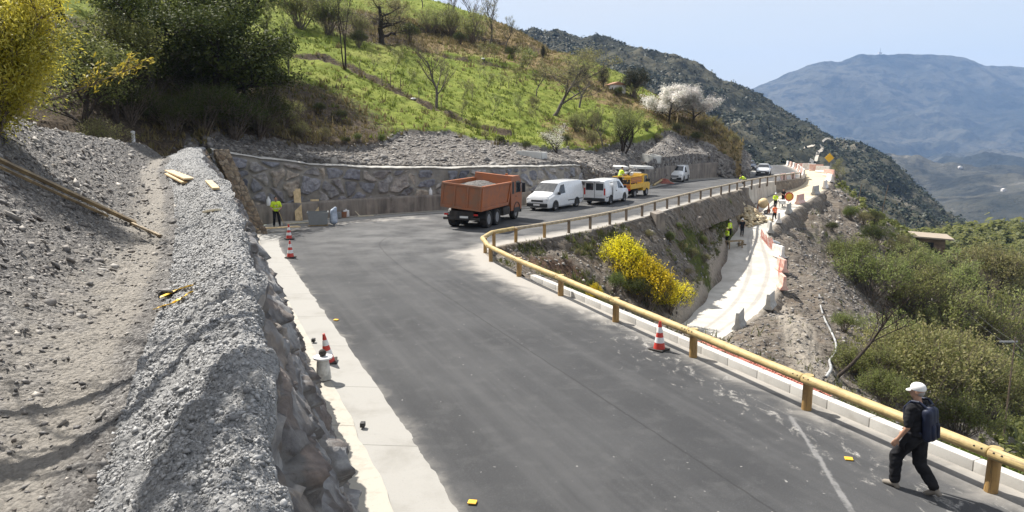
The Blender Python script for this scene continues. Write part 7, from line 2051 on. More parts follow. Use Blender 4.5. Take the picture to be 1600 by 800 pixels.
def person(label, loc, heading, pose, top='hivis', bottom='black', head='helmet', arms='skin', H=1.74, voxel=0.02, sleeves=0.45, group=None, feet='boot', bands=True):
    t = thing('person', label, 'person', loc, heading - math.pi / 2, group)
    k = H / 1.75
    V = lambda *a: Vector(a) * k
    hipz = pose.get('hip', 0.93); lean = pose.get('lean', 0.05)
    hip = V(0, 0, hipz)
    tdir = Vector((pose.get('sidelean', 0), math.sin(lean), math.cos(lean)))
    chest = hip + tdir * .40 * k; neck = hip + tdir * .53 * k
    hd = Vector((0, math.sin(lean * .7 + pose.get('nod', 0)), math.cos(lean * .7 + pose.get('nod', 0))))
    headc = neck + hd * .165 * k
    caps, balls = [], []
    side = Vector((1, 0, 0)) * k
    sh = {s: neck - tdir * .055 * k + side * .185 * s for s in (-1, 1)}
    hp = {s: hip + side * .095 * s for s in (-1, 1)}
    leg = pose['legs']; arm = pose['arms']
    J = {}
    for s in (-1, 1):
        foot, kneef = leg[s]
        ank = V(s * .10 + foot[2] if len(foot) > 2 else s * .10, foot[0], foot[1] + .085)
        mid = (hp[s] + ank) / 2
        L1, L2 = .44 * k, .43 * k
        dvec = ank - hp[s]; dist = min(dvec.length, L1 + L2 - .004)
        bend = math.sqrt(max(0, L1 ** 2 - (dist / 2) ** 2))
        fwd = Vector((0, 1, 0)); fwd = (fwd - dvec.normalized() * fwd.dot(dvec.normalized())).normalized()
        knee = mid + fwd * bend
        J[s] = (knee, ank)
        caps += [(hp[s], knee, .085 * k, .055 * k), (knee, ank, .052 * k, .038 * k)]
        toe = ank + Vector((0, .16 * k, kneef * k - .045 * k)); heel = ank + Vector((0, -.05 * k, -.05 * k))
        caps += [(ank, toe, .036 * k, .028 * k), (ank, heel, .038 * k, .034 * k)]
        el, wr = [Vector(a) * k for a in arm[s]]
        el = sh[s] + el; wr = el + wr
        caps += [(sh[s], el, .050 * k, .040 * k), (el, wr, .038 * k, .026 * k)]
        J[s] += (el, wr)
        hand(caps, wr, wr - el, (-s, 0.15, 0), 1, k)
    caps += [(hip + side * -.06, chest + side * -.07, .115 * k, .125 * k), (hip + side * .06, chest + side * .07, .115 * k, .125 * k), (sh[-1], sh[1], .065 * k, .065 * k), (chest, neck, .11 * k, .06 * k), (neck - tdir * .02 * k, headc, .055 * k, .06 * k)]
    yaw = pose.get('yaw', 0)
    RZ = Matrix.Rotation(yaw, 3, 'Z')
    hv = lambda x, y, z: headc + RZ @ (Vector((x, y, z)) * k)
    balls += [(hv(0, -.01, .03), (.078 * k, .098 * k, .105 * k)), (hv(0, .03, -.045), (.056 * k, .062 * k, .07 * k))]
    caps += [(hv(0, .088, .0), hv(0, .105, -.025), .012 * k, .016 * k), (hv(-.025, .078, -.062), hv(.025, .078, -.062), .010 * k, .010 * k), (hv(-.03, .08, .028), hv(.03, .08, .028), .012 * k, .012 * k)]
    for s in (-1, 1): caps.append((hv(s * .078, -.01, .02), hv(s * .082, -.018, -.015), .018 * k, .013 * k))
    body_mesh(caps, balls, voxel * .75, 'body', M[arms], t, 2)
    for s in (-1, 1):
        MB().ball(hv(s * .031, .086, .012), .012 * k, 1).build('eye', M['plastic'], t, 60)
    # trousers
    g = .014 * k
    tc = []
    for s in (-1, 1):
        knee, ank = J[s][:2]
        fat = pose.get('fat', 1); tc += [(hp[s], knee, .100 * k * (1 + (fat - 1) * .5), .075 * k * fat), (knee, ank + (knee - ank) * .16, .074 * k * fat, .060 * k * fat)]
    tc += [(hip + side * -.07, hip + side * -.07 + tdir * .10 * k, .115 * k, .115 * k), (hip + side * .07, hip + side * .07 + tdir * .10 * k, .115 * k, .115 * k), (hp[-1], hp[1], .11 * k, .11 * k)]
    body_mesh(tc, [], voxel, 'trousers', M[bottom], t, fold=.012)
    sc = [(hip + side * -.06 + tdir * .05 * k, chest + side * -.075, .132 * k, .140 * k), (hip + side * .06 + tdir * .05 * k, chest + side * .075, .132 * k, .140 * k), (sh[-1] - tdir * .01 * k, sh[1] - tdir * .01 * k, .080 * k, .080 * k), (chest, neck - tdir * .03 * k, .12 * k, .065 * k)]
    for s in (-1, 1):
        e2 = sh[s].lerp(J[s][2], min(1, sleeves * 1.6)); sc.append((sh[s], e2, .074 * k, .064 * k))
        if sleeves > .65: sc.append((J[s][2], J[s][2].lerp(J[s][3], .9), .056 * k, .045 * k))
    vest = body_mesh(sc, [], voxel, 'vest' if top.startswith('hivis') else 'shirt', M[top], t, fold=.009)
    if bands and top.startswith('hivis'):
        for f in (.30, .62):
            c = hip.lerp(neck, f)
            q = tdir.to_track_quat('Z', 'Y').to_matrix().to_4x4(); q.translation = c
            MB().lathe([(.148 * k, -.022), (.150 * k, .022)], 20, q @ Matrix.Diagonal((1.43, 1.0, 1, 1))).build('reflective_band', M['band'], vest, 60)
    for s in (-1, 1):
        knee, ank = J[s][:2]; kneef = leg[s][1]
        body_mesh([(ank + Vector((0, 0, -.01)), ank + Vector((0, .15 * k, kneef * k - .045 * k)), .050 * k, .042 * k), (ank, ank + Vector((0, -.05 * k, -.045 * k)), .046 * k, .042 * k)], [], voxel * .8, 'shoe', M[feet], t)
    if head.startswith('helmet'):
        m = MB(); q = Matrix.Translation(hv(0, -.01, .055)) @ RZ.to_4x4()
        m.lathe([(.135 * k, -.01), (.128 * k, .0), (.112 * k, .01), (.108 * k, .05), (.085 * k, .09), (.04 * k, .112), (.005, .116)], 22, q @ Matrix.Diagonal((.9, 1.08, 1, 1)))
        m.build('helmet', M[head], t, 50)
    elif head == 'cap':
        m = MB(); q = Matrix.Translation(hv(0, -.012, .045)) @ RZ.to_4x4()
        m.lathe([(.098 * k, -.012), (.101 * k, .0), (.100 * k, .03), (.085 * k, .068), (.05 * k, .092), (.012, .100), (.004, .104)], 26, q @ Matrix.Diagonal((.92, 1.1, 1.0, 1)))
        cp = m.build('cap', M['capwhite'], t, 60)
        pts = [(.082 * math.cos(a) * k, (.085 + .085 * math.sin(a)) * k) for a in np.linspace(math.pi, 0, 14)]
        m = MB(); q2 = Matrix.Translation(hv(0, -.012, .040)) @ RZ.to_4x4() @ Matrix.Rotation(math.radians(-14), 4, 'X')
        m.prism(pts, -.006, .006, 'xy'); bmesh.ops.transform(m.bm, matrix=q2, verts=m.bm.verts)
        m.build('brim', M['capwhite'], cp)
        body_mesh([], [(hv(0, -.040, .0), (.074 * k, .072 * k, .07 * k))], .012, 'hair', M['hair'], t, 2)
    else:
        body_mesh([], [(hv(0, -.022, .05), (.084 * k, .098 * k, .098 * k))], .014, 'hair', M['boot'], t, 2)
    return t

STAND = {-1: ((0, 0), -.015), 1: ((.04, 0), -.015)}
HANG = {-1: ((-.06, .02, -.29), (0, .09, -.24)), 1: ((.06, .02, -.29), (0, .09, -.24))}
FWD = {-1: ((-.08, .12, -.25), (.12, .22, -.05)), 1: ((.08, .12, -.25), (-.10, .22, -.08))}
# the walking man
pw_ = G(1424, 768)
hdg = math.atan2(.84, -.54)
man = person('man in black walking along the rail, white cap and blue backpack', (pw_.x, pw_.y, .0), hdg,
             dict(hip=.90, lean=.06, yaw=.25, nod=.12, legs={-1: ((.22, .0), .0), 1: ((-.31, .04), -.07)},
                  arms={-1: ((-.085, -.02, -.285), (-.01, .13, -.225)), 1: ((.06, .05, -.285), (-.04, .16, -.20))}, fat=1.24),
             top='black', bottom='black', head='cap', H=1.78, voxel=.013, sleeves=.5, feet='shoe', bands=False)
mw = Matrix.Translation(man.location) @ man.rotation_euler.to_matrix().to_4x4()
bp = thing('backpack', 'dark blue backpack on the back of the walking man', 'backpack')
bp.matrix_world = mw
k = 1.78 / 1.75
pk = body_mesh([((-.08, -.205, .99), (-.08, -.165, 1.36), .08, .08), ((.08, -.205, .99), (.08, -.165, 1.36), .08, .08), ((0, -.205, .99), (0, -.165, 1.39), .09, .08)], [], .013, 'bag', M['navy'], bp)
body_mesh([((-.06, -.275, 1.0), (-.06, -.262, 1.17), .04, .04), ((.06, -.275, 1.0), (.06, -.262, 1.17), .04, .04)], [], .012, 'front_pocket', M['navy'], bp)
for s in (-1, 1):
    m = MB()
    pts = [(s * .10, -.15, 1.44), (s * .125, -.06, 1.505), (s * .13, .06, 1.49), (s * .13, .155, 1.36), (s * .14, .14, 1.18), (s * .15, .02, 1.06), (s * .13, -.14, 1.02)]
    for a, b_ in zip(pts[:-1], pts[1:]): m.tube(a, b_, .022, .022, 8)
    m.build('shoulder_strap', M['navy'], bp, 50)
MB().tube((-.03, -.17, 1.47), (.03, -.17, 1.47), .012).build('grab_handle', M['plastic'], bp, 50)
jk = body_mesh([((-.20, .02, .98), (-.23, .10, .80), .055, .045), ((-.17, -.06, 1.0), (-.10, -.13, .99), .05, .05), ((-.23, .1, .8), (-.20, .08, .72), .045, .03)], [], .014, 'jacket', M['black'], None)
jk.matrix_world = mw; tag(jk, 'black jacket tied round the hips of the walking man', 'jacket')

# worker with a shovel
p = G(433, 356)
person('worker in yellow vest with shovel in front of the boulder wall', (p.x, p.y, .05), math.radians(-70), dict(hip=.92, lean=.14, nod=.25, legs={-1: ((-.06, 0, -.06), -.015), 1: ((.10, 0, .06), -.015)}, arms={-1: ((-.09, .08, -.27), (.10, .20, -.10)), 1: ((.10, .06, -.27), (-.06, .22, -.08))}), head='hair', top='hivis', H=1.76)
sv = thing('shovel', 'long handled shovel held by the worker in the yellow vest', 'shovel', (p.x + .30, p.y - .35, .10), .3)
MB().tube((-.18, .1, 1.28), (.22, -.05, .12), .018).build('handle', M['wood'], sv, 50)
MB().prism([(-.11, 0), (.11, 0), (.10, -.22), (0, -.28), (-.10, -.22)], -.006, .006, 'xz').build('blade', M['steel'], sv, None, (.23, -.05, .20))
# worker on the yellow truck
q = TW @ Vector((-2.15, .35, .98))
person('worker in yellow vest standing on the bed of the yellow truck', q, math.radians(20), dict(hip=.9, lean=.35, nod=.1, legs=STAND, arms=FWD), head='hair')
# worker bent behind the guardrail
q = W(1164, 287, 76); q.z = float(rz(76))
person('worker in yellow vest bending down behind the guardrail above the retaining wall', q, math.radians(200), dict(hip=.72, lean=1.05, nod=.3, legs={-1: ((0.05, 0), -.015), 1: ((-.12, 0), -.015)}, arms={-1: ((-.05, .12, -.26), (0, .1, -.24)), 1: ((.05, .12, -.26), (0, .1, -.24))}), head='hair', H=1.7)
BV_track = bvh_of([o for o in C.objects if o.name == 'dirt_track'][0])
def on_track(x, y):
    p = hit([BV_track], x, y)
    if p is None:
        p = hit([BV_low], x, y)
    return p
for x, y, hd_, top, bot, head, lab, pose, bare in [
    (1136, 384, 200, 'hivis', 'black', 'helmet', 'worker in bright yellow jacket standing nearest on the left edge of the track', dict(legs=STAND, arms=FWD, lean=.1), False),
    (1139, 371, 300, 'hivis', 'black', 'helmetwhite', 'worker in dull yellow vest against the dark rock behind the bright yellow one', dict(legs=STAND, arms=HANG), False),
    (1159, 369, 260, 'black', 'black', 'helmetwhite', 'worker in dark vest with bare arms standing on the track before the rubble', dict(legs=STAND, arms=HANG), False),
    (1210, 346, 100, 'hivisorange', 'black', 'hair', 'worker in orange vest walking at the right end of the rubble heap', dict(legs={-1: ((.18, 0), -.01), 1: ((-.2, .03), -.06)}, arms=HANG, lean=.12), False),
    (1167, 330, 290, 'hivisorange', 'black', 'helmetwhite', 'worker in orange vest standing in the corner under the concrete retaining wall', dict(legs=STAND, arms=FWD), False),
    (1211, 325, 250, 'hivis', 'black', 'helmetwhite', 'worker in yellow vest behind the rubble heap between mixer and round sign', dict(legs=STAND, arms=FWD, lean=.25), False),
    (1223, 318, 270, 'black', 'black', 'hair', 'person in black behind the wheelbarrow on the upper track', dict(legs=STAND, arms=FWD, lean=.1), False)]:
    p = on_track(x, y)
    person(lab, p, math.radians(hd_), pose, top, bot, head, H=1.52, voxel=.028, sleeves=.8 if top == 'hivis' else .4)

# ------------------------------------------------------------------ building site things
M['plank'] = m_wood('raw_plank', (0.62, 0.47, 0.27, 1), (0.48, 0.35, 0.18, 1), 4, (.14, 1, 1))
M['oldplank'] = m_wood('old_plank', (0.27, 0.19, 0.09, 1), (0.14, 0.10, 0.055, 1), 3, (.14, 1, 1))
M['palewood'] = m_wood('pale_plank', (0.66, 0.60, 0.46, 1), (0.55, 0.48, 0.34, 1), 5, (.14, 1, 1))
M['tub'] = flat('grey_tub', (0.20, 0.21, 0.21, 1), 0.6)
M['bagblue'] = simple('blue_white_sack', (0.50, 0.56, 0.64, 1), (0.30, 0.36, 0.46, 1), 0.7, 3)
M['netting'] = flat('orange_red_netting', (0.42, 0.15, 0.11, 1), 0.8)
def board_between(name, A, B_, wdt, th, mat, label, cat='plank', group=None, roll=0.0):
    A, B_ = Vector(A), Vector(B_); d = B_ - A
    o = MB().box((d.length / 2, 0, 0), (d.length, wdt, th), .006).build(name, M[mat], loc=A)
    o.rotation_euler = (d.to_track_quat('X', 'Z').to_matrix() @ Matrix.Rotation(roll, 3, 'X')).to_euler()
    return tag(o, label, cat, group)
LEFT = [BV_left, BV_crown]
def onleft(x, y, up=.03):
    p = hit(LEFT, x, y); return p + Vector((0, 0, up))
board_between('timber', onleft(-30, 243, .08), onleft(212, 353, .06), .10, .07, 'oldplank', 'long weathered timber lying down the gravel slope, upper of two', 'timber', roll=.5)
board_between('timber', onleft(-20, 258, .07), onleft(168, 342, .06), .075, .05, 'oldplank', 'long yellowish timber lying below the upper one on the gravel slope', 'timber', roll=.4)
board_between('timber', onleft(205, 352, .05), onleft(251, 372, .04), .05, .05, 'oldplank', 'thin dark pole end sticking out below the two long timbers', 'timber')
board_between('plank', onleft(264, 270, .08), onleft(296, 284, .08), .28, .05, 'plank', 'thick yellow plank offcut lying between path and wall crown, upper piece', 'plank', 'plank offcuts on the wall crown')
board_between('plank', onleft(262, 274, .05), onleft(290, 288, .05), .20, .05, 'plank', 'yellow plank offcut half under the thick one beside the path', 'plank', 'plank offcuts on the wall crown')
board_between('plank', onleft(326, 286, .05), onleft(338, 298, .05), .16, .05, 'plank', 'short yellow plank offcut on the wall crown near the slanting wall end', 'plank', 'plank offcuts on the wall crown')
board_between('plank', onleft(322, 334, .04), onleft(340, 331, .04), .14, .04, 'palewood', 'pale plank offcut lying crosswise on the wall crown', 'plank', 'plank offcuts on the wall crown')
M['strap'] = flat('yellow_strap', (0.80, 0.50, 0.02, 1), 0.5)
for a, b_, c_, lab in [((250, 470), (276, 458), (302, 450), 'upper yellow strap lying across the path'), ((242, 488), (272, 478), (300, 461), 'lower yellow strap lying across the path')]:
    pts = [onleft(a[0] + (b_[0] - a[0]) * f, a[1] + (b_[1] - a[1]) * f, .035) for f in np.linspace(0, 1, 7)] + [onleft(b_[0] + (c_[0] - b_[0]) * f, b_[1] + (c_[1] - b_[1]) * f, .035) for f in np.linspace(.15, 1, 7)]
    bm = MB(); vs = []
    for i, p in enumerate(pts):
        d = (pts[min(i + 1, len(pts) - 1)] - pts[max(0, i - 1)]).normalized(); n = Vector((-d.y, d.x, 0)).normalized()
        vs.append([bm.bm.verts.new(p + n * .022 + Vector((0, 0, o_))) for o_ in (0, .008)] + [bm.bm.verts.new(p - n * .022 + Vector((0, 0, o_))) for o_ in (.008, 0)])
    for r0, r1 in zip(vs[:-1], vs[1:]):
        for q in range(4): bm.bm.faces.new([r0[q], r0[(q + 1) % 4], r1[(q + 1) % 4], r1[q]])
    bm.bm.faces.new(vs[0]); bm.bm.faces.new(vs[-1][::-1])
    tag(bm.build('strap', M['strap']), lab, 'strap', 'yellow straps on the path')
p = W(208, 213, 40); p.z = ground_at([BV_hill, BV_left], p.x, p.y)
tag(MB().lathe([(.09, -.4), (.09, 1.15), (.11, 1.16), (.11, 1.24), (.02, 1.27)], 14).build('marker_post', M['conewhite'], None, 40, p), 'white post at the top of the gravel slope before the dark hollow', 'post')

# at the foot of the boulder wall
def atwall(x, y): return G(x, y)
a = atwall(467, 347); board_between('board', a + Vector((0, .05, .08)), a + Vector((-.25, .75, 1.95)), .42, .035, 'plank', 'tall brown board leaning on the boulder wall beside the worker', roll=0)
a = atwall(491, 345); board_between('board', a + Vector((0, .15, .1)), a + Vector((-.1, .7, 1.25)), .5, .035, 'plank', 'short orange brown board leaning behind the grey mixing tub')
a = atwall(400, 366); board_between('plank', a + Vector((0, 0, .30)), a + Vector((1.9, 1.5, .22)), .42, .05, 'plank', 'wide raw plank bridging the gutter at the feet of the worker')
a = atwall(498, 352)
t = thing('mixing_tub', 'grey square mixing tub standing before the boulder wall', 'tub', (a.x, a.y - .1, .03), .25)
m = MB(); m.prism([(-.48, .06), (.48, .06), (.58, .72), (.62, .72), (.62, .78), (.54, .78), (.44, .12), (-.44, .12), (-.54, .78), (-.62, .78), (-.62, .72), (-.58, .72)], -.45, .45).box((0, -.46, .42), (1.06, .05, .70)).box((0, .46, .42), (1.06, .05, .70)).build('basin', M['tub'], t)
MB().box((0, 0, .03), (1.1, .8, .06)).build('pallet', M['plank'], t)
sc_ = body_mesh([((0, 0, .22), (0, .05, .75), .24, .20), ((.05, 0, .8), (.12, 0, .95), .17, .10)], [], .03, 'cement_sack', M['bagblue'], None)
sc_.location = (a.x + .85, a.y + .15, .03); tag(sc_, 'blue white bulging sack standing right of the grey mixing tub', 'sack')
a = atwall(527, 342); tag(MB().box((0, 0, .2), (.5, .4, .38), .04).build('box', M['tub'], loc=(a.x, a.y, .04)), 'small grey box right of the bulging sack', 'box')
a = atwall(536, 341); tag(MB().lathe([(.2, 0), (.24, .36), (.25, .38), (.22, .38), (.19, .05), (.01, .05)], 20).build('bucket', M['orangedirty'], None, 40, (a.x, a.y + .05, .04)), 'brick red bucket between the grey box and the white can', 'bucket')
a = atwall(541, 340.5); o = MB().box((0, 0, .24), (.36, .26, .42), .06).tube((0, 0, .44), (0, 0, .52), .05).build('can', M['conewhite'], None, 40, (a.x, a.y + .05, .04)); tag(o, 'white plastic can right of the brick red bucket', 'can')
a = atwall(563, 339); board_between('pole', a + Vector((0, -.1, .06)), a + Vector((-1.1, .55, 1.05)), .045, .045, 'palewood', 'thin pale pole leaning on the plinth of the boulder wall', 'pole')
a = atwall(560, 339); board_between('plank', a + Vector((0, -.15, .06)), a + Vector((.9, .35, .06)), .16, .05, 'palewood', 'pale plank lying on the gutter at the foot of the leaning pole')
a = atwall(455, 352); board_between('plank', a + Vector((-.3, 0, .08)), a + Vector((1.0, .8, .08)), .18, .05, 'palewood', 'pale plank lying on the ground left of the mixing tub')
for x, y, lab in [(417, 318, 'white bottle on the wall ledge behind the worker with a shovel'), (672, 305, 'white bottle on the wall ledge left of the orange truck')]:
    d = ray(x, y)
    tt_ = min(np.linspace(30, 60, 600), key=lambda q_: np.min(np.hypot(FOOT[int(NR * 9 / 22):int(NR * 14.2 / 22), 0] + nin[0, 0] * 0 - d[0] * q_, FOOT[int(NR * 9 / 22):int(NR * 14.2 / 22), 1] - d[1] * q_)))
    q = Vector((d[0] * tt_, d[1] * tt_ + .33, 1.08))
    tag(MB().lathe([(.11, 0), (.12, .02), (.12, .34), (.05, .44), (.05, .52), (.02, .53)], 16).build('bottle', M['conewhite'], None, 40, q), lab, 'bottle', 'white bottles on the wall ledge')
# pallets and boards by the vans
a = G(901, 316); board_between('pallet', a + Vector((-.1, .3, .05)), a + Vector((-.25, .9, 1.15)), 1.0, .12, 'oldplank', 'wooden pallet leaning on the wall between the two white vans', 'pallet')
a = G(893, 318); board_between('board', a + Vector((-.35, .3, .05)), a + Vector((-.45, .9, 1.25)), .75, .05, 'cast' if False else 'palewood', 'pale panel leaning on the wall beside the pallet', 'board')
# drains on the gravel bank
M['drain'] = m_concrete('drain_concrete', (0.55, 0.55, 0.53, 1), (0.36, 0.35, 0.33, 1), 0.5)
def drain(x, y, L, wd, h, rz_, pitch, label):
    p = hit(BV_hill, x, y)
    m = MB().prism([(-wd / 2, 0), (wd / 2, 0), (wd / 2, h), (wd / 2 - .12, h), (wd / 2 - .12, .12), (-wd / 2 + .12, .12), (-wd / 2 + .12, h), (-wd / 2, h)], 0, L)
    m.box((0, .05, h / 2), (wd - .02, .1, h - .02))
    o = m.build('drain', M['drain'], loc=p - Vector((0, 0, .25))); o.rotation_euler = (pitch, 0, rz_)
    return tag(o, label, 'drain', 'concrete drain outlets on the bank')
drain(850, 248, 2.2, 1.1, .75, 1.1, .05, 'pale concrete drain outlet on the gravel above the boulder wall')
drain(1026, 252, 1.8, 1.2, .8, .5, .12, 'upright pale concrete drain outlet above the far brown wall')
for x, y, lab in [(962, 262, 'flat pale concrete slab on the bank behind the yellow truck'), (1002, 262, 'narrow pale concrete slab on the bank left of the far brown wall')]:
    p = hit(BV_hill, x, y); o = MB().box((0, 0, 0), (2.2, 1.0, .25), .04).build('slab', M['drain'], loc=p + Vector((0, 0, .05))); o.rotation_euler = (.1, .05, .3); tag(o, lab, 'slab', 'pale slabs on the bank')
# white stones on the meadow
for x, y, lab in [(646, 156, 'white stone on the field path left of the walnut tree'), (465, 3, 'white sheet lying on the top meadow'), (755, 93, 'small white stone on the upper orchard strip')]:
    p = hit(BV_hill, x, y)
    if p: tag(MB().ball((0, 0, .1), .22, 2, (1.3, .8, .5)).build('stone', M['conewhite'], None, 60, p), lab, 'stone')
# timber rail section and netting by the small van
a, b_ = G(1021, 291), G(1052, 281)
t = thing('timber_barrier', 'loose length of timber rail on short legs before the small white van', 'barrier')
MB().tube(a + Vector((0, 0, .1)), b_ + Vector((0, 0, .85)), .11, .11, 12).build('rail', M['wood'], t, 40)
for f in (.55, .95):
    c = a.lerp(b_, f); MB().tube(c + Vector((0, 0, 0)), c + Vector((0, 0, .1 + .72 * f)), .09).build('leg', M['woodgreypost'], t, 40)
def netheap(x, y, L, Wd, label, bv=None, Y=None, hgt=.22, rz_=0.0):
    gx_ = np.linspace(-L / 2, L / 2, 40); gy_ = np.linspace(-Wd / 2, Wd / 2, 20); A, B_ = np.meshgrid(gx_, gy_)
    c = G(x, y) if bv is None else hit(bv, x, y)
    ca, sa = math.cos(rz_), math.sin(rz_)
    Xg = c.x + A * ca - B_ * sa; Yg = c.y + A * sa + B_ * ca
    Zb = np.array([[ground_at(bv, Xg[i, j], Yg[i, j]) if bv else c.z for j in range(40)] for i in range(20)])
    Zg = Zb + .05 + hgt * (.5 + .6 * fbm(A * 3, B_ * 3, 4, int(x))) * (1 - (2 * A / L) ** 2) * (1 - (2 * B_ / Wd) ** 2)
    o = grid('netting', np.dstack([Xg, Yg, Zg]), M['netting'], smooth=False)
    m = o.modifiers.new('w', 'WIREFRAME'); m.thickness = .035; m.use_replace = True
    return tag(o, label, 'netting', 'orange red netting')
netheap(1033, 287, 2.6, 1.4, 'heap of bright red netting at the foot of the loose timber rail', hgt=.8)
netheap(1190, 582, 3.4, .8, 'red netting lying on the earth behind the near kerb', [BV_low], rz_=-1.1)
netheap(1135, 548, 2.2, .7, 'red netting at the end of the dirt track behind the near kerb', [BV_low], rz_=-.9)
netheap(1245, 622, 1.6, .5, 'scrap of red netting behind the kerb near the second post', [BV_low], rz_=-1.1)
# red netting fence between the barriers of the bend
for (xa, ya), (xb, yb), lab in [((1190, 372), (1218, 400), 'red netting strung along the track edge below the rubble heap'), ((1219, 402), (1223, 440), 'red netting strung between the barriers of the bend')]:
    A = on_track(xa - 2, ya); B_ = on_track(xb - 6, yb)
    n_ = 30; t_ = np.linspace(0, 1, n_)[:, None]; hq = np.linspace(0, 1, 8)[None]
    P = np.dstack([A.x + (B_.x - A.x) * t_ + .12 * fbm(t_ * 9, hq * 2, 3, 7), A.y + (B_.y - A.y) * t_ + 0 * hq, A.z + (B_.z - A.z) * t_ + .05 + hq * (.8 + .25 * fbm(t_ * 6, 0 * t_, 3, 9))])
    o = grid('netting', P, M['netting'], smooth=False); m = o.modifiers.new('w', 'WIREFRAME'); m.thickness = .03; tag(o, lab, 'netting', 'orange red netting')
# rubble heap of cut yellow stone: stones lie in a countless heap
heap = []
c0, c1 = on_track(1166, 356), on_track(1204, 346)
r_ = np.random.default_rng(77)
n_ = 420
f = r_.random(n_); g_r = r_.random(n_)
dv = c1 - c0; bk = Vector((-.45, .9, 0)) * 5.0
hx = c0.x + dv.x * f + bk.x * g_r; hy = c0.y + dv.y * f + bk.y * g_r
hz_ = c0.z + dv.z * f + 1.7 * np.sin(np.clip(g_r * 1.3, 0, 1) * math.pi * .55) * (.6 + .4 * np.sin(f * math.pi)) * r_.uniform(.75, 1.0, n_)
M['yellowstone'] = m_chip('yellow_stone', [(0.55, 0.43, 0.25, 1), (0.42, 0.32, 0.19, 1), (0.62, 0.53, 0.36, 1), (0.32, 0.25, 0.16, 1)])
o = chips('rubble_heap', np.stack([hx, hy, hz_], -1), np.tile([0, 0, 1.0], (n_, 1)), r_.uniform(.18, .42, n_), M['yellowstone'], .8)
tag(o, 'heap of yellow building stone across the dirt track under the retaining wall', 'rubble', kind='stuff')
gxx = np.linspace(0, 1, 20); A_, B2 = np.meshgrid(gxx, gxx)
# cement mixer
p = on_track(1192, 333); p = Vector((p.x, p.y, p.z))
t = thing('cement_mixer', 'dusty yellow cement mixer behind the rubble heap', 'mixer', p, 2.6); t.scale = (.78, .78, .78)
RM = Matrix.Translation((0, 0, 1.25)) @ Matrix.Rotation(math.radians(68), 4, 'X')
MB().lathe([(.30, -.55), (.55, -.35), (.62, .0), (.55, .28), (.36, .62), (.37, .66), (.32, .66), (.45, .25), (.05, .15)], 24, RM).build('drum', M['plank'], t, 40)
fr = MB()
for s in (-1, 1): fr.tube((s * .7, -.5, 0), (s * .62, 0, 1.25), .05).tube((s * .7, .5, 0), (s * .62, 0, 1.25), .05).tube((s * .7, -.5, .15), (s * .7, .5, .15), .04)
fr.tube((-.7, .5, .3), (.7, .5, .3), .04).tube((-.62, 0, 1.25), (.62, 0, 1.25), .05).build('stand', M['orange'], t)
for s in (-1, 1): wheel(t, -.5, s * .75, .25, .1, s)
# round sign
p = on_track(1231, 338)
t = thing('round_sign', 'round yellow sign with red edge on a thin pole beside the upper track', 'sign', p, 0)
hS = 31 / FOC * p.y
MB().tube((0, 0, -.2), (0, 0, hS), .035).build('pole', M['steel'], t, 50)
RY = Matrix.Translation((0, -.04, hS)) @ Matrix.Rotation(math.pi / 2, 4, 'X')
MB().lathe([(.33, -.01), (.33, .026), (.02, .028)], 26, RY).build('plate', M['yellowpaint'], t, 40)
MB().lathe([(.33, -.006), (.45, -.006), (.45, .016), (.33, .016)], 26, RY).build('red_edge', M['conered'], t, 40)
# yellow sign on the outer corner
p = W(1297, 272, 112); p.z = TRd[int(np.argmin(np.hypot(TRd[:, 0] - p.x, TRd[:, 1] - p.y))), 2]
t = thing('warning_sign', 'yellow diamond sign standing above the outermost white barriers', 'sign', p)
MB().tube((0, 0, -.3), (0, 0, 1.7), .04).build('pole', M['steel'], t)
MB().box((0, 0, 0), (1.0, .03, 1.0), 0, Matrix.Translation((-.3, -.05, 2.1)) @ Matrix.Rotation(math.pi / 4, 4, 'Y')).build('plate', flat('sign_yellow', (0.75, .42, .02, 1), .5), t)
# wheelbarrow
p = on_track(1222, 324)
t = thing('wheelbarrow', 'pale wheelbarrow on the upper track beside the person in black', 'wheelbarrow', p, 1.2)
MB().prism([(-.35, .35), (.35, .35), (.55, .72), (-.45, .72)], -.32, .32).build('tray', M['conewhite'], t)
m = MB()
for s in (-1, 1): m.tube((-1.1, s * .28, .62), (.7, s * .12, .25), .03).tube((-.3, s * .25, .4), (-.35, s * .28, 0), .025)
m.build('handles', M['steel'], t); wheel(t, .72, 0, .2, .1, 1)
# trestle and boards on the track, white pipes across the gap
p = on_track(1147, 388)
t = thing('trestle', 'low wooden trestle on the left edge of the dirt track', 'trestle', p, .4)
MB().box((0, 0, .62), (1.6, .5, .06)).build('top', M['oldplank'], t)
for x in (-.65, .65):
    for y in (-.2, .2): MB().box((x, y, .3), (.07, .07, .6)).build('leg', M['oldplank'], t)
for (xa, ya), (xb, yb), lab in [((1152, 381), (1166, 383), 'pale board lying on the track beside the trestle'), ((1155, 385), (1161, 379), 'short board lying crosswise beside the trestle')]:
    a, b_ = on_track(xa, ya), on_track(xb, yb)
    board_between('plank', a + Vector((0, 0, .06)), b_ + Vector((0, 0, .06)), .22, .06, 'oldplank', lab, 'plank', 'boards on the track')
a, b_ = on_track(1206, 386) + Vector((0, 0, .5)), W(1248, 394, 67)
tag(MB().tube(a, b_, .14, .14, 14).build('pipe', M['conewhite'], None, 40), 'long white pipe sticking out over the rock below the bend', 'pipe')
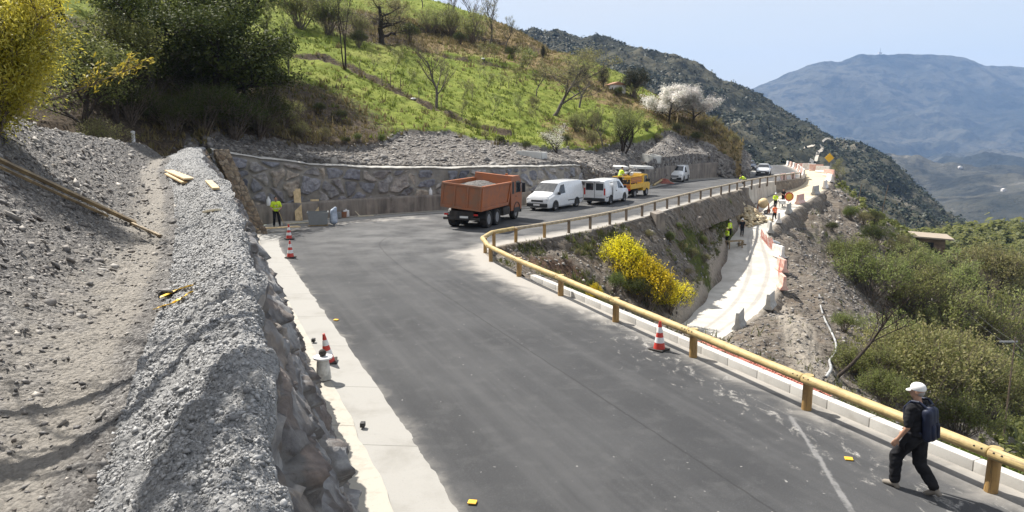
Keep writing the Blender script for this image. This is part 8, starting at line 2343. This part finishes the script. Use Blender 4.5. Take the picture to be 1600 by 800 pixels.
# hose on the earth bank
pts = []
for x, y in [(1280, 462), (1282, 480), (1288, 500), (1298, 520), (1306, 540), (1304, 556), (1296, 566), (1298, 580), (1290, 594)]:
    p = hit([BV_low], x, y)
    if p: pts.append(tuple(p + Vector((0, 0, .10))))
HP_ = poly_sample(pts, .25); m = MB()
prof = [Vector(q_) for q_ in HP_]
segs = [(tuple(a), tuple(b_), .055, .055) for a, b_ in zip(prof[:-1], prof[1:])]
m.bm.free()
M['hose'] = simple('grey_hose', (0.42, 0.42, 0.41, 1), (0.16, 0.16, 0.16, 1), .6, 2.2)
tag(tubes('hose', segs, M['hose']), 'grey hose winding down the earth bank to the fallen tree', 'hose')
# stone stumps on the island slope
for x, y, h, wd, lab in [(1027, 352, 22, .75, 'upright brown concrete block beside the guardrail on the island slope'), (1088, 352, 14, .6, 'small dark concrete block further along the island slope')]:
    p = hit([BV_low], x, y); hh_ = h / FOC * p.y
    m = MB().prism([(-wd / 2, -.4), (wd / 2, -.4), (wd * .42, hh_), (-wd * .38, hh_ * .95)], -wd / 2, wd / 2); 
    o = m.build('block', M['cast'], loc=p); o.rotation_euler = (.1, -.12, .4); tag(o, lab, 'block', 'concrete blocks on the island slope')
# end pillar of the retaining wall
p = INNER[int(NR * 17.42 / 22)]
tag(MB().box((p[0] + .15, p[1] - .25, -1.7), (.9, .7, 3.4), .03).build('wall_pillar', M['cast']), 'brownish end pillar at the left end of the concrete retaining wall', 'pillar')

# ------------------------------------------------------------------ stone hut, house, pole, mast
M['roof'] = m_concrete('earth_roof', (0.30, 0.25, 0.195, 1), (0.20, 0.165, 0.13, 1), .7, .8)
M['hutwall'] = M['rubblestone']
p = W(1440, 392, 88); gz = ground_at(BV_low, p.x, p.y)
t = thing('stone_hut', 'low stone hut with a flat earth roof on the valley side', 'hut', (p.x - 1.2, p.y, W(1440, 392, 88).z - .35), -.35); t.scale = (1.15, .9, .85)
hw_ = MB().box((0, 2, .55), (6.0, 4.2, 3.7)).build('wall', simple('hut_stone', (0.20, 0.14, 0.095, 1), (0.12, 0.085, 0.06, 1), .9, 2.5, .6, bdist=.05), t)
MB().box((1.4, -.12, .9), (1.1, .1, 1.7)).build('door', M['blackhole'], hw_)
MB().box((-1.2, -.12, 1.3), (.7, .1, .7)).build('window', M['blackhole'], hw_)
rf = MB().prism([(-3.6, 2.42), (3.6, 2.42), (3.7, 2.62), (-3.7, 2.62)], -.7, 4.6); bmesh.ops.rotate(rf.bm, cent=(0, 2, 2.4), matrix=Matrix.Rotation(.06, 3, 'Y'), verts=rf.bm.verts); rf.build('roof', M['roof'], t)
p = hit(BV_hill, 962, 142) or W(962, 142, 110)
t = thing('farmhouse', 'small pale farmhouse half hidden beside the round pine', 'house', p - Vector((0, 0, .3)), .3); t.scale = (.5, .5, .5)
hw_ = MB().box((0, 0, .9), (4.6, 3, 2.6)).build('wall', M['barrierwhite'], t)
MB().prism([(-2.6, 2.15), (2.6, 2.15), (0, 3.0)], -1.8, 1.8).build('roof', simple('clay_tile', (.42, .22, .14, 1), (.32, .17, .11, 1), .8, 5), t)
MB().box((.7, -1.52, .9), (.8, .06, 1.6)).build('door', M['blackhole'], hw_)
# utility pole and wires
p = W(1579, 590, 40); p.z = ground_at(BV_low, p.x, p.y)
t = thing('utility_pole', 'thin utility pole with a crossarm among the bushes at the right edge', 'pole', p)
topz = W(1579, 527, 40).z - p.z
MB().tube((0, 0, -.3), (0, 0, topz), .055, .045).build('mast', M['woodgreypost'], t)
MB().box((-.35, 0, topz - .25), (1.0, .07, .08)).build('crossarm', M['steel'], t)
for k, (dx, lab) in enumerate([(-.7, 'left overhead wire running from the utility pole up the valley side'), (-.1, 'right overhead wire running from the utility pole up the valley side')]):
    a = p + Vector((dx, 0, topz - .2)); b_ = W(1496 + k * 12, 470, 72); c_ = W(1640 + 20 * k, 575, 26)
    sg = []
    for A, B_ in ((a, b_), (a, c_)):
        pr_ = None
        for f in np.linspace(0, 1, 16):
            q = A.lerp(B_, f) - Vector((0, 0, 1.0 * f * (1 - f)))
            if pr_ is not None: sg.append((tuple(pr_), tuple(q), .004, .004))
            pr_ = q
    tag(tubes('wire', sg, M['steel']), lab, 'wire', 'overhead wires')
p = hit([BV_mount], 1375, 84) or W(1375, 84, 4990)
t = thing('antenna_mast', 'tiny antenna mast on the summit of the far mountain', 'mast', p)
MB().tube((0, 0, -5), (0, 0, 34), 2.2, 1.2, 8).build('tower', M['steel'], t); MB().box((0, 0, 4), (20, 12, 10)).build('station', M['barrierwhite'], t)

# white dirt roads on the ridge, on the valley floor
def ribbon(name, pts, wd, mat, bv, lift, kind='structure'):
    P = [hit([bv], x, y) for x, y in pts]; P = [tuple(q) for q in P if q]
    R = poly_sample(P, wd * 1.5); t = np.gradient(R[:, :2], axis=0); t /= np.linalg.norm(t, axis=1, keepdims=True) + 1e-9
    n = np.stack([-t[:, 1], t[:, 0]], -1); V = []
    for i in range(len(R)):
        row = []
        for s in (-.5, -.17, .17, .5):
            x, y = R[i, :2] + n[i] * wd * s; row.append((x, y, ground_at([bv], x, y) + lift))
        V.append(row)
    return tag(grid(name, np.array(V), mat), kind=kind)
M['dirt'] = m_concrete('pale_dirt', (0.38, 0.345, 0.295, 1), (0.28, 0.25, 0.21, 1), .6, .2)
ribbon('ridge_path', [(1256, 263), (1266, 257), (1275, 251), (1277, 244), (1279, 238), (1285, 232), (1283, 228)], 2.0, M['dirt'], BV_ridge, .4)
ribbon('ridge_path', [(1256, 232), (1264, 230), (1272, 229)], 1.4, M['dirt'], BV_ridge, .5)
ribbon('ridge_path', [(1285, 223), (1298, 219), (1314, 216)], 1.4, M['dirt'], BV_ridge, .8)
for x, y, lab in [(1500, 263, 'tiny pale building low on the far mountain slope'), (1568, 299, 'tiny pale building on the valley hill below the mountain')]:
    q = hit([BV_mount], x, y)
    if q is None: continue
    o = MB().box((0, 0, 2), (8, 6, 4)).prism([(-4.5, 4), (4.5, 4), (0, 5.5)], -3.4, 3.4).build('farmhouse', M['barrierwhite'], loc=q); tag(o, lab, 'house')

# ------------------------------------------------------------------ remove prototypes that were never planted
for k_, (o, H, used) in PROTO.items():
    if not used:
        for ch in list(o.children): bpy.data.objects.remove(ch)
        bpy.data.objects.remove(o)
